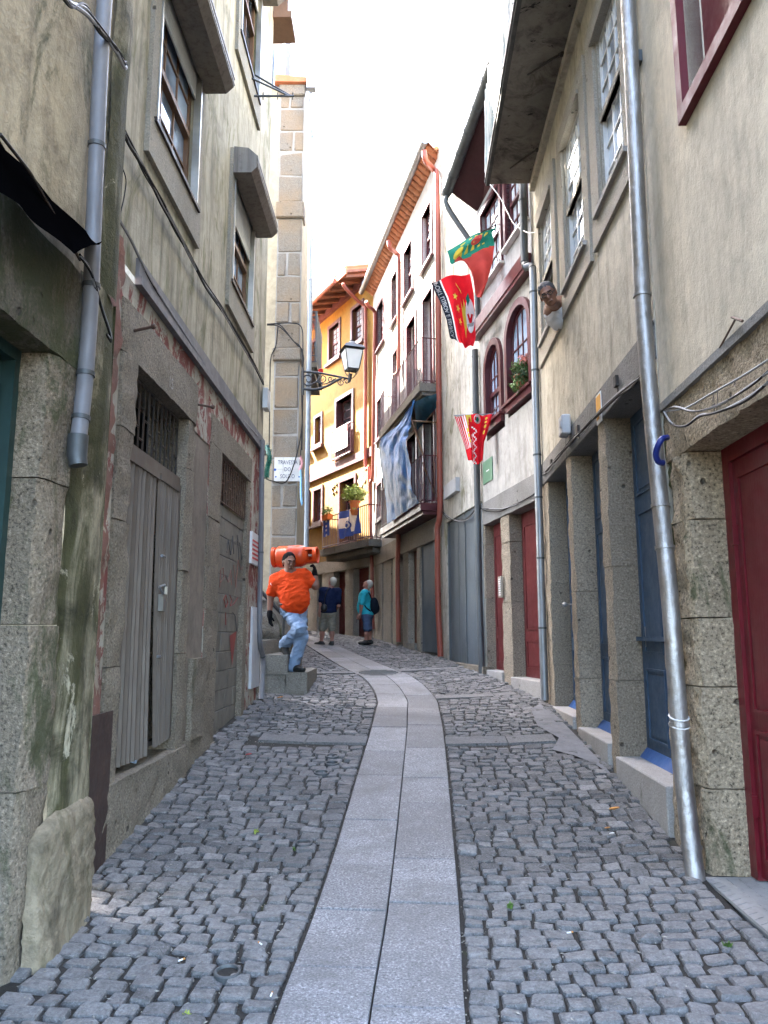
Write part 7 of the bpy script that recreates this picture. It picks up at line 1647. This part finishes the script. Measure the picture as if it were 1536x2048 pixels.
# club flag with eagle, seen from its back
rows = [[(862, 565), (884, 556), (910, 549), (940, 546)], [(880, 600), (898, 594), (920, 590), (947, 590)], [(893, 640), (908, 638), (926, 638), (950, 640)], [(900, 672), (916, 674), (930, 680), (951, 678)], [(905, 676), (920, 688), (932, 694), (946, 694)]]
ff = patch_surface(rows, 11.75, lambda u, v: .05 * math.sin(u * 9 + v * 2) + .04 * math.sin(u * 17 - v * 3) * v + .03 * math.sin(v * 9 + u * 3))
t = thing('club_flag', 'red club flag with eagle and black lettered edge hanging from upper window', 'flag', ff(1, 0)); m = MB(); m.grid(ff, 50, 40, lambda u, v: 1 if u < .27 else (2 if u < .295 else 0)); fo = m.build('cloth', ['flag_red', 'flag_black', 'flag_white'], t, True, angle=None)
def letters(txt, u0, v0, v1, su, off=.006):
    # runs down the flag edge, mirrored as on its back
    cu = bpy.data.curves.new('txt', 'FONT'); cu.body = txt; cu.size = 1; cu.align_y = 'CENTER'; o = bpy.data.objects.new('txt', cu); COL.objects.link(o); me = bpy.data.meshes.new_from_object(o.evaluated_get(bpy.context.evaluated_depsgraph_get())); W_ = max(v.co.x for v in me.vertices); g = on(ff, off); m = MB()
    m.add([g(u0 - v.co.y * su, v0 + (v1 - v0) * v.co.x / W_) for v in me.vertices], [tuple(p.vertices) for p in me.polygons]); bpy.data.objects.remove(o); bpy.data.meshes.remove(me); return m
letters('SPORT LISBOA E BENFICA', .14, -.02, .75, .20).build('lettering', 'flag_white', t)
g = lambda: None
for i, (u, v) in enumerate(((.50, .27), (.53, .40), (.56, .53))): shape(ff, star(u, v, .075, .42, 5, .62, .3), .007, 'star', 'flag_white' if False else 'flag_yellow', t)
shape(ff, [(.62, .10), (.70, .20), (.76, .34), (.80, .46), (.76, .60), (.72, .72), (.70, .58), (.67, .46), (.66, .32)], .007, 'eagle', 'flag_yellow', t)
shape(ff, oval(.88, .47, .115, .19, 22), .008, 'crest', 'flag_white', t); shape(ff, oval(.88, .49, .10, .15, 14, 0.2, 2.94), .011, 'crest_wheel', 'cable_grey', t); shape(ff, [(.80, .44), (.84, .42), (.88, .52), (.92, .42), (.96, .44), (.885, .60)], .013, 'crest_shield', 'flag_red', t); shape(ff, [(.80, .28), (.88, .22), (.90, .30), (.84, .36)], .010, 'ribbon', 'flag_green', t)
# national flag above it
r2 = [[(997, 449), (985, 453), (960, 466), (938, 475), (895, 498)], [(985, 462), (975, 470), (955, 482), (930, 494), (900, 522)], [(990, 488), (975, 492), (955, 500), (925, 510), (905, 528)], [(986, 520), (972, 528), (955, 535), (938, 528), (918, 516)], [(975, 562), (966, 566), (955, 566), (945, 545), (930, 525)], [(962, 598), (957, 596), (952, 588), (946, 565), (940, 540)]]
f2 = patch_surface(r2, 11.45, lambda u, v: .06 * math.sin(u * 8 + v * 4) + .03 * math.sin(v * 15 + u * 3))
t = thing('national_flag', 'green and red national flag draped from the upper window', 'flag', f2(0, 0)); m = MB(); m.grid(f2, 50, 50, lambda u, v: 1 if v < .40 + .05 * u else 0); m.build('cloth', ['flag_dull', 'flag_green'], t, True, angle=None)
for k in range(5): shape(f2, [(.30 + .12 * k, .06), (.36 + .12 * k, .06), (.40 + .11 * k, .36), (.34 + .11 * k, .36)], .008, 'armillary_band', 'flag_yellow', t)
shape(f2, oval(.52, .2, .12, .10, 14), .010, 'shield', 'flag_dull', t); shape(f2, oval(.86, .2, .08, .1, 12), .008, 'armillary_band', 'flag_yellow', t)
m = MB(); m.tube([at_y(1000, 447, 11.42), at_y(985, 453, 11.42), at_y(962, 465, 11.4)], .012, 6); m.build('pole', 'wood_dark', t, True)
# lower pennant
r3 = [[(909, 832), (935, 830), (960, 829), (984, 829)], [(918, 855), (938, 852), (958, 852), (979, 850)], [(930, 890), (944, 888), (955, 888), (968, 885)], [(936, 920), (946, 924), (955, 930), (966, 921)]]
f3 = patch_surface(r3, 11.9, lambda u, v: .05 * math.sin(u * 10 + v * 3) + .03 * math.sin(u * 19))
t = thing('club_pennant', 'small red striped club flag hanging lowest by the arched window', 'flag', f3(1, 0)); m = MB(); m.grid(f3, 60, 40, lambda u, v: 1 if (u < .26 and int(u * 38) % 2 and v < .75) or (.42 + .35 * abs(((v * 7) % 1) - .5) * (1 - 0) - .03 < (u - .0) < .42 + .35 * abs(((v * 7) % 1) - .5) + .04 and v > .35) or (abs(u - (.30 + .12 * ((v * 5) % 1))) < .02 and v > .5) else (2 if .28 < u < .42 and v < .28 + .2 * math.sin(u * 30) else 0)); m.build('cloth', ['flag_red', 'flag_white', 'flag_yellow'], t, True, angle=None)
shape(f3, oval(.60, .14, .11, .13), .008, 'crest', 'flag_white', t); shape(f3, oval(.60, .16, .05, .07), .010, 'crest_shield', 'flag_green', t)
for i in range(4): shape(f3, oval(.86, .12 + .12 * i, .03, .04, 10), .008, 'dot', 'flag_yellow', t)
for i in range(3): shape(f3, oval(.25, .42 + .1 * i, .03, .04, 10), .008, 'dot', 'flag_yellow', t)
m = MB(); m.tube([at_y(908, 831, 11.92), at_y(986, 828, 11.92), R3.pt(1.35, at_y(986, 828, 11.9).z, .1)], .010, 6); m.build('pole', 'zinc_light', t, True)
# blue and white flag on the yellow house balcony
def by(x, y, o): return YE.pt(*YE.uz(x, y, o), o)
def flagB(pts, fold, name, label, mi, n=30):
    ob_ = .75 + .05; P0, P1, P2, P3 = [YE.uz(*p, ob_) for p in pts]
    def f(u, v): a = ((1 - u) * (1 - v), u * (1 - v), u * v, (1 - u) * v); return YE.pt(sum(k * p[0] for k, p in zip(a, (P0, P1, P2, P3))), sum(k * p[1] for k, p in zip(a, (P0, P1, P2, P3))), ob_ + .03 + fold(u, v))
    t = thing(name, label, 'flag', f(.5, 1)); m = MB(); m.grid(f, n, n, mi); m.build('cloth', ['flag_blue', 'flag_white'], t, True, angle=None); return t, f
t, fb = flagB([(680, 1024), (722, 1016), (722, 1066), (682, 1078)], lambda u, v: .04 * math.sin(u * 14 + v * 3) * (.4 + v), 'club_banner', 'blue and white club banner over the balcony railing', lambda u, v: 1 if (.28 < v < .62 and u < .5) or (.12 < u - .42 < .45 - .3 * abs(v - .3) and v < .85) else 0)
gg = lambda u, v: fb(min(1, max(0, u)), min(1, max(0, v))) + Vector((YE.n[0], YE.n[1], 0)) * .012
for nm, r, mt in (('crest', .17, 'flag_blue'), ('crest_ring', .12, 'flag_white'), ('crest_core', .07, 'flag_blue')):
    m = MB(); pts = [gg(.42 + math.cos(a) * r, .58 + math.sin(a) * r) + Vector((YE.n[0], YE.n[1], 0)) * (.2 - r) * .1 for a in np.linspace(0, 6.0, 18)]; m.add(pts, [tuple(range(18))]); m.build(nm, mt, t)
t, fb2 = flagB([(648, 1041), (661, 1040), (660, 1070), (649, 1075)], lambda u, v: .02 * math.sin(u * 12), 'club_scarf', 'narrow blue and white club scarf on the left of balcony railing', lambda u, v: 1 if .3 < u < .7 and int(v * 7) % 2 == 0 else 0, 16)
# ---------------------------------------------------------------- small things
uu, zz = R3.uz(1045, 785, .0); p = R3.pt(.42, 5.03, .03)
t = thing('potted_plant', 'flowering plant with pink blooms spilling from the open red arched window', 'plant', p); m = MB(); m.lathe(p, (0, 0, 1), [(0, .08), (.16, .11), (.17, .125), (.2, .125)], 14); m.build('pot', 'tile_old', t, True)
pc = at_y(1045, 752, p.y - .05); leafball('foliage', pc, .16, 420, 'leaf_dark', t, .05, 1.0); leafball('foliage_spill', at_y(1037, 772, p.y - .05), .12, 260, 'leaf', t, .045, 1.1); leafball('foliage_top', at_y(1040, 735, p.y - .05), .14, 240, 'leaf', t, .045)
for i, (x, y) in enumerate(((1044, 715), (1051, 722), (1057, 712), (1046, 728), (1060, 722))): leafball('bloom', at_y(x, y, p.y - .06), .045, 60, 'petal', t, .035)
# graffiti on the infilled window
def graf(px, mat, r=.005): 
    m = MB(); m.tube([L2.pt(*L2.uz(x, y, -.04), -.032) for x, y in px], r, 4); m.build('graffiti', mat, H2)
graf([(452, 1105), (455, 1080), (460, 1110), (464, 1072), (466, 1108)], 'graf_black'); graf([(464, 1085), (475, 1080)], 'graf_black'); graf([(473, 1070), (476, 1110), (474, 1140)], 'graf_black'); graf([(478, 1085), (482, 1120)], 'graf_black')
graf([(438, 1175), (440, 1140), (445, 1135), (446, 1155), (440, 1165)], 'graf_fade'); graf([(448, 1150), (455, 1165), (460, 1140), (462, 1170)], 'graf_fade'); graf([(466, 1130), (470, 1175), (475, 1120), (480, 1140), (486, 1132)], 'graf_fade')
graf([(446, 1200), (450, 1190), (454, 1205), (450, 1215), (447, 1200)], 'graf_red'); graf([(458, 1190), (462, 1200), (459, 1212), (466, 1208), (474, 1195)], 'graf_red'); graf([(450, 1225), (450, 1250)], 'graf_red'); graf([(464, 1225), (469, 1232), (472, 1262)], 'graf_black')
q = [L2.uz(x, y, -.04) for x, y in ((458, 1272), (472, 1262), (463, 1332))]; m = MB(); m.add([L2.pt(u, z, -.034) for u, z in q], [(0, 1, 2)]); m.build('graffiti', 'graf_red', H2)
mm = text_mesh('15', .13, lambda x, y: L2.pt(L2.uz(331, 767)[0] + x, L2.uz(331, 767)[1] + y, .046)); mm.build('house_number', 'pale_sill', H2)
# aerial on the roof behind the balcony
p0 = at_y(992, 140, 13.6); t = thing('tv_aerial', 'thin rooftop television aerial beside the balcony', 'aerial', p0); m = MB(); p1 = at_y(990, -60, 13.6); m.tube([p0 + Vector((0, 0, -2.0)), Vector((p0.x, p0.y, p1.z))], .022, 6)
for y, L_ in ((28, .28), (36, .22), (20, .18), (10, .25)): c = at_y(990, y, 13.6); c.x = p0.x; m.tube([c - Vector((L_ * .5, 0, .02)), c + Vector((L_ * .5, 0, .02))], .007, 5)
m.build('mast', 'zinc', t)
cable_run('cable', [at_y(983, 290, 10.9), at_y(972, 335, 10.9), at_y(975, 360, 10.9), at_y(1000, 395, 10.7), at_y(1015, 425, 10.5), at_y(1030, 450, 10.3), at_y(1060, 466, 9.9), at_y(1086, 456, 9.75)], .007, 'sign_white', 'white cable looping below the balcony slab corner')
# scrap of tinsel wire and hook
cable_run('cable', fpath(L2, [(240, 430), (248, 395), (252, 360), (243, 330)], .06), .004, 'cable', 'thin loose wire curling beside the mossy corner')
for (x, y, lb) in ((1137, 1159, 'switch plate on pillar left of the middle blue door'),): pass
